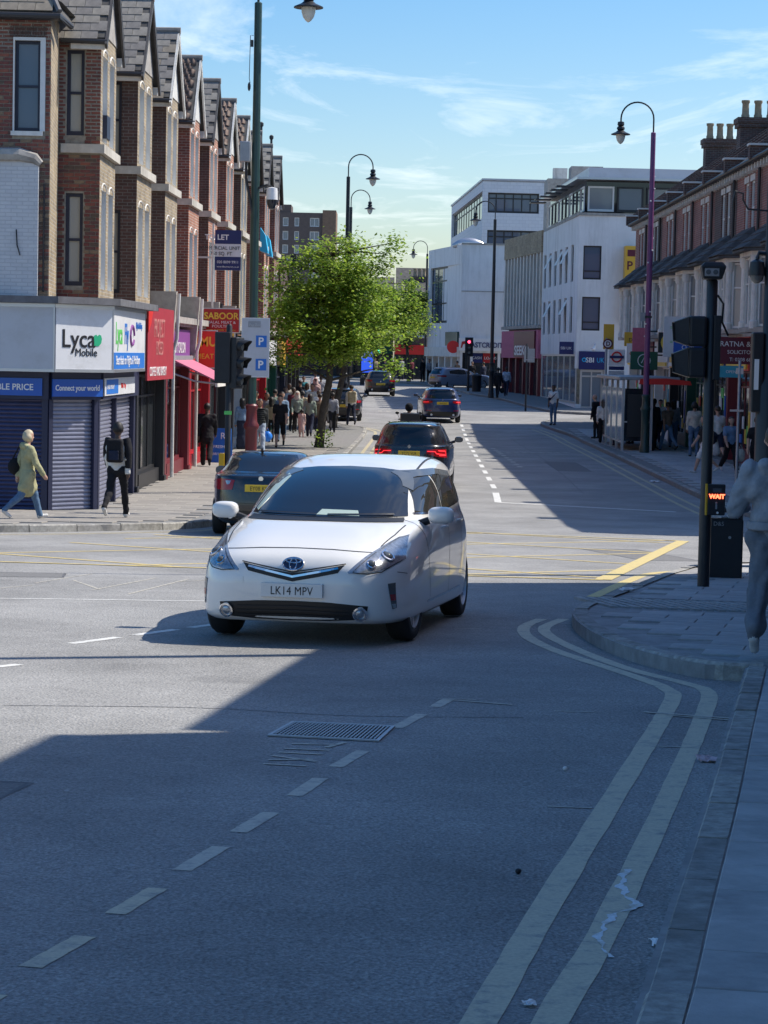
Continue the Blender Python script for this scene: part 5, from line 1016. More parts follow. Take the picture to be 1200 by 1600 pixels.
# left side beyond the terrace (facades face the street)
def side_block(label, y0, y1, x, h, wallm, cols_, fm, rows=2):
    t = thing('shop_house', label, 'building', (0, 0, 0)); w_, L = seg((x, y0), (x+.25, y1)); op = []
    for r_ in range(rows):
        for c in range(cols_): u = L*(c+.5)/cols_; zb = 4.6+(h-4.9)/rows*r_; op.append((u-.5, u+.5, zb+.3, zb+(h-4.9)/rows*.78))
    mb = MB(); w_.wall(mb, 0, L, 4.2, h, op, .2); mb.prism([(x-8, y0), (x-.02, y0), (x+.2, y1), (x-8, y1)], -.5, h-.02); mb.build('wall', wallm, t)
    for r_ in op: w_.window(t, r_, 'frame_white', 'pane_dark', depth=.15, fr=.08, sill='stone_white')
    mb = MB(); w_.slab(mb, 0, L, 3.2, 4.2, -.3, .3); mb.build('fascia', fm, t); mb = MB(); w_.slab(mb, 0, L, 0, 3.2, -.3, -.1); mb.build('shop_window', 'pane_shop', t)
    for c in range(cols_+1): mb = MB(); w_.slab(mb, min(L-.3, c*L/cols_), min(L-.3, c*L/cols_)+.3, 0, 3.2, -.1, .15); mb.build('pilaster', 'frame_black', t)
    mb = MB(); mb.extr([(x+.2, y0, h), (x-3.8, y0, h+2), (x-8, y0, h)], (0, y1-y0, 0)); mb.build('roof', 'slate_dark', t)
    return t
sb1 = side_block('dark fronted shop house right after the gabled terrace with wall clutter', 99.2, 112, -4.7, 7.4, 'brick_dark', 4, 'bright_red')
for k in range(9):
    y = 99.6+k*1.3; mb = MB(); mb.tube([(-4.65, y, 5.0+random.uniform(0, 1)), (-4.3, y+.1, 5.4+random.uniform(0, 1)), (-4.4, y+.2, 7.2)], .06, 6); mb.box(-4.4, -4.15, y-.1, y+.3, 5.2+(k % 3), 5.7+(k % 3)); mb.build('wall_fixture', 'gutter', sb1)
side_block('red brick shop house behind the first street tree', 112.2, 128, -5.5, 7.2, 'brick_red', 5, 'sign_white'); side_block('stock brick shop house behind the second street tree', 128.2, 150, -6.4, 7.4, 'brick_stock', 6, 'sign_navy'); side_block('farthest shop house on the left where the street bends', 150.2, 168, -7.6, 7.6, 'brick_red', 5, 'sign_green')
# brown apartment tower
ap = thing('apartment_tower', 'brown brick apartment tower far behind the left terrace', 'building', (0, 0, 0))
def F_(px, py, y): d = (fw*FPX+cr*(px-600)-cu*(py-800)); d = d/d.y*y; return d.x, CAMZ+d.z
ya = 500.; xa = F_(430, 400, ya)[0]; xm = F_(503, 400, ya)[0]; xb = F_(524, 400, ya)[0]; zt = F_(480, 328, ya)[1]
wt_, lt3 = seg((xa, ya), (xm, ya)); op = []; fl = 2.95
for k in range(11):
    z = zt-3.6-k*fl
    if z < 4: break
    for u0, u1 in ((.15, .27), (.40, .50), (.73, .93)): op.append((lt3*u0, lt3*u1, z, z+1.9))
brickmat('tower_brick', (.115, .085, .075), (.10, .075, .068), (.13, .11, .10), noise=.15); brickmat('tower_brick_b', (.20, .12, .075), (.17, .10, .065), (.2, .16, .12), noise=.15)
mb = MB(); wt_.wall(mb, 0, lt3, 0, zt-.6, op, .3); mb.prism([(xa, ya+.5), (xm, ya+.5), (xm, ya+14), (xa, ya+14)], 0, zt-.6); mb.build('wall', 'tower_brick', ap)
mb = MB(); mb.box(xm, xb, ya-.5, ya+14, 0, zt); mb.build('wing', 'tower_brick_b', ap); mb = MB(); mb.box(xa, xa+3.3, ya+.3, ya+10, zt-.6, zt+1.1); mb.build('stair_head', 'tower_brick', ap)
for r_ in op: wt_.window(ap, r_, 'frame_white', 'pane_grey', depth=.2, fr=.15, bars_h=(), bars_v=(.5,) if r_[1]-r_[0] > 1.5 else ())
for k in range(3): mb = MB(); z = zt-7-k*5.9; mb.box(xb, xb+2.2, ya+2, ya+5, z, z+.35); mb.box(xb, xb+2.2, ya+2, ya+2.1, z+.35, z+1.4); mb.build('balcony', 'stone_grey', ap)

# ------------------------------------------------------------ near right buildings beside the photographer (their shade falls on the road)
def near_house(label, ya, yb, h, m):
    t = thing('shop_house', label, 'building', (0, 0, 0)); f = lambda y: 4.25+.145*(y-10)
    a, b = (f(yb), yb), (f(ya), ya); w_, L = seg(b, a); w_ = Wall((*a, 0), Vector((b[0]-a[0], b[1]-a[1], 0)), (-1, .145, 0))
    g0 = gz(ya)
    op = [(u, u+1.0, g0+z, g0+z+1.6) for z in (4.2,) for u in (1.2, 3.4)]
    mb = MB(); w_.wall(mb, 0, L, g0-2, g0+h, op, .15); mb.prism([(a[0]+.02, a[1]-.01), (b[0]+.02, b[1]), (b[0]+8, b[1]), (a[0]+8, a[1]-.01)], g0-2, g0+h-.02); mb.build('wall', m, t)
    for r_ in op: w_.window(t, r_, 'frame_white', 'pane_dark', sill='stone_white')
    mb = MB(); w_.slab(mb, 0, L, g0+2.8, g0+3.6, .0, .15); mb.build('fascia', 'sign_navy', t); mb = MB(); w_.slab(mb, .3, L-.3, g0+.2, g0+2.7, 0, .05); mb.build('shop_window', 'pane_shop', t); mb = MB(); w_.slab(mb, 0, L, g0+h-.02, g0+h+.12, -.3, .08); mb.build('coping', 'stone_grey', t)
    return t
nh = near_house('near corner shop house at the side road, just right of the view', 15.4, 29.2, 7.9, 'brick_right'); near_house('second near shop house beside the photographer, taller parapet', 2, 15.3, 8.4, 'brick_stock'); near_house('third near shop house behind the photographer', -14, 1.9, 9.3, 'brick_red')

# ------------------------------------------------------------ street trees
def tree(label, base, top, crown_c, rad, n_clump, n_leaf, leaf, lm, seed, low=None, spikes=()):
    rg = random.Random(seed); t = thing('street_tree', label, 'tree', (base[0], base[1], gz(base[1])+.1)); B = Vector((base[0], base[1], gz(base[1])+.1))
    loc = lambda p: Vector(p)-B
    fork = loc(top); mid = fork*.5+Vector((rg.uniform(-.1, .1), 0, 0))
    mb = MB(); mb.tube([(0, 0, -.15), (0, 0, .12), mid*.5, mid, fork], [.26, .17, .15, .14, .12], 10)
    cc = loc(crown_c); cl = []
    for k in range(n_clump):
        while True:
            d = Vector((rg.gauss(0, 1), rg.gauss(0, 1), rg.gauss(0, 1))).normalized(); rr = rg.random()**.45
            p = Vector((d.x*rad[0]*rr, d.y*rad[1]*rr, d.z*rad[2]*rr))
            # irregular silhouette: lobes
            s = .78+.3*math.sin(3*math.atan2(d.z, d.x)+seed)+.18*math.sin(7*math.atan2(d.z, d.x)+2*seed)*1
            p *= max(.55, min(1.1, s)); 
            if low is None or (cc+p).z+B.z > low: break
        cl.append(cc+p)
    cl += [loc(s) for s in spikes]
    lead = cc+Vector((0, 0, rad[2]*.7)); main = [fork.lerp(lead, f) for f in (.2, .4, .6, .8, 1)]
    mb.tube([fork, *[m+Vector((rg.uniform(-.12, .12), rg.uniform(-.12, .12), 0)) for m in main]], [.12, .1, .08, .06, .04, .015], 8)
    mb.build('trunk', 'bark', t, smooth=True)
    bb = MB()
    for c in cl:
        s = min([fork]+main, key=lambda m: (m-c).length+max(0, m.z-c.z+.1)*1.5); q = s.lerp(c, .55)+Vector((rg.uniform(-.15, .15), rg.uniform(-.15, .15), rg.uniform(0, .2)))
        bb.tube([s, q, c], [.05, .026, .008], 5)
    bb.build('branches', 'bark', t, smooth=True)
    lb = MB(); V = []; Fc = []
    for k in range(n_leaf):
        c = cl[rg.randrange(len(cl))]; sp = .26 if rg.random() < .85 else .42
        p = c+Vector((rg.gauss(0, sp), rg.gauss(0, sp), rg.gauss(0, sp*.7)-.05)); L = leaf*rg.uniform(.7, 1.3)
        a = rg.uniform(0, 2*PI); e = rg.uniform(-.9, .35); d = Vector((math.cos(a)*math.cos(e), math.sin(a)*math.cos(e), math.sin(e)))
        w = d.cross(Vector((rg.uniform(-.5, .5), rg.uniform(-.5, .5), 1))).normalized()*L*.34; nn = d.cross(w).normalized()*L*.1
        i = len(V); V += [p, p+d*L*.5+w+nn, p+d*L, p+d*L*.5-w+nn, p+d*L*.5]; Fc += [(i, i+1, i+2, i+4), (i, i+4, i+2, i+3)]
    lb.add(V, Fc); lb.build('crown', lm, t); return t
tree('nearest young street tree with bright leafy crown over the crowded pavement', (-2.25, 77.4), (-1.95, 77.4, 2.4), (-1.95, 77.6, 4.7), (2.75, 2.4, 2.75), 115, 23000, .14, 'leaf_sun', 3, low=2.2, spikes=[(-1.35, 77.5, 7.15), (-1.4, 77.5, 6.7), (.15, 77.3, 7.1), (-.1, 77.4, 6.7), (-.3, 77.4, 6.3), (-3.6, 77.4, 6.2), (-3.9, 77.4, 5.6), (-2.6, 77.4, 6.6)])
tree('second street tree behind the nearest one, crown spreading over the road', (-2.2, 95.5), (-1.8, 95.5, 2.6), (-1.0, 95.8, 5.1), (2.7, 2.4, 2.3), 95, 16000, .145, 'leaf_sun', 8, low=3.0, spikes=[(1.0, 95.5, 5.6), (1.3, 95.5, 5.2), (.9, 95.5, 6.3), (1.5, 95.5, 4.7)])
tree('dark shaded tree at the far bend beside the credit building', (1.7, 177), (1.5, 177, 4.2), (1.35, 177.2, 6.6), (2.2, 2.2, 2.7), 60, 6500, .24, 'leaf_shaded', 5, low=3.8)
tree('distant tree behind the crowns at the street bend', (-3.0, 188), (-3.0, 188, 4.2), (-2.6, 188, 7.0), (3.4, 2.5, 3.0), 60, 5500, .28, 'leaf_shaded', 11, low=3.8)
# sprouting weeds round the nearest trunk
rg = random.Random(4); mb = MB()
for k in range(220):
    a = rg.uniform(0, 2*PI); r_ = rg.uniform(.1, .38); z = rg.uniform(0, .75)*(1-r_); p = Vector((-2.13+r_*math.cos(a), 77.3+r_*math.sin(a), gz(77)+.12+z)); d = Vector((rg.gauss(0, 1), rg.gauss(0, 1), .6)).normalized()*.1; w = d.cross(Vector((0, 0, 1))).normalized()*.035
    mb.add([p, p+d*.5+w, p+d, p+d*.5-w], [(0, 1, 2, 3)])
stuff(tag(mb.build('weeds', 'leaf_sun'), 'bushy green shoots sprouting at the foot of the nearest tree', 'weeds'))

# ------------------------------------------------------------ swan-neck street lamps
def lamp(label, x, y, side, colm, basem, capm='post_black', h=11.0, span=1.12, zpav=.12, ang=0):
    t = thing('street_lamp', label, 'street lamp', (x, y, gz(y)+zpav-.02), ang, 'swan-neck street lamps')
    MB().lathe([(.17, 0), (.17, .25), (.145, .3), (.13, .9), (.135, 1.45), (.17, 1.5), (.175, 1.56), (.13, 1.64), (.118, 1.9), (.14, 1.94), (.14, 2.0), (.105, 2.04)], 16).build('base', basem, t, smooth=True)
    MB().lathe([(.102, 2.0), (.1, 5.5), (.085, h-1.6), (.085, h-.02), (.06, h)], 14).build('column', colm, t, smooth=True)
    r_ = span/2; z0 = h+.45
    MB().tube([(0, 0, h-.05), (0, 0, z0-.1)]+[(side*(r_-r_*math.cos(a)), 0, z0+r_*math.sin(a)) for a in [k*PI/14 for k in range(15)]]+[(side*span, 0, z0-.12)], .028, 8).build('swan_neck', capm, t, smooth=True)
    zl = z0-.1
    o = MB().lathe([(.04, zl), (.11, zl-.02), (.12, zl-.12), (.085, zl-.16), (.13, zl-.2), (.14, zl-.26), (.1, zl-.3), (.17, zl-.36), (.33, zl-.43), (.33, zl-.455), (.15, zl-.44)], 18, (side*span, 0, 0)).build('lantern', 'post_black', t, smooth=True)
    MB().lathe([(.165, zl-.445), (.155, zl-.55), (.12, zl-.66), (.06, zl-.74), (.015, zl-.77)], 16, (side*span, 0, 0)).build('lamp_bowl', 'lamp_glass', o, smooth=True)
    return t
l1 = lamp('tall dark green street lamp with red base in front of the left terrace', -3.04, 51.5, 1, 'post_green', 'post_red')
lamp('black street lamp rising out of the nearest tree, lantern over the road', -1.95, 105, 1, 'post_black', 'post_black'); lamp('smaller black street lamp farther off behind the tree, lantern just below the nearer one', -2.33, 136, 1, 'post_black', 'post_black')
lp = lamp('purple street lamp on the right pavement in front of the bus shelter', 8.95, 78.7, -1, 'post_purple', 'post_green'); lamp('dark street lamp in front of the white credit building', 6.0, 131, -1, 'post_black', 'post_black', h=10.2); lamp('farthest dark street lamp left of the credit building', 3.05, 184, -1, 'post_black', 'post_black', h=10.2)
lamp('near street lamp just outside the right edge whose shadow crosses the road', 4.45, 19.7, -1, 'post_black', 'post_black', h=10.4)
rg = random.Random(2)           # fairy-light clips wound round the purple post
for k in range(16): z = 3.2+k*.42; a = k*1.3; MB().ball((.11*math.cos(a), .11*math.sin(a), z), .03, 6, 4).build('light_clip', 'print_white', lp)
MB().box(-.28, -.1, -.06, .06, 4.55, 4.85).build('junction_box', 'grey_metal', lp); MB().box(-.12, .12, -.1, .1, 4.66, 4.74).build('clamp', 'gutter', lp)
# fittings on the green lamp
t = thing('cctv_camera', 'white dome camera on a bracket of the green street lamp', 'camera', (-2.66, 51.4, 0)); MB().lathe([(.02, 7.0), (.12, 6.98), (.13, 6.75), (.13, 6.72)], 14).build('housing', 'print_white', t, smooth=True); MB().lathe([(.11, 6.72), (.11, 6.64), (.07, 6.52), (.02, 6.5)], 14).build('dome', 'pane_dark', t, smooth=True); MB().tube([(-.3, .05, 6.98), (-.1, 0, 7.05), (0, 0, 7.0)], .03, 6).build('bracket', 'gutter', t)
t = thing('equipment_box', 'grey equipment box on the left of the green street lamp', 'box', (-3.27, 51.4, 0)); MB().box(-.13, .11, -.12, .12, 7.55, 8.0).build('case', 'grey_metal', t, bevel=.02); MB().tube([(.02, 0, 7.55), (.02, .02, 7.2), (.18, .05, 6.4)], .03, 6).build('cable', 'gutter', t)
t = thing('aerial_cable', 'thin looping cable strapped to the top of the green lamp', 'cable', (-3.13, 51.4, 0)); MB().tube([(0, 0, 10.35), (-.07, 0, 10.35), (-.08, 0, 9.4), (-.06, 0, 9.3)], .008, 5).build('wire', 'gutter', t); MB().ball((-.08, 0, 9.22), (.035, .035, .1), 8, 6).build('connector', 'gutter', t); MB().box(-.06, .0, -.03, .03, 10.1, 10.25).build('clip', 'gutter', t)
t = thing('parking_sign', 'large grey parking sign with two blue P panels on the green lamp', 'sign', (-2.93, 51.2, 0))
MB().box(-.33, .27, -.015, .015, 2.76, 4.06).build('plate', 'sign_grey', t); MB().box(-.345, .285, -.012, .012, 2.745, 4.075).build('edge', 'print_white', t); MB().box(-.2, .08, -.02, -.016, 3.86, 4.0).build('header', 'grey_metal', t)
text('Pay Zone', .08, 'sign_grey', t, (-.18, -.024, 3.89), 0)
for z in (3.42, 2.9): MB().box(-.02, .22, -.021, -.016, z, z+.26).build('panel', 'print_blue', t); text('P', .24, 'print_white', t, (.03, -.026, z+.05), 0, bold=.006)
t.rotation_euler = (0, 0, R(4))

# ------------------------------------------------------------ traffic lights
def head(parent, loc, ang, n=3, lit=None, board=True, hood=.24, s=1.0, lens='signal_lens'):
    q = bpy.data.objects.new('signal_head', None)
    H = .33*n*s; o = MB().box(-.15*s, .15*s, -.02, .2, 0, H).build('signal_head', 'signal_black', parent, bevel=.02); o.location = loc; o.rotation_euler = (0, 0, ang)
    if board: MB().box(-.26*s, .26*s, .05, .07, -.12, H+.12).build('backing_board', 'signal_black', o)
    for k in range(n):
        z = H-.165*s-.33*s*k
        v = MB(); 
        for j in range(15):
            a = -.25*PI+1.5*PI*j/14; c, sn = math.cos(a), math.sin(a)
            v.v += [(.125*s*c, -.02, z+.125*s*sn), (.13*s*c, -.02-hood*(.4+.6*max(0, sn)), z+.13*s*sn-.03*max(0, sn))]
        for j in range(14): v.f.append((2*j, 2*j+1, 2*j+3, 2*j+2)); v.m.append(0)
        vo = v.build('visor', 'signal_black', o); so = vo.modifiers.new('s', 'SOLIDIFY'); so.thickness = .006
        MB().lathe([(.0, 0), (.1*s, -.012), (.1*s, .01)], 16, (0, -.03, z), 'y').build('lens', lit[k] if lit and lit[k] else lens, o, smooth=True)
    return o
def pole(t, h, r=.057, m='signal_black'): return MB().lathe([(r*1.1, -.1), (r*1.1, .9), (r, .95), (r, h), (r*.6, h+.04)], 12).build('pole', m, t, smooth=True)
t = thing('traffic_light', 'black traffic light pole in front of the left shops, heads seen from behind', 'traffic light', (-3.05, 44, gz(44)+.11)); pole(t, 3.65)
head(t, (-.12, .1, 2.55), PI, board=False); head(t, (.2, .02, 2.45), R(62), board=False)
b = MB().box(-.16, -.05, -.09, .09, .92, 1.2).build('push_button_box', 'yellow_box', t, bevel=.01); MB().box(-.07, .07, -.075, -.05, 1.95, 2.02).build('label_band', 'print_lime', t)
# right: pole with pedestrian heads, camera and WAIT box
t = thing('traffic_light', 'black pedestrian signal pole with WAIT box on the shaded corner', 'traffic light', (3.62, 25.6, gz(25.6)+.12)); tg = gz(25.6)+.12; pole(t, 4.2-tg, .062, 'post_black')
for k, z in enumerate((3.47, 3.12)):
    o = MB().box(-.26, -.06, -.12, .16, z-tg, z-tg+.34).build('signal_head', 'signal_black', t, bevel=.03)
    v = MB(); v.add([(-.26, -.12, z-tg+.02), (-.26, .16, z-tg+.02), (-.26, .16, z-tg+.32), (-.26, -.12, z-tg+.32), (-.4, -.1, z-tg+.06), (-.4, .14, z-tg+.06), (-.42, .13, z-tg+.26), (-.42, -.09, z-tg+.26)], [(0, 4, 7, 3), (1, 2, 6, 5), (3, 7, 6, 2), (0, 1, 5, 4)]); v.build('visor', 'signal_black', o).modifiers.new('s', 'SOLIDIFY').thickness = .012
    MB().lathe([(0, 0), (.1, .0), (.1, .015)], 14, (-.275, .02, z-tg+.17), 'x').build('lens', 'lens_dark', o)
    MB().lathe([(0, 0), (.09, .0), (.09, .02)], 12, (.0, 0, 0), 'x').build('bolt', 'signal_black', o) if False else None
MB().box(.02, .1, -.1, .14, 3.1-tg, 3.82-tg).build('mounting_bracket', 'signal_black', t, bevel=.01)
c = MB().tube([(-.02, 0, 4.2-tg), (-.02, 0, 4.27-tg)], .05, 10).build('camera_neck', 'signal_black', t)
o = MB().add([(-.13,-.2,4.22-tg),(.08,-.2,4.22-tg),(.11,.15,4.22-tg),(-.1,.15,4.22-tg),(-.16,-.23,4.36-tg),(.12,-.23,4.36-tg),(.13,.18,4.36-tg),(-.12,.18,4.36-tg),(-.11,-.2,4.41-tg),(.08,-.2,4.41-tg),(.1,.15,4.41-tg),(-.09,.15,4.41-tg)], [(0,3,2,1),(0,1,5,4),(1,2,6,5),(2,3,7,6),(3,0,4,7),(4,5,9,8),(5,6,10,9),(6,7,11,10),(7,4,8,11),(8,9,10,11)]).build('detector', 'signal_black', t, bevel=.012)
MB().box(-.12, .04, -.225, -.218, 4.25-tg, 4.34-tg).build('detector_face', 'grey_metal', o)
for x in (-.08, .0): MB().lathe([(0, 0), (.028, 0), (.028, .012)], 12, (x, -.236, 4.295-tg), 'y').build('lens', 'lens_dark', o)
MB().tube([(.06, .0, 4.05-tg), (.13, 0, 3.95-tg), (.12, 0, 3.75-tg), (.2, .05, 3.6-tg)], .013, 6).build('cable', 'signal_black', t, smooth=True)
w_ = MB().box(.0, .2, -.13, -.03, .82, 1.17).build('wait_box', 'signal_black', t, bevel=.012); MB().box(-.018, -.001, -.13, -.03, .82, 1.17).build('side_strip', 'print_lime' if False else 'yellow_box', w_)
text('WAIT', .068, 'wait_light', w_, (.105, -.134, 1.01), 0, align='CENTER', bold=.0025); MB().box(.055, .155, -.133, -.131, 1.08, 1.125).build('lamp_window', 'lens_dark', w_)
mb = MB(); mb.ball((.1, -.132, .96), (.012, .004, .012), 8, 6); mb.box(.09, .11, -.134, -.131, .89, .945); mb.build('pedestrian_symbol', 'grey_metal', w_); MB().lathe([(0, 0), (.013, 0), (.013, .01)], 10, (.115, -.14, .85), 'y').build('button', 'print_white', w_)
# tall dark column with dome camera at the right edge
t = thing('lamp_column', 'tall dark column at the right edge carrying a dome camera', 'street lamp', (5.02, 30, gz(30)+.1)); tg = gz(30)+.1
MB().lathe([(.16, -.1), (.16, 2.4), (.1, 2.5), (.095, 7.5), (.08, 9)], 14).build('column', 'post_black', t, smooth=True); MB().tube([(0, 0, 8.9), (-.3, 0, 9.6), (-1.2, 0, 9.9)], .035, 8).build('arm', 'post_black', t, smooth=True)
MB().tube([(-.02, -.05, 5.28-tg), (-.35, -.05, 5.3-tg), (-.42, -.05, 5.42-tg), (-.42, -.05, 5.5-tg), (-.52, -.05, 5.53-tg), (-.55, -.05, 5.4-tg), (-.55, -.05, 5.3-tg)], .014, 6).build('hook_bracket', 'post_black', t, smooth=True)
MB().tube([(0, 0, 4.72-tg), (-.18, 0, 4.74-tg), (-.2, 0, 4.66-tg)], .03, 8).build('camera_bracket', 'post_black', t, smooth=True); MB().lathe([(.02, 4.66-tg), (.09, 4.62-tg), (.11, 4.5-tg), (.11, 4.44-tg)], 14, (-.2, 0, 0)).build('camera_housing', 'post_black', t, smooth=True); MB().lathe([(.095, 4.44-tg), (.08, 4.38-tg), (.03, 4.34-tg)], 14, (-.2, 0, 0)).build('dome', 'lens_dark', t, smooth=True)
MB().box(-.24, -.09, -.1, .1, 2.05, 3.1).build('cabinet', 'post_black', t, bevel=.02); MB().box(-.21, -.15, -.108, -.1, 2.35, 2.75).build('notice', 'print_white', t)
t = thing('sign_post', 'slim grey post with small clamp on the right pavement', 'post', (8.93, 57.8, gz(57.8)+.11)); MB().lathe([(.038, 0), (.038, 3.2), (.02, 3.25)], 10).build('pole', 'grey_metal', t, smooth=True); MB().box(-.09, .09, -.03, .03, 2.9, 3.05).build('clamp', 'alu', t); MB().box(-.22, .12, -.05, -.02, 1.95, 2.0).build('bracket', 'alu', t)
# litter bin
t = thing('litter_bin', 'square black litter bin behind the pedestrian signal pole', 'bin', (4.1, 27.5, gz(27.5)+.12), R(-6)); MB().box(-.24, .24, -.24, .24, 0, .72).build('body', 'signal_black', t, bevel=.02); MB().box(-.26, .26, -.26, .26, .8, .86).build('lid', 'signal_black', t, bevel=.015)
for x in (-.23, .19): MB().box(x, x+.04, -.24, .24, .72, .8).build('lid_post', 'signal_black', t)
text('D&S', .07, 'grey_metal', t, (-.12, -.245, .64), 0); MB().lathe([(0, 0), (.018, 0), (.018, .01)], 10, (.08, -.25, .5), 'y').build('lock', 'grey_metal', t)
for k, (x, l) in enumerate(((-.12, 'crumpled white paper poking out of the litter bin'), (.08, 'white carton wedged in the mouth of the litter bin'))): crumple('litter', l, 4.1+x, 27.27, (.13, .1, .05), 'print_white', .12+.72, seed=20+k)
# far signals, bin, sign backs
t = thing('traffic_light', 'far traffic light showing red in front of the credit shop', 'traffic light', (5.25, 147, gz(147)+.1)); pole(t, 3.4, .07); head(t, (0, -.1, 2.35), 0, lit=('red_light', None, None))
t = thing('traffic_light', 'far traffic light showing green below the tree crowns', 'traffic light', (-.55, 158, gz(158)+.05)); pole(t, 3.4, .07); head(t, (0, -.1, 2.3), 0, lit=(None, None, 'green_light'))
t = thing('litter_bin', 'round dark bin beside the far red traffic light', 'bin', (5.75, 146, gz(146)+.1)); MB().lathe([(.28, 0), (.3, .9), (.33, .95), (.33, 1.05), (.2, 1.12)], 16).build('body', 'signal_black', t, smooth=True); MB().lathe([(.1, 1.1), (.1, 1.15)], 10).build('lid', 'grey_metal', t)
t = thing('road_sign', 'grey back of a road sign on a dark pole before the bank', 'sign', (7.12, 116.5, gz(116.5)+.1)); pole(t, 3.3, .045); MB().box(-.15, .4, -.03, .0, 2.4, 3.1).build('plate', 'grey_metal', t); MB().box(-.08, .3, -.06, -.03, 2.5, 2.55).build('channel', 'galv', t)
t = thing('advertising_screen', 'blue glowing digital advertising screen beyond the parked cars', 'screen', (-1.45, 166, gz(166))); MB().box(-.5, .5, 0, .2, 0, 2.6).build('case', 'frame_black', t); MB().box(-.42, .42, -.02, 0, .9, 2.45).build('display', 'screen_blue', t); text('London', .2, 'print_white', t, (0, -.025, 2.0), 0, align='CENTER'); text('is open', .15, 'print_white', t, (0, -.025, 1.7), 0, align='CENTER')
# ------------------------------------------------------------ bus shelter and stop flag
t = thing('bus_shelter', 'bus shelter with glass panels and red roof edge on the right pavement', 'bus shelter', (8.3, 80.3, gz(80)+.11))
for x, y in ((0, 0), (0, 4), (0, 8), (1.0, 0), (1.0, 8), (0, 2), (0, 6)): MB().box(x, x+.09, y, y+.09, 0, 2.5).build('post', 'alu', t)
o = MB().box(-.15, 2.0, -.2, 8.3, 2.5, 2.62).build('roof', 'grey_metal', t, bevel=.02); MB().extr([(.55, -.25, 2.36), (2.4, -.25, 2.36), (2.35, -.25, 2.5), (1.5, -.25, 2.58), (.6, -.25, 2.55)], (0, .05, 0)).build('roof_fascia', 'bright_red', o)
for y0 in (0, 2, 4, 6): MB().box(.03, .06, y0+.1, y0+1.98, .35, 2.2).build('glass_panel', 'pane_grey', t)
MB().box(.1, .98, .03, .06, .35, 2.2).build('glass_panel', 'pane_dark', t); MB().box(.2, .9, -.02, .02, .5, 2.0).build('poster_case', 'frame_black', t)
for y0 in (0, 2, 4, 6): MB().box(.02, .07, y0+.1, y0+1.98, .28, .34).build('rail', 'alu', t)
MB().box(.3, .5, 1.5, 6.5, .5, .56).build('bench', 'bright_red', t); MB().box(.1, .98, .02, .07, 1.0, 1.05).build('rail', 'alu', t)
t = thing('bus_stop_flag', 'bus stop flag with red roundel and route plates on a slim post', 'bus stop', (8.72, 91, gz(91)+.1)); MB().lathe([(.05, 0), (.05, 4.0), (.02, 4.05)], 10).build('post', 'grey_metal', t, smooth=True)
f = MB().box(.1, .75, -.02, .02, 2.95, 3.6).build('flag', 'print_white', t); MB().tube([(.42+.19*math.cos(k*PI/10), -.03, 3.3+.19*math.sin(k*PI/10)) for k in range(21)], .035, 6).build('roundel', 'bright_red', f); MB().box(.14, .7, -.075, -.068, 3.25, 3.35).build('bar', 'sign_navy', f)
MB().box(.12, .73, -.02, .02, 2.78, 2.93).build('route_plate', 'sign_navy', t)
for z in (2.58, 2.38): MB().box(.12, .73, -.02, .02, z, z+.17).build('route_plate', 'sign_grey', t)
c = MB().lathe([(0, 0), (.2, 0), (.2, .03)], 20, (.05, -.06, 3.82), 'y').build('letter_disc', 'maroon', t); MB().lathe([(0, 0), (.14, 0), (.14, .01)], 20, (.05, -.072, 3.82), 'y').build('disc_centre', 'print_white', c); text('D', .24, 'maroon', c, (-.03, -.084, 3.74), 0, bold=.006)
MB().box(-.12, .3, .05, .08, 3.6, 4.6).build('yellow_panel', 'sign_yellow', t)

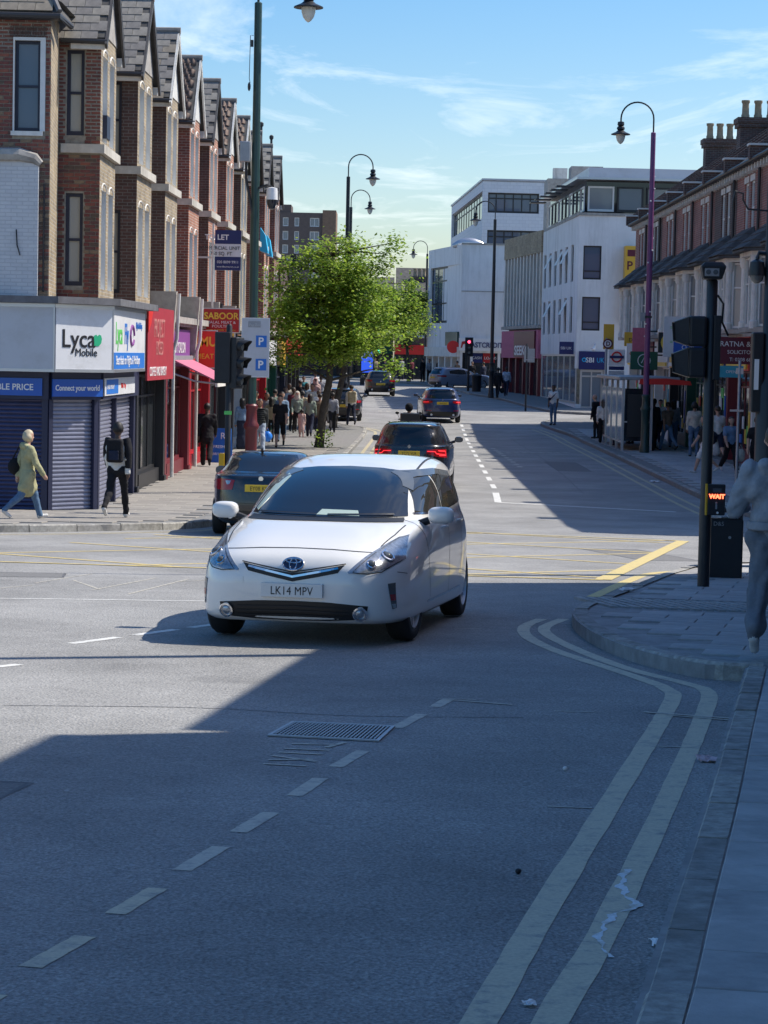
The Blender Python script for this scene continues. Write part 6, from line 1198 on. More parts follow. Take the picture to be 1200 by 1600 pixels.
# ------------------------------------------------------------ cars
def pchip(x, y, xq):
    x = np.array(x, float); y = np.array(y, float); h = np.diff(x); d = np.diff(y)/h; m = np.zeros(len(x))
    for i in range(1, len(x)-1):
        if d[i-1]*d[i] > 0: w1 = 2*h[i]+h[i-1]; w2 = h[i]+2*h[i-1]; m[i] = (w1+w2)/(w1/d[i-1]+w2/d[i])
    m[0] = d[0]; m[-1] = d[-1]; k = np.clip(np.searchsorted(x, xq)-1, 0, len(x)-2); t = (xq-x[k])/h[k]
    return (2*t**3-3*t**2+1)*y[k]+(t**3-2*t**2+t)*h[k]*m[k]+(-2*t**3+3*t**2)*y[k+1]+(t**3-t**2)*h[k]*m[k+1]
class Car:
    """body lofted from plan outlines stacked in height; local +Y is forward"""
    def __init__(s, label, loc, yaw, levels, paint, axles, wr=.325, track=.76, rim='rim', arch=.36, sub=5, name='car', group=None, ground=None):
        s.t = thing(name, label, 'car', (loc[0], loc[1], gz(loc[1])+.006), yaw, group); y = loc[1]; s.axles = axles
        sl = math.atan((gz(y+1.5)-gz(y-1.5))/3.0); s.t.rotation_mode = 'QUATERNION'
        s.t.rotation_quaternion = (Matrix.Rotation(sl, 3, 'X') @ Matrix.Rotation(yaw, 3, 'Z')).to_quaternion()
        L = np.array(levels, float); n = len(L); q = np.linspace(0, n-1, (n-1)*sub+1); C = [pchip(range(n), L[:, k], q) for k in range(6)]
        NS = 72; mb = MB(); ang = [2*PI*k/NS for k in range(NS)]
        for z, yf, yr, w, nf, nr in zip(*C):
            yc, hl = (yf+yr)/2, (yf-yr)/2
            for a in ang:
                c, sn = math.cos(a), math.sin(a); e = nf if sn > 0 else nr
                mb.v.append((w*math.copysign(abs(c)**(2/e), c), yc+hl*math.copysign(abs(sn)**(2/e), sn), z))
        R_ = len(q)
        for i in range(R_-1):
            for k in range(NS): mb.f.append((i*NS+k, i*NS+(k+1) % NS, (i+1)*NS+(k+1) % NS, (i+1)*NS+k)); mb.m.append(0)
        mb.f += [tuple(range(NS-1, -1, -1)), tuple(range((R_-1)*NS, R_*NS))]; mb.m += [0, 0]
        s.bvh = BVHTree.FromPolygons([Vector(v) for v in mb.v], mb.f)
        body = mb.build('body', [paint, 'black_trim'], s.t, smooth=True); cut = MB(); wmax = L[:, 3].max()
        for ya in axles:
            for sg in (1, -1): cut.lathe([(arch, sg*(wmax-.33)), (arch, sg*(wmax+.2))], 28, (0, ya, wr), 'x')
        co = cut.build('cutter', ['paint_white', 'black_trim']); co.data.polygons.foreach_set('material_index', [1]*len(co.data.polygons))
        bm_ = bmesh.new(); bm_.from_mesh(co.data); bmesh.ops.recalc_face_normals(bm_, faces=bm_.faces[:]); bm_.to_mesh(co.data); bm_.free()
        bo = body.modifiers.new('b', 'BOOLEAN'); bo.operation = 'DIFFERENCE'; bo.object = co; bo.solver = 'EXACT'; bo.material_mode = 'INDEX'
        dg = bpy.context.evaluated_depsgraph_get(); me = bpy.data.meshes.new_from_object(body.evaluated_get(dg)); body.modifiers.clear(); body.data = me; bpy.data.objects.remove(co)
        s.body = body; s.wheels(wr, track, rim, wmax)
    def wheels(s, wr, track, rim, wmax):
        W = .2; tm = MB(); tm.lathe([(wr*.6, -.03), (wr*.68, -W/2), (wr*.93, -W/2), (wr, -W/2+.03), (wr, W/2-.03), (wr*.93, W/2), (wr*.68, W/2), (wr*.66, -.01)], 28, (0, 0, 0), 'x'); tme = tm.mesh('tyre', True); tme.materials.append(M['tyre'])
        rm = MB(); rm.lathe([(wr*.70, -.04), (wr*.70, .095), (wr*.65, .1), (wr*.63, .06), (wr*.6, .0)], 28, (0, 0, 0), 'x'); rm.lathe([(.06, -.02), (.06, .075), (.02, .085)], 12, (0, 0, 0), 'x')
        for k in range(10): a = 2*PI*k/10; c, sn = math.cos(a), math.sin(a); rm.obox((.045, c*.03-sn*-.014, sn*.03+c*-.014), (0, c, sn), (0, -sn, c), (1, 0, 0), wr*.64, .032, .03)
        rme = rm.mesh('rim'); rme.materials.append(M[rim])
        dm = MB(); dm.lathe([(.0, .0), (wr*.62, .0), (wr*.62, .012), (.0, .014)], 20, (0, 0, 0), 'x'); dme = dm.mesh('brake_disc'); dme.materials.append(M['black_trim'])
        for i, ya in enumerate(s.axles):
            for sg in (1, -1):
                o = inst(tme, 'wheel', s.t, (sg*(wmax-W/2-.038), ya, wr), (0, 0, 0 if sg > 0 else PI)); s.__dict__.setdefault('wh', []).append((i, sg, o))
                inst(rme, 'rim', o); inst(dme, 'brake_disc', o)
    def hit(s, ax, a, b):
        o, d = {'F': ((a, 6, b), (0, -1, 0)), 'R': ((a, -6, b), (0, 1, 0)), 'L': ((-4, a, b), (1, 0, 0)), 'S': ((4, a, b), (-1, 0, 0)), 'T': ((a, b, 4), (0, 0, -1))}[ax]
        h = s.bvh.ray_cast(Vector(o), Vector(d))
        if h[0] is None: h = s.bvh.find_nearest(Vector(o)+Vector(d)*(3.7 if ax in 'FR' else 3.1))
        n = h[1]
        if n.dot(Vector(d)) > 0: n = -n
        return h[0], n
    def patch(s, name, ax, top, bot, m, off=.003, n=10, k=6, parent=None, th=.012, smooth=True):
        """conforming panel between a top and a bottom polyline given in the view plane"""
        def res(P, n):
            P = [Vector(p) for p in P]; d = [0]
            for i in range(1, len(P)): d.append(d[-1]+(P[i]-P[i-1]).length)
            out = []
            for j in range(n+1):
                t = d[-1]*j/n; i = max(1, min(len(P)-1, next((q for q in range(1, len(d)) if d[q] >= t-1e-9), len(d)-1))); f = (t-d[i-1])/max(1e-9, d[i]-d[i-1]); out.append(P[i-1].lerp(P[i], f))
            return out
        A, B = res(top, n), res(bot, n); mb = MB(); U = []; D = []
        for j in range(k+1):
            for i in range(n+1): p = A[i].lerp(B[i], j/k); c, nn = s.hit(ax, p.x, p.y); U.append(c+nn*off); D.append(c-nn*th)
        Nn = len(U); mb.v = [tuple(v) for v in U+D]; W = n+1
        for j in range(k):
            for i in range(n): a = j*W+i; mb.f.append((a, a+1, a+1+W, a+W))
        edge = [(i, i+1) for i in range(n)]+[(k*W+i+1, k*W+i) for i in range(n)]+[((j+1)*W, j*W) for j in range(k)]+[(j*W+n, (j+1)*W+n) for j in range(k)]
        for a, b in edge: mb.f.append((b, a, a+Nn, b+Nn))
        mb.m = [0]*len(mb.f); return mb.build(name, m, parent or s.t, smooth=smooth)
    def both(s, name, ax, top, bot, m, **kw):
        """mirror left and right"""
        o1 = s.patch(name, ax if ax not in 'LS' else 'S', top, bot, m, **kw)
        o2 = s.patch(name, 'L', top, bot, m, **kw) if ax in 'LS' else s.patch(name, ax, [(-x, z) for x, z in top], [(-x, z) for x, z in bot], m, **kw)
        return o1, o2
    def line(s, name, ax, pts, w, m, off=.002, parent=None, n=24):
        """thin seam or trim ribbon lying on the body"""
        P = [Vector(p) for p in pts]; Q = []
        for i in range(len(P)-1):
            for t in range(n): Q.append(P[i].lerp(P[i+1], t/n))
        Q.append(P[-1]); H = [s.hit(ax, p.x, p.y) for p in Q]; mb = MB()
        for i in range(len(Q)):
            d = (H[min(i+1, len(Q)-1)][0]-H[max(i-1, 0)][0]).normalized(); c = d.cross(H[i][1]).normalized()*w/2; mb.v += [tuple(H[i][0]+c+H[i][1]*off), tuple(H[i][0]-c+H[i][1]*off)]
        for i in range(len(Q)-1): mb.f.append((2*i, 2*i+2, 2*i+3, 2*i+1)); mb.m.append(0)
        return mb.build(name, m, parent or s.body)
    def mirror_pair(s, x, y, z, m, sx=.11, sy=.07, sz=.075):
        for sg in (1, -1):
            mb = MB(); mb.ball((sg*x, y, z), (sx, sy, sz), 16, 10)
            for i, v in enumerate(mb.v):
                vx, vy, vz = v; dx, dy, dz = (vx-sg*x)/sx, (vy-y)/sy, (vz-z)/sz
                f = lambda q: math.copysign(abs(q)**.7, q)
                mb.v[i] = (sg*x+sx*f(dx), y+sy*f(dy), z+sz*f(dz))
            o = mb.build('door_mirror', m, s.t, smooth=True); MB().tube([(sg*(x-sx*.9), y, z-.05), (sg*(x-.22), y-.0, z-.085)], [.035, .03], 8).build('mirror_stalk', 'black_trim', o, smooth=True)
            MB().obox((sg*x-sx*.78, y-sy*.97, z-sz*.7), (1, 0, 0), (0, 0, 1), (0, -1, 0), sx*1.56, sz*1.4, .004).build('mirror_glass', 'lens_dark', o)
    def plate(s, ax, z, txt, m, x=0):
        c, n = s.hit(ax, x, z); sg = 1 if ax == 'F' else -1; y = c.y+sg*.016
        o = MB().box(x-.262, x+.262, y-.012, y+.012, z-.058, z+.058).build('number_plate', m, s.t, bevel=.004)
        te = text(txt, .098, 'ink', o, (x, y+sg*.0135, z-.036), PI if sg > 0 else 0, align='CENTER', sx=.82, bold=0, depth=.001, spacing=1.05); return o
    def handle(s, y, z):
        for ax, sg in (('S', 1), ('L', -1)):
            c, n = s.hit(ax, y, z); MB().tube([c+Vector((0, .1, 0))-n*.01, c+n*.03+Vector((0, .07, 0)), c+n*.03-Vector((0, .07, 0)), c-Vector((0, .1, 0))-n*.01], .011, 6).build('door_handle', s.paint if hasattr(s, 'paint') else 'chrome', s.body, smooth=True)

# the white hybrid people carrier, nose towards the camera
PR = [(.19, 2.16, -2.12, .83, 6, 4.2), (.23, 2.23, -2.2, .87, 6, 4.4), (.34, 2.27, -2.26, .884, 5.8, 4.6), (.5, 2.29, -2.29, .888, 5.6, 4.6), (.62, 2.28, -2.3, .888, 5.2, 4.6), (.72, 2.225, -2.29, .886, 4.6, 4.6), (.80, 2.11, -2.27, .882, 3.8, 4.6), (.87, 1.93, -2.26, .876, 3.6, 4.4), (.93, 1.70, -2.25, .865, 3.5, 4.2), (.985, 1.44, -2.22, .85, 3.4, 4), (1.02, 1.24, -2.20, .83, 3.2, 4), (1.10, 1.04, -2.15, .805, 3.3, 4), (1.22, .76, -2.06, .778, 3.2, 3.8), (1.34, .42, -1.97, .738, 3.1, 3.6), (1.43, .08, -1.90, .70, 3.0, 3.6), (1.49, -.22, -1.80, .655, 2.9, 3.4), (1.53, -.45, -1.66, .59, 2.7, 3.2), (1.555, -.62, -1.50, .49, 2.4, 2.8), (1.57, -.78, -1.30, .28, 2.2, 2.4), (1.574, -.9, -1.15, .12, 2, 2)]
pr = Car('white hybrid estate car turning towards the camera, registration LK14 MPV', (-.33, 21.0), R(169.5), [(a, b, c, d*1.035, e, f) for a, b, c, d, e, f in PR], 'paint_white', (1.37, -1.41), wr=.325, arch=.355)
for i, sg, o in pr.wh:
    if i == 0: o.rotation_euler.z += R(-3)
p = pr
p.patch('windscreen', 'F', [(-.575, 1.42), (-.3, 1.45), (0, 1.46), (.3, 1.45), (.575, 1.42)], [(-.70, 1.045), (-.35, 1.03), (0, 1.03), (.35, 1.03), (.70, 1.045)], 'car_glass', off=.008, n=40, k=24)
p.patch('screen_edge', 'F', [(-.68, 1.035), (0, 1.026), (.68, 1.035)], [(-.70, 1.0), (0, 1.002), (.70, 1.0)], 'black_trim', off=.006, n=22, k=2)
for sg in (1, -1): p.line('wiper', 'F', [(sg*.05, 1.045), (sg*.6, 1.055)], .022, 'black_trim', off=.018)
p.patch('sun_strip', 'F', [(.545, 1.39), (.60, 1.29), (.67, 1.08)], [(.49, 1.36), (.54, 1.24), (.64, 1.065)], 'visor_green', off=.011, n=12, k=4)
p.patch('paper_reflection', 'F', [(-.30, 1.085), (.02, 1.09)], [(-.33, 1.04), (.05, 1.045)], 'visor_green', off=.011, n=8, k=3)  # reflection of dashboard paper, painted as a pale patch on the glass
# side glass
p.both('side_window', 'S', [(.62, 1.10), (.36, 1.28), (.06, 1.395), (-.22, 1.42)], [(.66, 1.075), (.36, 1.07), (.06, 1.075), (-.22, 1.08)], 'car_glass_side', off=.006, n=20, k=10)
p.both('side_window', 'S', [(-.27, 1.42), (-.7, 1.425), (-1.12, 1.39)], [(-.27, 1.082), (-.7, 1.09), (-1.12, 1.11)], 'car_glass_side', off=.006, n=16, k=10)
p.both('side_window', 'S', [(-1.17, 1.385), (-1.5, 1.34), (-1.75, 1.25)], [(-1.17, 1.115), (-1.5, 1.13), (-1.75, 1.2)], 'car_glass_side', off=.006, n=12, k=8)
p.both('window_trim', 'S', [(.70, 1.074), (0, 1.068), (-1.8, 1.2)], [(.70, 1.058), (0, 1.052), (-1.8, 1.185)], 'chrome', off=.006, n=24, k=1)
p.both('rain_guard', 'S', [(.38, 1.295), (.06, 1.425), (-.5, 1.45), (-1.15, 1.42)], [(.36, 1.255), (.06, 1.375), (-.5, 1.40), (-1.15, 1.37)], 'lens_dark', off=.012, n=20, k=2)
# hood, doors, bumper seams
p.line('seam', 'F', [(-.62, .78), (-.3, .80), (0, .805), (.3, .80), (.62, .78)], .012, 'black_trim'); 
for sg in (1, -1): p.line('seam', 'T', [(sg*.66, 1.86), (sg*.71, 1.5), (sg*.735, 1.1)], .011, 'black_trim')
for ax in 'SL':
    p.line('seam', ax, [(.92, 1.02), (.90, .7), (.80, .34)], .011, 'black_trim'); p.line('seam', ax, [(-.25, 1.06), (-.25, .6), (-.22, .32)], .011, 'black_trim'); p.line('seam', ax, [(-1.15, 1.08), (-1.05, .85), (-.95, .4)], .011, 'black_trim')
    p.line('sill_trim', ax, [(.95, .31), (-.98, .33)], .02, 'chrome', off=.004); p.line('seam', ax, [(1.95, .62), (1.75, .6)], .006, 'black_trim')
p.paint = 'paint_white'; p.handle(.0, .93); p.handle(-.95, .96)
# lights: swept-back clusters wrapping the corners
for sg in (1, -1):
    f = lambda L: [(sg*x, z) for x, z in L]
    hl = p.patch('headlight', 'F', f([(.46, .625), (.58, .745), (.67, .825), (.745, .89), (.80, .895)]), f([(.47, .612), (.60, .618), (.70, .635), (.78, .67), (.845, .72)]), 'lens_clear', off=.008, n=16, k=8)
    for x, z, r_ in ((.735, .745, .062), (.64, .685, .045)):
        c, n = p.hit('F', sg*x, z); q = n.to_track_quat('Z', 'Y').to_matrix().to_4x4()
        o = MB().lathe([(r_, 0), (r_, .012), (r_*.8, .014), (r_*.72, .004), (.0, .004)], 20).build('reflector', 'chrome', hl, smooth=True); o.matrix_local = Matrix.Translation(c+n*.006) @ q
        o = MB().lathe([(r_*.66, 0), (r_*.6, .02), (r_*.3, .03), (0, .032)], 18).build('projector', 'lens_dark', hl, smooth=True); o.matrix_local = Matrix.Translation(c+n*.009) @ q
    p.line('light_edge', 'F', f([(.50, .62), (.62, .61), (.72, .625), (.83, .71)]), .008, 'black_trim', off=.008, parent=hl); p.line('light_edge', 'F', f([(.50, .62), (.62, .75), (.75, .885), (.80, .9)]), .007, 'black_trim', off=.008, parent=hl); p.line('light_divider', 'F', f([(.665, .64), (.70, .80)]), .01, 'chrome', off=.009, parent=hl)
    dr = p.patch('corner_lamp', 'F', f([(.77, .53), (.815, .535)]), f([(.80, .315), (.825, .325)]), 'lens_red' if False else 'lens_dark', off=.005, n=3, k=6); p.patch('corner_reflector', 'F', f([(.785, .44), (.815, .44)]), f([(.79, .39), (.817, .39)]), 'lens_red', off=.008, n=2, k=2, parent=dr); p.patch('corner_bulb', 'F', f([(.795, .36), (.818, .36)]), f([(.80, .325), (.82, .325)]), 'chrome', off=.009, n=2, k=2, parent=dr)
    c, n = p.hit('F', sg*.565, .285); q = n.to_track_quat('Z', 'Y').to_matrix().to_4x4(); fg = MB().lathe([(.062, 0), (.062, .02), (.05, .024), (.046, .01), (0, .012)], 20).build('fog_light', 'chrome', p.t, smooth=True); fg.matrix_local = Matrix.Translation(c+n*.008) @ q
    o = MB().lathe([(.042, 0), (.03, .012), (0, .016)], 16).build('fog_lens', 'lens_clear', fg, smooth=True); o.location = (0, 0, .012)
lg = p.patch('lower_grille', 'F', [(-.63, .345), (-.3, .37), (0, .375), (.3, .37), (.63, .345)], [(-.61, .235), (-.3, .215), (0, .21), (.3, .215), (.61, .235)], 'black_trim', off=.004, n=24, k=4)
for z in (.25, .285, .32): p.line('grille_bar', 'F', [(-.48, z), (0, z+.01), (.48, z)], .012, 'signal_black', off=.012, parent=lg)
ug = p.patch('upper_grille', 'F', [(-.43, .68), (-.22, .635), (0, .605), (.22, .635), (.43, .68)], [(-.38, .615), (-.2, .575), (0, .535), (.2, .575), (.38, .615)], 'black_trim', off=.004, n=20, k=4); p.line('grille_bar', 'F', [(-.38, .652), (0, .575), (.38, .652)], .018, 'chrome', off=.01, parent=ug)
p.line('grille_edge', 'F', [(-.44, .688), (0, .612), (.44, .688)], .01, 'black_trim', off=.006, parent=ug)
p.plate('F', .462, 'LK14 MPV', 'plate_white')
c, n = p.hit('F', 0, .675); q = n.to_track_quat('Z', 'Y').to_matrix().to_4x4()
def ell(rx, ry, r_, cx=0, cy=0, nn=28): return [(cx+rx*math.cos(2*PI*k/nn), cy+ry*math.sin(2*PI*k/nn), .008) for k in range(nn+1)]
em = MB().extr([(x, y, 0) for x, y, _ in ell(.088, .06, 0)[:-1]], (0, 0, .008)).build('emblem', 'badge_blue', p.t); em.matrix_local = Matrix.Translation(c+n*.004) @ q
mb = MB(); mb.tube(ell(.088, .06, 0), .007, 6); mb.tube(ell(.03, .052, 0, 0, -.003), .0055, 6); mb.tube(ell(.062, .02, 0, 0, .03), .0055, 6); mb.build('emblem_ring', 'chrome', em, smooth=True)
for sg in (1, -1): p.patch('washer_cover', 'F', [(sg*.42, .565), (sg*.50, .57)], [(sg*.42, .515), (sg*.50, .52)], 'paint_white', off=.004, n=3, k=3)
p.line('seam', 'F', [(-.80, .40), (-.66, .385)], .01, 'black_trim') if False else None
p.mirror_pair(.985, .72, 1.06, 'paint_white', .12, .08, .075)
p.line('roof_rail', 'T', [(.60, -.1), (.59, -.9), (.56, -1.6)], .02, 'black_trim', off=.004); p.line('roof_rail', 'T', [(-.60, -.1), (-.59, -.9), (-.56, -1.6)], .02, 'black_trim', off=.004)
MB().tube([(0, -1.4, 1.56), (0, -1.62, 1.74)], [.01, .004], 6).build('aerial', 'black_trim', p.t)
MB().box(-.7, .7, -1.9, 1.9, .2, .3).build('underbody', 'black_trim', p.t)

def rear_car(label, loc, yaw, lv, paint, axles, dims, plate, lit, kind, wr=.34, rim='rim_dark', pz=.78, rails=False, arch=.375):
    """a car seen from behind; dims: rear window, tail lamps, bumper heights"""
    c = Car(label, loc, yaw, lv, paint, axles, wr=wr, rim=rim, arch=arch); c.paint = 'black_trim' if paint != 'paint_white' else paint
    d = dims
    c.patch('rear_window', 'R', d['rw'][0], d['rw'][1], 'car_glass', n=16, k=6)
    for L in d['sw']: c.both('side_window', 'S', L[0], L[1], 'car_glass', n=10, k=5)
    for L, m in d['tl']:
        for sg in (1, -1): c.patch('tail_light', 'R', [(sg*x, z) for x, z in L[0]], [(sg*x, z) for x, z in L[1]], m, off=.008, n=8, k=4)
    for L in d.get('tl2', []):
        for sg in (1, -1): c.line('light_bar', 'R', [(sg*x, z) for x, z in L], .022, 'tail_lit', off=.012)
    c.patch('bumper_trim', 'R', [(-.72, d['bz'][1]), (0, d['bz'][1]), (.72, d['bz'][1])], [(-.68, d['bz'][0]), (0, d['bz'][0]), (.68, d['bz'][0])], 'black_trim', off=.006, n=16, k=3)
    for sg in (1, -1): c.patch('bumper_reflector', 'R', [(sg*.5, d['bz'][1]+.06), (sg*.74, d['bz'][1]+.06)], [(sg*.5, d['bz'][1]+.03), (sg*.74, d['bz'][1]+.03)], 'lens_red', off=.007, n=4, k=1)
    c.line('seam', 'R', [(-.62, d['bz'][1]+.14), (0, d['bz'][1]+.12), (.62, d['bz'][1]+.14)], .008, 'black_trim', off=.003)
    for ax in 'SL':
        for ys in d.get('doors', (.6, -.35)): c.line('seam', ax, [(ys, d['belt']-.02), (ys, .5), (ys+.04, .36)], .007, 'black_trim')
    c.plate('R', pz, plate, 'plate_yellow'); q = c.hit('R', 0, pz+d.get('bdz', .16)); MB().lathe([(.04, 0), (.04, .012), (.0, .016)], 16, tuple(q[0]+Vector((0, -.012, 0))), 'y').build('badge', 'chrome', c.t)
    c.mirror_pair(d['mx'], d['my'], d['belt']+.06, paint, .105, .08, .075); c.handle(.15, d['belt']-.12); c.handle(-.8, d['belt']-.1)
    if rails:
        for sg in (1, -1): c.line('roof_rail', 'T', [(sg*d['rr'], .3), (sg*d['rr'], -1.5)], .03, 'black_trim', off=.03)
    MB().tube([(-.1, d['ay'], d['az']), (-.1, d['ay']-.1, d['az']+.06)], [.03, .006], 6).build('aerial_fin', 'black_trim', c.t)
    for sg in (1, -1): MB().lathe([(.05, 0), (.05, .1)], 12, (sg*.5, lv[1][2]-.03, lv[1][0]+.06), 'y').build('exhaust_tip', 'rim', c.t)
    MB().box(-.7, .7, -1.8, 1.8, .22, .34).build('underbody', 'black_trim', c.t)
    return c
def suv_levels(Lf, Lr, W, H, hood, belt, rake=.35):
    return [(.24, Lf-.16, Lr+.14, W-.07, 3.6, 4), (.32, Lf-.06, Lr+.05, W-.02, 3.6, 4.4), (.5, Lf, Lr, W, 3.6, 4.6), (.7, Lf, Lr-.0, W, 3.6, 4.8), (hood-.12, Lf-.08, Lr+.02, W-.005, 3.6, 4.8), (hood-.03, Lf-.35, Lr+.04, W-.015, 3.6, 4.6), (hood+.02, Lf-.8, Lr+.05, W-.03, 3.6, 4.4), (belt, Lf-1.15, Lr+.08, W-.05, 3.6, 4.2), (belt+(H-belt)*.4, Lf-1.6, Lr+rake*.45, W-.14, 3.4, 4), (belt+(H-belt)*.75, Lf-2.0, Lr+rake*.8, W-.23, 3.2, 3.8), (H-.06, Lf-2.3, Lr+rake*.75, W-.31, 3.0, 3.6), (H-.02, Lf-2.55, Lr+rake*1.1, W-.42, 2.8, 3.2), (H-.005, Lf-2.8, Lr+rake*2, W-.6, 2.4, 2.6), (H, Lf-3.0, Lr+rake*3, W-.8, 2, 2)]
def saloon_levels(Lf, Lr, W, H, hood, belt, deck):
    return [(.2, Lf-.16, Lr+.14, W-.07, 3.4, 3.6), (.28, Lf-.05, Lr+.05, W-.02, 3.4, 3.8), (.5, Lf, Lr, W, 3.4, 3.8), (.68, Lf-.03, Lr+.01, W, 3.4, 3.8), (hood-.1, Lf-.15, Lr+.03, W-.008, 3.4, 3.8), (hood-.02, Lf-.6, Lr+.05, W-.02, 3.4, 3.8), (hood+.04, Lf-1.1, Lr+.08, W-.035, 3.4, 3.8), (deck, Lf-1.32, Lr+.14, W-.05, 3.4, 3.6), (deck+.035, Lf-1.42, Lr+.55, W-.075, 3.4, 3.4), (deck+.14, Lf-1.65, Lr+.8, W-.15, 3.2, 3.3), (H-.12, Lf-1.98, Lr+1.08, W-.23, 3.1, 3.2), (H-.05, Lf-2.2, Lr+1.3, W-.3, 3.0, 3.0), (H-.015, Lf-2.5, Lr+1.6, W-.45, 2.6, 2.6), (H, Lf-2.8, Lr+1.95, W-.75, 2, 2)]
# black saloon waiting on the left, mostly behind the white car
SB = saloon_levels(2.25, -2.27, .905, 1.42, .95, .98, 1.02)
dS = dict(rw=([(-.50, 1.355), (0, 1.37), (.50, 1.355)], [(-.66, 1.08), (0, 1.075), (.66, 1.08)]), sw=[([(.75, 1.1), (.3, 1.3), (-.1, 1.35)], [(.75, 1.0), (.3, .98), (-.1, .98)]), ([(-.16, 1.35), (-.6, 1.34), (-1.1, 1.2)], [(-.16, .98), (-.6, .99), (-1.1, 1.02)])],
          tl=[(([(.44, .93), (.66, .95), (.84, .93)], [(.48, .77), (.66, .76), (.86, .78)]), 'lens_red'), (([(.50, .92), (.6, .92)], [(.53, .86), (.57, .855)]), 'lens_clear')], bz=(.26, .42), belt=.98, mx=.98, my=.78, ay=-.9, az=1.40)
rear_car('black saloon car with red tail lamps half hidden behind the white car', (-1.98, 40.0), R(-2), SB, 'paint_black', (1.4, -1.36), dS, 'EY08 KLX', False, 'saloon', wr=.32, rim='rim', pz=.80, arch=.35)
# black SUV with lit tail lamps
X3 = suv_levels(2.35, -2.35, .945, 1.67, 1.08, 1.12, .3)
dX = dict(rw=([(-.54, 1.56), (0, 1.575), (.54, 1.56)], [(-.70, 1.17), (0, 1.15), (.70, 1.17)]), sw=[([(.85, 1.25), (.4, 1.48), (0, 1.54)], [(.85, 1.13), (.4, 1.12), (0, 1.12)]), ([(-.06, 1.54), (-.6, 1.55), (-1.05, 1.52)], [(-.06, 1.12), (-.6, 1.13), (-1.05, 1.14)]), ([(-1.12, 1.51), (-1.5, 1.46), (-1.85, 1.36)], [(-1.12, 1.15), (-1.5, 1.17), (-1.85, 1.22)])],
          tl=[(([(.42, 1.02), (.66, 1.04), (.87, 1.03)], [(.42, .93), (.66, .86), (.89, .82)]), 'lens_red')], tl2=[[(.44, .985), (.62, .98), (.66, .93), (.84, .90)], [(.7, 1.0), (.85, .985), (.865, .88), (.72, .885)]], bz=(.3, .56), belt=1.12, mx=1.06, my=.75, ay=-1.2, az=1.655, rr=.62)
rear_car('black SUV with glowing red tail lamps, registration YC73 VLR, right behind the white car', (.76, 57.6), R(-4.5), X3, 'paint_black', (1.45, -1.42), dX, 'YC73 VLR', True, 'suv', wr=.36, pz=.93, rails=True, arch=.40)
X1 = suv_levels(2.22, -2.22, .91, 1.58, 1.04, 1.08, .32)
dB = dict(rw=([(-.52, 1.48), (0, 1.495), (.52, 1.48)], [(-.68, 1.12), (0, 1.10), (.68, 1.12)]), sw=[([(.8, 1.2), (.4, 1.42), (0, 1.47)], [(.8, 1.09), (.4, 1.08), (0, 1.08)]), ([(-.06, 1.47), (-.6, 1.48), (-1.6, 1.38)], [(-.06, 1.08), (-.6, 1.09), (-1.6, 1.14)])], tl=[(([(.46, .99), (.66, 1.02), (.85, 1.0)], [(.46, .92), (.66, .86), (.86, .84)]), 'lens_red')], tl2=[[(.62, .95), (.84, .93)]], bz=(.3, .52), belt=1.08, mx=1.02, my=.7, ay=-1.1, az=1.565, rr=.58)
rear_car('dark blue SUV driving away beyond the black one', (2.42, 105.4), R(3.5), X1, 'paint_blue', (1.36, -1.32), dB, 'LB69 XKE', True, 'suv', wr=.345, pz=.9, rails=True, arch=.385)
HB = suv_levels(2.15, -2.15, .895, 1.48, .98, 1.0, .5)
dH = dict(rw=([(-.50, 1.38), (0, 1.395), (.50, 1.38)], [(-.66, 1.03), (0, 1.02), (.66, 1.03)]), sw=[([(.8, 1.12), (.4, 1.32), (0, 1.37)], [(.8, 1.01), (.4, 1.0), (0, 1.0)]), ([(-.06, 1.37), (-.6, 1.37), (-1.4, 1.25)], [(-.06, 1.0), (-.6, 1.01), (-1.4, 1.06)])], tl=[(([(.5, .93), (.66, .95), (.83, .94)], [(.52, .86), (.66, .84), (.84, .83)]), 'lens_red')], bz=(.3, .5), belt=1.0, mx=1.0, my=.7, ay=-1.0, az=1.465, rr=.55)
rear_car('dark hatchback far down the street beneath the green light', (-.42, 135), R(2), HB, 'paint_dark', (1.3, -1.3), dH, 'GF17 YTU', False, 'hatch', pz=.70, wr=.33, arch=.37)
rear_car('steel blue estate car turning right across the far junction', (5.1, 158.5), R(-58), suv_levels(2.3, -2.3, .89, 1.5, 1.0, 1.02, .4), 'paint_steelblue', (1.35, -1.35), dH, 'KP15 VOX', False, 'estate', pz=.78, wr=.33, rim='rim', rails=True, arch=.37)
rear_car('dark car parked in the left bay behind the tree trunks', (-1.98, 105.2), 0, HB, 'paint_dark', (1.3, -1.3), dH, 'LT12 RWO', True, 'hatch', pz=.70, wr=.33, arch=.37)
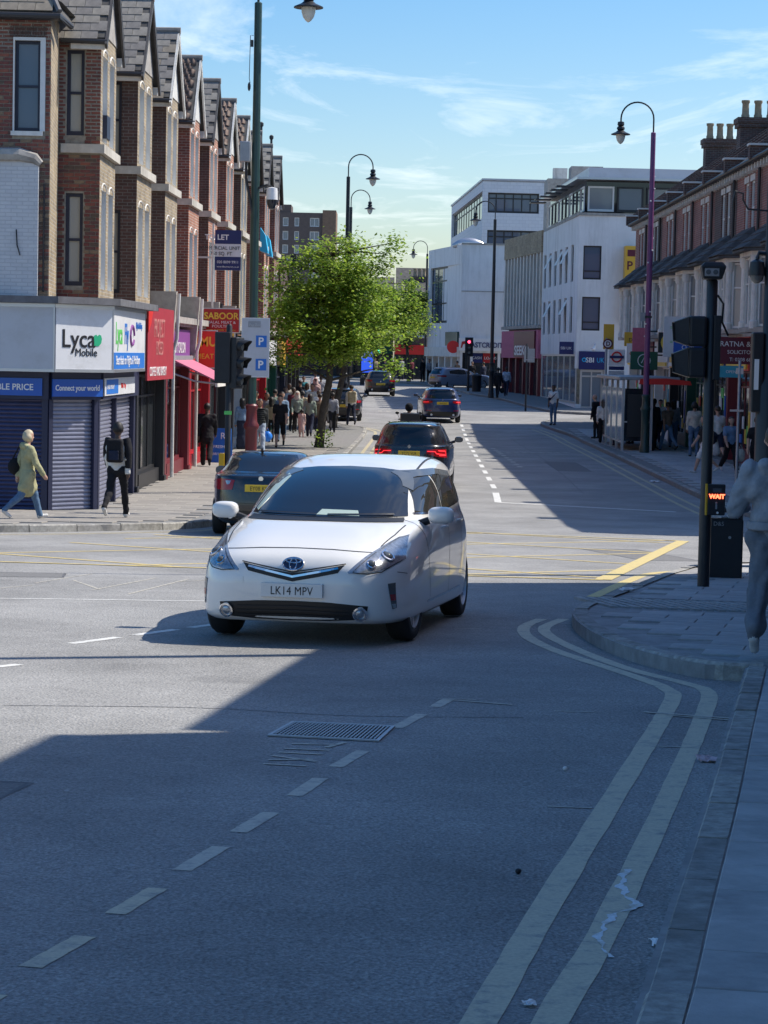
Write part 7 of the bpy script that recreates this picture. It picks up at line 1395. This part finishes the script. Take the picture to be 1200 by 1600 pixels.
# moped with black delivery box and rider seen above the black SUV
t = thing('moped', 'delivery moped with black top box just ahead of the black SUV', 'moped', (.80, 79.2, gz(79.2)+.005), R(2))
for y in (-.62, .64):
    w_ = MB().lathe([(.14, -.05), (.25, -.06), (.28, -.03), (.28, .03), (.25, .06), (.14, .05)], 20, (0, y, .28), 'x').build('wheel', 'tyre', t, smooth=True); MB().lathe([(.13, -.04), (.13, .04)], 14, (0, y, .28), 'x').build('rim', 'rim_dark', w_)
MB().add([(-.15,-.75,.45),(.15,-.75,.45),(.13,.1,.45),(-.13,.1,.45),(-.16,-.8,.72),(.16,-.8,.72),(.14,.05,.78),(-.14,.05,.78)], [(0,3,2,1),(4,5,6,7),(0,1,5,4),(1,2,6,5),(2,3,7,6),(3,0,4,7)]).build('tail_body', 'paint_black', t, bevel=.04); MB().box(-.14, .14, -.75, .08, .74, .82).build('seat', 'black_trim', t, bevel=.03); MB().extr([(-.2, .3, .35), (.2, .3, .35), (.16, .42, 1.0), (-.16, .42, 1.0)], (0, .06, 0)).build('front_shield', 'paint_black', t); MB().box(-.14, .14, -.1, .42, .28, .34).build('footboard', 'black_trim', t)
MB().tube([(-.36, .28, 1.08), (-.2, .36, 1.05), (.2, .36, 1.05), (.36, .28, 1.08)], .02, 8).build('handlebar', 'black_trim', t); MB().tube([(0, .36, 1.05), (0, .6, .3)], .03, 8).build('fork', 'rim_dark', t)
for sg in (1, -1): o = MB().ball((sg*.4, .3, 1.3), (.07, .02, .05), 10, 6).build('mirror', 'black_trim', t); MB().tube([(sg*.3, .3, 1.07), (sg*.4, .3, 1.28)], .008, 5).build('mirror_stem', 'black_trim', o)
MB().box(-.33, .33, -1.05, -.5, .85, 1.32).build('top_box', 'black_trim', t, bevel=.03); MB().box(-.1, .1, -.82, -.8, .62, .68).build('tail_light', 'lens_red', t)

# ------------------------------------------------------------ people: one continuous skin per body from blended tapered limbs
for n_, c in dict(skin_light=(.50, .30, .22), skin_mid=(.30, .16, .10), skin_dark=(.10, .055, .038), hair_black=(.014, .012, .012), hair_blond=(.50, .42, .28), hair_grey=(.30, .29, .28), hair_brown=(.06, .038, .025)).items(): mat(n_, c, .55 if 'skin' in n_ else .6, var=.12, scale=14)
for n_, c in dict(c_olive=(.36, .35, .20), c_denim=(.10, .17, .27), c_paledenim=(.34, .41, .50), c_black=(.016, .016, .019), c_white=(.68, .68, .66), c_grey=(.26, .27, .29), c_sweat=(.27, .29, .32), c_jogger=(.16, .17, .19), c_blue=(.16, .24, .36), c_navy=(.02, .026, .05), c_green=(.22, .27, .22), c_pink=(.55, .38, .34), c_beige=(.45, .37, .24), c_brown=(.16, .115, .08), c_puffer=(.045, .05, .05), c_cream=(.55, .51, .44), c_maroon=(.14, .03, .04), c_teal=(.05, .24, .26), c_shoe=(.60, .60, .58), c_darkshoe=(.03, .028, .026)).items(): mat(n_, c, .88, var=.2, scale=9, bump=.6, bscale=9, spec=.25, bdist=.035)
def surface_nets(f, org, h):
    ins = f < 0; S = np.array(f.shape); c8 = [(a, b, c) for a in (0, 1) for b in (0, 1) for c in (0, 1)]
    sl = lambda A, o: A[o[0]:S[0]-1+o[0], o[1]:S[1]-1+o[1], o[2]:S[2]-1+o[2]]
    cnt = sum(sl(ins, o).astype(np.int8) for o in c8); act = (cnt > 0) & (cnt < 8); idx = np.full(act.shape, -1); I = np.argwhere(act); idx[act] = np.arange(len(I))
    P = np.zeros((len(I), 3)); N = np.zeros(len(I))
    for a in c8:
        for ax in range(3):
            if a[ax]: continue
            b = list(a); b[ax] = 1
            fa = f[I[:, 0]+a[0], I[:, 1]+a[1], I[:, 2]+a[2]]; fb = f[I[:, 0]+b[0], I[:, 1]+b[1], I[:, 2]+b[2]]; m = (fa < 0) != (fb < 0)
            t = np.where(m, fa/np.where(m, fa-fb, 1), 0); q = np.array(a, float)+t[:, None]*(np.array(b)-np.array(a)); P += q*m[:, None]; N += m
    V = (I+P/N[:, None])*h+org; F = []
    for ax in range(3):
        u, v = [(1, 2), (2, 0), (0, 1)][ax]; s0 = [slice(1, S[0]-1), slice(1, S[1]-1), slice(1, S[2]-1)]; s0[ax] = slice(0, S[ax]-1); s1 = list(s0); s1[ax] = slice(1, S[ax])
        A = ins[tuple(s0)]; B = ins[tuple(s1)]; E = np.argwhere(A != B); off = np.array([1, 1, 1]); off[ax] = 0; G_ = E+off
        if not len(E): continue
        fl = A[E[:, 0], E[:, 1], E[:, 2]]
        def cell(du, dv): q = G_.copy(); q[:, u] += du; q[:, v] += dv; return idx[q[:, 0], q[:, 1], q[:, 2]]
        Q = np.stack([cell(-1, -1), cell(0, -1), cell(0, 0), cell(-1, 0)], 1); Q = np.where(fl[:, None], Q, Q[:, ::-1]); F.append(Q)
    F = np.concatenate(F); return V, F[(F >= 0).all(1)]
def body_mesh(caps, vox, k=.022):
    A = np.array([c[0] for c in caps], float); B = np.array([c[1] for c in caps], float); ra = np.array([c[2] for c in caps]); rb = np.array([c[3] for c in caps]); fl = np.array([c[5] if len(c) > 5 else 1. for c in caps])
    lo = np.minimum(A, B).min(0)-.26; hi = np.maximum(A, B).max(0)+.26
    def dist(P, i):
        a, b = A[i]*[1, fl[i], 1], B[i]*[1, fl[i], 1]; p = P*[1, fl[i], 1]; ab = b-a; t = np.clip(((p-a)@ab)/max(1e-9, ab@ab), 0, 1); return (np.linalg.norm(p-a-t[..., None]*ab, axis=-1)-(ra[i]+(rb[i]-ra[i])*t))/(1 if fl[i] <= 1 else fl[i]**.5)
    n = np.ceil((hi-lo)/vox).astype(int)+1; g = np.stack(np.meshgrid(*[lo[j]+np.arange(n[j])*vox for j in range(3)], indexing='ij'), -1)
    f = np.full(tuple(n), .3)
    for i in range(len(caps)):
        rr = max(ra[i], rb[i])/min(1, fl[i])+k+2.5*vox; a0 = np.maximum(0, ((np.minimum(A[i], B[i])-rr-lo)/vox).astype(int)); a1 = np.minimum(n, ((np.maximum(A[i], B[i])+rr-lo)/vox).astype(int)+2)
        S_ = tuple(slice(p, q) for p, q in zip(a0, a1)); d = dist(g[S_], i); e = f[S_]; hh = np.clip(.5+.5*(d-e)/k, 0, 1); f[S_] = d*(1-hh)+e*hh-k*hh*(1-hh)
    V, F = surface_nets(f, lo, vox); c = V[F].mean(1); D = np.stack([dist(c, i) for i in range(len(caps))], 1); mi = np.array([q[4] for q in caps])[D.argmin(1)]
    return V, F, mi
def person(label, x, y, rz, H=1.74, pose='stand', skin='skin_mid', hair='hair_black', top='c_black', bottom='c_black', shoe='c_darkshoe', sleeve='long', legs='long', hairlen='short', bulk=1.0, coat=0, skirt=0, hood=False, vox=.024, arms=None, lean=0, z=None, hat=None, group='pedestrians', ph=1, sock=None, folds=.005):
    s = H/1.75; cap = []; sk, ha, to, bo, sh = 0, 1, 2, 3, 4
    if pose == 'walk': LA_, RA_ = (.42*ph, .12 if ph > 0 else .5), (-.38*ph, .5 if ph > 0 else .12)
    elif pose == 'sit': LA_, RA_ = (1.45, 1.5), (1.4, 1.5)
    else: LA_, RA_ = (.04, .05), (-.05, .05)
    ft = []; top_z = .92
    def leg(sg, hp, kn):
        h = Vector((.088*sg, 0, .92)); kn_ = h+Vector((.01*sg, math.sin(hp)*.43, -math.cos(hp)*.43)); a = kn_+Vector((.005*sg, math.sin(hp-kn)*.42, -math.cos(hp-kn)*.42)); return h, kn_, a, hp-kn
    legs_ = [leg(-1, *LA_), leg(1, *RA_)]; dz = .075-min(l[2].z for l in legs_)
    if pose == 'sit': dz = 0
    mk = bo if legs == 'long' else sk
    for h, kn_, a, an in legs_:
        th = .098*bulk if bottom in ('c_jogger',) else .093*bulk
        cap += [(h, kn_, th, .067*bulk, bo), (kn_, a, .067*bulk if legs == 'long' else .058, .052 if legs == 'long' else .038, mk)]
        if coat > .2: cap.append((h, h.lerp(kn_, .62), .135*bulk, .12*bulk, to))
        if legs == 'long' and bulk > 1.05: cap.append((kn_, a, .085, .068, bo))
        if legs == 'short': cap.append((h, h.lerp(kn_, .95), .095*bulk, .085*bulk, bo))
        if legs == 'short': cap.append((kn_.lerp(a, .15), kn_.lerp(a, .45), .055, .05, sk))
        d = Vector((0, math.cos(an*.8), math.sin(an*.8))); cap += [(a+Vector((0, -.02, -.035)), a+d*.14+Vector((0, 0, -.045)), .04, .034, sh)]
    W = 1.0*bulk; L = Vector((0, math.sin(lean), math.cos(lean))); hp = Vector((0, 0, .95)); ch = hp+L*.36; shd = hp+L*.47; nk = hp+L*.56; hd = hp+L*.70+Vector((0, .015, 0))
    cap += [(hp+Vector((-.07, 0, -.03)), hp+Vector((.07, 0, -.03)), .122*W, .122*W, bo, 1.12), (hp+L*.1+Vector((-.06, 0, 0)), hp+L*.1+Vector((.06, 0, 0)), .118*W, .118*W, to, 1.15), (hp+L*.02, ch, .135*W, .15*W, to, 1.15), (ch+Vector((-.09*W, 0, 0)), ch+Vector((.09*W, 0, 0)), .125*W, .125*W, to, 1.15), (shd+Vector((-.15*W, 0, -.01)), shd+Vector((.15*W, 0, -.01)), .072, .072, to, 1.05), (shd, nk+L*.03, .06, .05, sk), (hd, hd+L*.03, .085, .088, sk, .92), (hd+Vector((0, .03, -.06)), hd+Vector((0, .045, -.07)), .05, .045, sk)]
    cap += [(hd+Vector((0, .085, .0)), hd+Vector((0, .1, -.025)), .012, .018, sk), (hd+Vector((-.086, 0, -.01)), hd+Vector((.086, 0, -.01)), .016, .016, sk)]
    if hairlen != 'bald':
        cap += [(hd+Vector((0, -.022, .03)), hd+Vector((0, .0, .05)), .09, .086, ha)]
        if hairlen == 'long': cap += [(hd+Vector((0, -.055, .0)), hd+Vector((0, -.09, -.2)), .08, .065, ha), (hd+Vector((-.06, -.02, 0)), hd+Vector((-.07, -.03, -.14)), .045, .035, ha), (hd+Vector((.06, -.02, 0)), hd+Vector((.07, -.03, -.14)), .045, .035, ha)]
        if hairlen == 'bob': cap += [(hd+Vector((-.05, -.03, -.02)), hd+Vector((.05, -.03, -.02)), .075, .075, ha)]
        if hairlen == 'scarf': cap += [(hd+Vector((0, -.02, .02)), hd+Vector((0, -.03, -.16)), .105, .13, ha)]
    if hat == 'beanie': cap += [(hd+Vector((0, -.005, .04)), hd+Vector((0, -.01, .075)), .098, .085, ha)]
    if hat == 'helmet': cap += [(hd+Vector((0, 0, .0)), hd+Vector((0, 0, .03)), .14, .14, ha)]
    if hood: cap += [(shd+Vector((-.06, -.07, .04)), shd+Vector((.06, -.07, .04)), .075, .075, to)]
    if coat: cap += [(hp+L*.05, hp+Vector((0, -.01, -coat)), .15*W, .18*W, to, 1.1)]
    if skirt: cap += [(hp+Vector((0, 0, .02)), hp+Vector((0, 0, -skirt)), .13*W, .2*W, bo, 1.05)]
    if arms is None: arms = ((-.35*ph, .25), (.35*ph, .25)) if pose == 'walk' else ((.05, .15), (.0, .2))
    if pose == 'sit' and arms == ((.05, .15), (.0, .2)): arms = ((1.0, .4), (1.0, .4))
    for sg, ar in zip((-1, 1), arms):
        s0 = shd+Vector((.175*W*sg, 0, -.015)); out = ar[2] if len(ar) > 2 else .13; e = s0+Vector((out*.28*sg, math.sin(ar[0])*.28, -math.cos(ar[0])*.28)); a2 = ar[0]+ar[1]; inw = ar[3] if len(ar) > 3 else 0
        wv = e+Vector((-inw*.25*sg, math.sin(a2)*.25, -math.cos(a2)*.25)); d = (wv-e).normalized(); fat = 1.15 if coat or bulk > 1.05 else 1
        cap += [(s0, e, .066*fat*W, .054*fat*W, to) if sleeve != 'short' else (s0, s0.lerp(e, .7), .07*W, .066*W, to)]
        if sleeve == 'short': cap += [(s0.lerp(e, .5), e, .049, .045, sk)]
        cap += [(e, wv, .052*(fat if sleeve == 'long' else .9), .042*(fat if sleeve == 'long' else .85), to if sleeve == 'long' else sk), (wv, wv+d*.07, .032, .036, sk)]
        for f_, l_ in ((-.024, .075), (-.008, .09), (.008, .085), (.024, .065)): p0 = wv+d*.085+Vector((0, f_, 0)); cap += [(p0, p0+d*l_*.6+Vector((-.012*sg, 0, 0)), .0105, .0095, sk)]
        cap += [(wv+d*.03+Vector((0, .025, 0)), wv+d*.085+Vector((-.01*sg, .05, 0)), .013, .01, sk)]
    cp = []
    for c in cap: cp.append(((Vector(c[0])+Vector((0, 0, dz)))*s, (Vector(c[1])+Vector((0, 0, dz)))*s, c[2]*s, c[3]*s)+tuple(c[4:]))
    V, F, mi = body_mesh(cp, vox)
    if folds:     # cloth creases: wandering ripples pushed along the surface normal
        fn = np.cross(V[F[:, 2]]-V[F[:, 0]], V[F[:, 3]]-V[F[:, 1]]); vn = np.zeros_like(V); cl = np.zeros(len(V))
        for j in range(4): np.add.at(vn, F[:, j], fn); np.add.at(cl, F[:, j], ((mi == 2) | (mi == 3)).astype(float)*.25)
        vn /= np.linalg.norm(vn, axis=1)[:, None]+1e-9; rr = np.random.RandomState(len(label)); am = np.zeros(len(V))
        for k_ in (22, 34, 55): d1, d2 = rr.randn(3), rr.randn(3); d1[2] += 1.5; d1 /= np.linalg.norm(d1); d2 /= np.linalg.norm(d2); am += np.sin(V@d1*k_+2.2*np.sin(V@d2*k_*.45+rr.rand()*6))*22/k_
        V = V+vn*(folds*am*np.clip(cl, 0, 1))[:, None]
    me = bpy.data.meshes.new('person'); me.from_pydata(V.tolist(), [], F.tolist())
    for m in (skin, hair, top, bottom, shoe): me.materials.append(M[m])
    me.polygons.foreach_set('material_index', mi.astype(np.int32)); me.polygons.foreach_set('use_smooth', [True]*len(F)); me.update()
    o = bpy.data.objects.new('person', me); COL.objects.link(o); o.location = (x, y, (gz(y)+.118) if z is None else z); o.rotation_euler = (0, 0, rz); tag(o, label, 'person', group)
    o['hd'] = 0; del o['hd']; return o
def worn(o, name, label, cat, mb, m, smooth=True, bevel=0):
    """a carried thing placed in the person's frame, kept as a thing of its own"""
    q = mb.build(name, m, None, smooth, bevel); q.location = o.location; q.rotation_euler = o.rotation_euler; return tag(q, label, cat)
def bag(o, name, label, x, y, z, r=(.13, .09, .17), m='c_white', cat='bag', strap=True):
    mb = MB(); mb.ball((x, y, z), r, 12, 8); rg = random.Random(len(label))
    mb.v = [(a+rg.uniform(-.012, .012), b+rg.uniform(-.012, .012), c) for a, b, c in mb.v]
    if strap: mb.tube([(x-r[0]*.5, y, z+r[2]*.7), (x, y, z+r[2]*1.6), (x+r[0]*.5, y, z+r[2]*.7)], .008, 5)
    return worn(o, name, label, cat, mb, m)
AW, TO = 0, PI    # facing away from / towards the camera
q = person('woman in quilted olive coat and jeans walking past the navy shutters', -6.3, 40.1, R(-62), 1.60, 'walk', 'skin_light', 'hair_blond', 'c_olive', 'c_denim', 'c_shoe', hairlen='bob', coat=.30, hood=True, bulk=1.02, vox=.016)
mb = MB(); mb.ball((-.22, -.12, .92), (.08, .17, .16), 12, 8); mb.tube([(-.22, -.05, 1.05), (-.15, .0, 1.36), (-.12, -.1, 1.3), (-.22, -.2, 1.05)], .014, 6); worn(q, 'shoulder_bag', 'black shoulder bag of the woman in the olive coat', 'bag', mb, 'c_black')
q = person('man in black and white top with rucksack walking away past the grey shutter', -4.86, 41.35, R(-8), 1.74, 'walk', 'skin_dark', 'hair_black', 'c_white', 'c_black', 'c_shoe', hat='beanie', vox=.016, ph=-1, arms=((.25, .3), (-.25, .3)))
mb = MB()
for sg, a in ((-1, .25), (1, -.25)): s0 = Vector((.18*sg, 0, 1.42)); e = s0+Vector((.04*sg, math.sin(a)*.28, -.27)); w_ = e+Vector((0, math.sin(a+.3)*.23, -math.cos(a+.3)*.23)); mb.tube([s0+Vector((-.03*sg, 0, .02)), s0.lerp(e, .5), e, w_], [.085, .08, .07, .058], 10)
o = mb.build('sleeves', 'c_black', q, smooth=True)
mb = MB(); mb.box(-.15, .15, -.27, -.12, 1.02, 1.45); worn(q, 'backpack', 'black backpack on the man in the black and white top', 'backpack', mb, 'c_black', False, .05).modifiers['bevel'].segments = 4
mb = MB(); mb.box(-.09, .09, -.3, -.27, 1.07, 1.24); b_ = worn(q, 'pocket', 'front pocket', 'backpack', mb, 'c_navy', False, .01); par = [o for o in bpy.data.objects if o.name.startswith('backpack')][-1]
for k in ('label', 'category'): del b_[k]
b_.parent = par; b_.location = (0, 0, 0); b_.rotation_euler = (0, 0, 0)
q = person('man in black jacket and trousers walking away towards the red shop front', -4.97, 63.3, R(2), 1.78, 'walk', 'skin_dark', 'hair_black', 'c_black', 'c_black', 'c_darkshoe', bulk=1.08, coat=.12, ph=1, vox=.02)
bag(q, 'hand_bag', 'small black pouch in the left hand of the man in black', -.24, .0, .72, (.1, .06, .08), 'c_black', strap=False)
person('person in grey blue top and long dark skirt standing by the lamp base', -4.72, 74.8, R(20), 1.66, 'stand', 'skin_mid', 'hair_black', 'c_blue', 'c_navy', 'c_darkshoe', hairlen='long', skirt=.8)
q = person('man in ribbed dark puffer jacket and pale jeans facing the camera', -4.02, 72.6, TO+R(5), 1.74, 'walk', 'skin_mid', 'hair_black', 'c_puffer', 'c_paledenim', 'c_darkshoe', bulk=1.1, ph=1, vox=.02)
mb = MB()
for k in range(7): mb.lathe([(.155, -.008), (.172, .0), (.155, .008)], 18, (0, .0, 1.02+k*.065))
o = mb.build('puffer_ribs', 'c_puffer', q, smooth=True); o.scale = (1.12, .98, 1)
bag(q, 'carrier_bag', 'bright blue carrier bag held by the man in the puffer jacket', -.25, .05, .52, (.15, .1, .17), mat('c_bagblue', (.02, .22, .75), .45))
person('bearded man in black T-shirt and black shorts walking towards the camera', -3.56, 76.7, TO, 1.78, 'walk', 'skin_light', 'hair_black', 'c_black', 'c_black', 'c_darkshoe', sleeve='short', legs='short', ph=-1, vox=.02)
person('small child in a pale pink dress holding a hand in the crowd', -3.2, 86.7, AW, 1.05, 'stand', 'skin_mid', 'hair_black', 'c_pink', 'c_pink', 'c_pink', skirt=.42, hairlen='bob', vox=.018)
person('woman with dark hair in grey green top walking away beside the child', -2.92, 87.2, R(-4), 1.68, 'walk', 'skin_mid', 'hair_black', 'c_green', 'c_navy', 'c_darkshoe', hairlen='long', bulk=1.05)
person('person in brown jacket and dark trousers just left of the nearest trunk', -2.55, 87.6, R(5), 1.68, 'walk', 'skin_mid', 'hair_black', 'c_brown', 'c_navy', 'c_darkshoe', coat=.15, ph=-1)
q = person('man with beige backpack standing at the kerb behind the tree trunks', -1.5, 97.6, R(10), 1.76, 'walk', 'skin_mid', 'hair_black', 'c_white', 'c_navy', 'c_darkshoe')
mb = MB(); mb.box(-.17, .17, -.3, -.11, .98, 1.46); worn(q, 'backpack', 'beige backpack on the man at the kerb behind the tree', 'backpack', mb, 'c_beige', False, .05)
q = person('tall man in cream shirt towering over the crowd', -3.05, 94, TO, 1.9, 'walk', 'skin_mid', 'hair_black', 'c_cream', 'c_navy')
CR = [(-4.35, 83, TO, 'c_grey', 'c_navy', 'long', 'woman in grey top with long hair behind the man in black shorts'), (-3.95, 86, TO, 'c_cream', 'c_black', 'short', 'man in cream top behind the man in black shorts'), (-4.4, 90, AW, 'c_green', 'c_denim', 'short', 'man in grey green jacket walking away close to the shop fronts'), (-3.75, 92, TO, 'c_maroon', 'c_black', 'short', 'man in dark red top in the middle of the pavement crowd'), (-4.25, 96, TO, 'c_white', 'c_denim', 'short', 'man in white shirt deep in the pavement crowd'), (-3.45, 99, TO, 'c_blue', 'c_navy', 'long', 'woman in blue top farther back in the pavement crowd'), (-3.9, 103, AW, 'c_black', 'c_black', 'short', 'person in black farther back by the shops'), (-3.3, 106, TO, 'c_pink', 'c_grey', 'scarf', 'woman in pink headscarf at the back of the crowd'), (-4.0, 110, TO, 'c_teal', 'c_navy', 'short', 'person in teal top at the back of the crowd'), (-3.35, 91, AW, 'c_beige', 'c_denim', 'bob', 'person in beige top behind the child'), (-2.15, 91.5, AW, 'c_grey', 'c_black', 'short', 'person in grey hoodie right behind the nearest trunk'), (-3.6, 115, AW, 'c_white', 'c_black', 'short', 'distant person in white on the left pavement')]
for i, (x, y, rz, a, b, hl, lb) in enumerate(CR): person(lb, x, y, rz+R(random.uniform(-12, 12)), random.uniform(1.62, 1.8), 'walk' if i % 3 else 'stand', random.choice(['skin_mid', 'skin_dark', 'skin_light']), 'c_pink' if hl == 'scarf' else 'hair_black', a, b, hairlen=hl, vox=.028, ph=1 if i % 2 else -1)
person('rider in dark clothes and helmet on the delivery moped', .80, 79.0, R(2), 1.72, 'sit', 'skin_mid', 'c_black', 'c_black', 'c_navy', hat='helmet', z=gz(79)-.12, vox=.026, lean=.1, group='riders')
# right side of the street
person('man in white T-shirt with dark strap standing at the far right kerb', 7.45, 101.6, R(150), 1.76, 'stand', 'skin_dark', 'hair_black', 'c_white', 'c_denim', sleeve='short')
q = [o for o in bpy.data.objects if o.name.startswith('person')][-1]
for o in bpy.data.objects:
    if o.get('label', '').startswith('man in white T-shirt with dark strap'): q = o
mb = MB(); mb.tube([(-.16, .06, 1.42), (0, .17, 1.22), (.15, .15, 1.08)], .022, 6); mb.ball((.12, .16, 1.16), (.09, .05, .06), 10, 6); worn(q, 'cross_body_bag', 'dark cross-body bag on the man in white at the far kerb', 'bag', mb, 'c_navy')
person('man in pale blue shirt walking away outside the finned office', 7.05, 134.5, R(-10), 1.76, 'walk', 'skin_dark', 'hair_black', 'c_paledenim', 'c_navy', vox=.028)
q = person('person in dark clothes with a bag beside the far lamp post', 6.35, 130.2, R(-15), 1.78, 'walk', 'skin_dark', 'hair_black', 'c_black', 'c_black', vox=.028); bag(q, 'hand_bag', 'black bag held by the person at the far lamp post', .25, 0, .45, (.14, .1, .16), 'c_black')
person('bald man in dark jacket leaning by the bus stop flag', 8.45, 91.5, R(60), 1.74, 'stand', 'skin_light', 'hair_grey', 'c_black', 'c_black', hairlen='bald', coat=.15, lean=.12)
person('woman in white top and black trousers waiting at the bus shelter', 8.35, 87.6, AW, 1.64, 'stand', 'skin_light', 'hair_black', 'c_white', 'c_black', hairlen='long', bulk=1.08)
person('person in white shirt inside the bus shelter', 9.35, 87, R(70), 1.7, 'stand', 'skin_mid', 'hair_black', 'c_white', 'c_navy'); person('person in dark coat waiting right of the lamp base', 9.35, 80.6, R(15), 1.74, 'stand', 'skin_mid', 'hair_black', 'c_black', 'c_black', coat=.3, bulk=1.1); person('second person in dark coat behind the lamp base', 9.75, 83, R(-30), 1.78, 'stand', 'skin_dark', 'hair_black', 'c_navy', 'c_black', coat=.2); person('person sitting on the shelter bench in grey', 8.95, 85.2, R(90), 1.7, 'sit', 'skin_mid', 'hair_black', 'c_grey', 'c_navy', z=gz(85)-.28)
person('man in brown T-shirt and jeans stepping away by the red shop', 10.0, 80.9, R(25), 1.76, 'walk', 'skin_mid', 'hair_black', 'c_brown', 'c_denim', sleeve='short'); person('woman with very long black hair in grey top and jeans', 10.62, 84.2, AW, 1.74, 'stand', 'skin_mid', 'hair_black', 'c_grey', 'c_denim', hairlen='long', bulk=1.05)
q = person('man in white T-shirt carrying a white bag behind the signal pole', 10.55, 72.5, R(10), 1.82, 'walk', 'skin_light', 'hair_brown', 'c_white', 'c_navy', sleeve='short', legs='short'); bag(q, 'carrier_bag', 'translucent white carrier bag of the man in the white T-shirt', .0, .1, .42, (.18, .1, .22), 'c_white')
q = person('woman in light blue top and black trousers walking towards the camera', 10.0, 66, TO+R(15), 1.64, 'walk', 'skin_light', 'hair_brown', 'c_blue', 'c_black', 'c_shoe', sleeve='short', hairlen='long', bulk=1.08, vox=.02); bag(q, 'shopping_bag', 'patterned white shopping bag of the woman in light blue', -.3, .05, .5, (.15, .1, .2), 'c_cream')
person('person in black top and shorts passing at the right edge', 9.98, 61.2, R(-20), 1.78, 'walk', 'skin_light', 'hair_brown', 'c_black', 'c_black', 'c_shoe', legs='short', sleeve='short', vox=.02); person('person in dark top and white shorts hidden behind the signal pole', 9.12, 65.2, R(100), 1.68, 'walk', 'skin_light', 'hair_brown', 'c_black', 'c_white', 'c_shoe', sleeve='short', legs='short', vox=.02)
person('man in grey sweatshirt and grey joggers walking away at the right edge', 3.03, 17.6, R(-12), 1.82, 'walk', 'skin_light', 'hair_brown', 'c_sweat', 'c_jogger', 'c_shoe', bulk=1.14, vox=.0125, arms=((.1, 1.45, .38, .2), (.2, .9)), ph=-1, hood=True, folds=.011)
for q in bpy.data.objects:
    if q.get('label', '').startswith('man in grey sweatshirt'):
        MB().lathe([(.205, .98), (.215, .99), (.215, 1.03), (.205, 1.045)], 28).build('sweatshirt_hem', 'c_grey', q, smooth=True).scale = (1.02, .86, 1)
MORE = [(-4.55, 79.5, TO, 'c_maroon', 'c_navy', 'short', 'man in dark red jacket close to the shop fronts behind the lamp base'), (-4.05, 80.5, AW, 'c_beige', 'c_black', 'long', 'woman in beige coat walking away behind the man in black shorts'), (-3.75, 82, TO, 'c_blue', 'c_denim', 'short', 'man in blue shirt just behind the man in black shorts'), (-3.5, 89.5, TO, 'c_green', 'c_black', 'scarf', 'woman in green top and pale scarf behind the child'), (-2.75, 92.5, TO, 'c_white', 'c_navy', 'short', 'man in white shirt coming past the nearest trunk'), (-2.45, 99, AW, 'c_black', 'c_grey', 'short', 'man in black top beyond the second trunk'), (-4.3, 101, TO, 'c_cream', 'c_denim', 'long', 'woman in cream top far along the shop fronts'), (-3.2, 111, AW, 'c_grey', 'c_black', 'short', 'person in grey at the far end of the left crowd'),
 (10.35, 76.5, AW, 'c_cream', 'c_denim', 'bob', 'woman in cream top walking away under the blue exchange sign'), (9.55, 90.5, TO, 'c_teal', 'c_black', 'short', 'man in teal top just beyond the shelter'), (10.7, 89, TO, 'c_white', 'c_navy', 'short', 'man in white top beside the green cafe sign'), (9.0, 94, AW, 'c_maroon', 'c_black', 'long', 'woman in dark red coat beyond the bus stop flag')]
for i, (x, y, rz, a, b, hl, lb) in enumerate(MORE): person(lb, x, y, rz+R(random.uniform(-14, 14)), random.uniform(1.62, 1.82), 'walk' if i % 4 else 'stand', random.choice(['skin_mid', 'skin_dark', 'skin_light']), 'c_cream' if hl == 'scarf' else 'hair_black', a, b, hairlen=hl, vox=.028, ph=1 if i % 2 else -1)
# far crowd by the credit shop and at the bend
FP = [(2.75, 176, 'c_black', 'c_black', 'person in black at the left of the group by the far lamp'), (3.25, 175, 'c_grey', 'c_black', 'person in grey in the group by the far lamp'), (3.95, 174, 'c_black', 'c_navy', 'person in black and navy outside the pink fascia shop'), (4.3, 173, 'c_white', 'c_black', 'person in open dark coat over white outside the pink fascia shop'), (5.05, 164, 'c_brown', 'c_black', 'person in brown behind the turning car'), (6.1, 163.5, 'c_black', 'c_black', 'person in black outside the credit shop'), (6.9, 163, 'c_navy', 'c_black', 'person in navy at the credit shop door'), (.6, 186, 'c_black', 'c_black', 'distant person in black under the dark tree'), (1.2, 187, 'c_grey', 'c_navy', 'distant person in grey under the dark tree'), (-.2, 189, 'c_navy', 'c_black', 'distant person in navy at the bend'), (2.0, 185, 'c_maroon', 'c_black', 'distant person in dark red near the far lamp'), (-1.0, 190, 'c_beige', 'c_black', 'distant person in beige at the bend')]
for i, (x, y, a, b, lb) in enumerate(FP): person(lb, x, y, TO if i % 2 else R(40), random.uniform(1.65, 1.82), 'walk' if i % 2 else 'stand', 'skin_mid', 'hair_black', a, b, vox=.036, coat=.15 if i % 3 == 0 else 0)
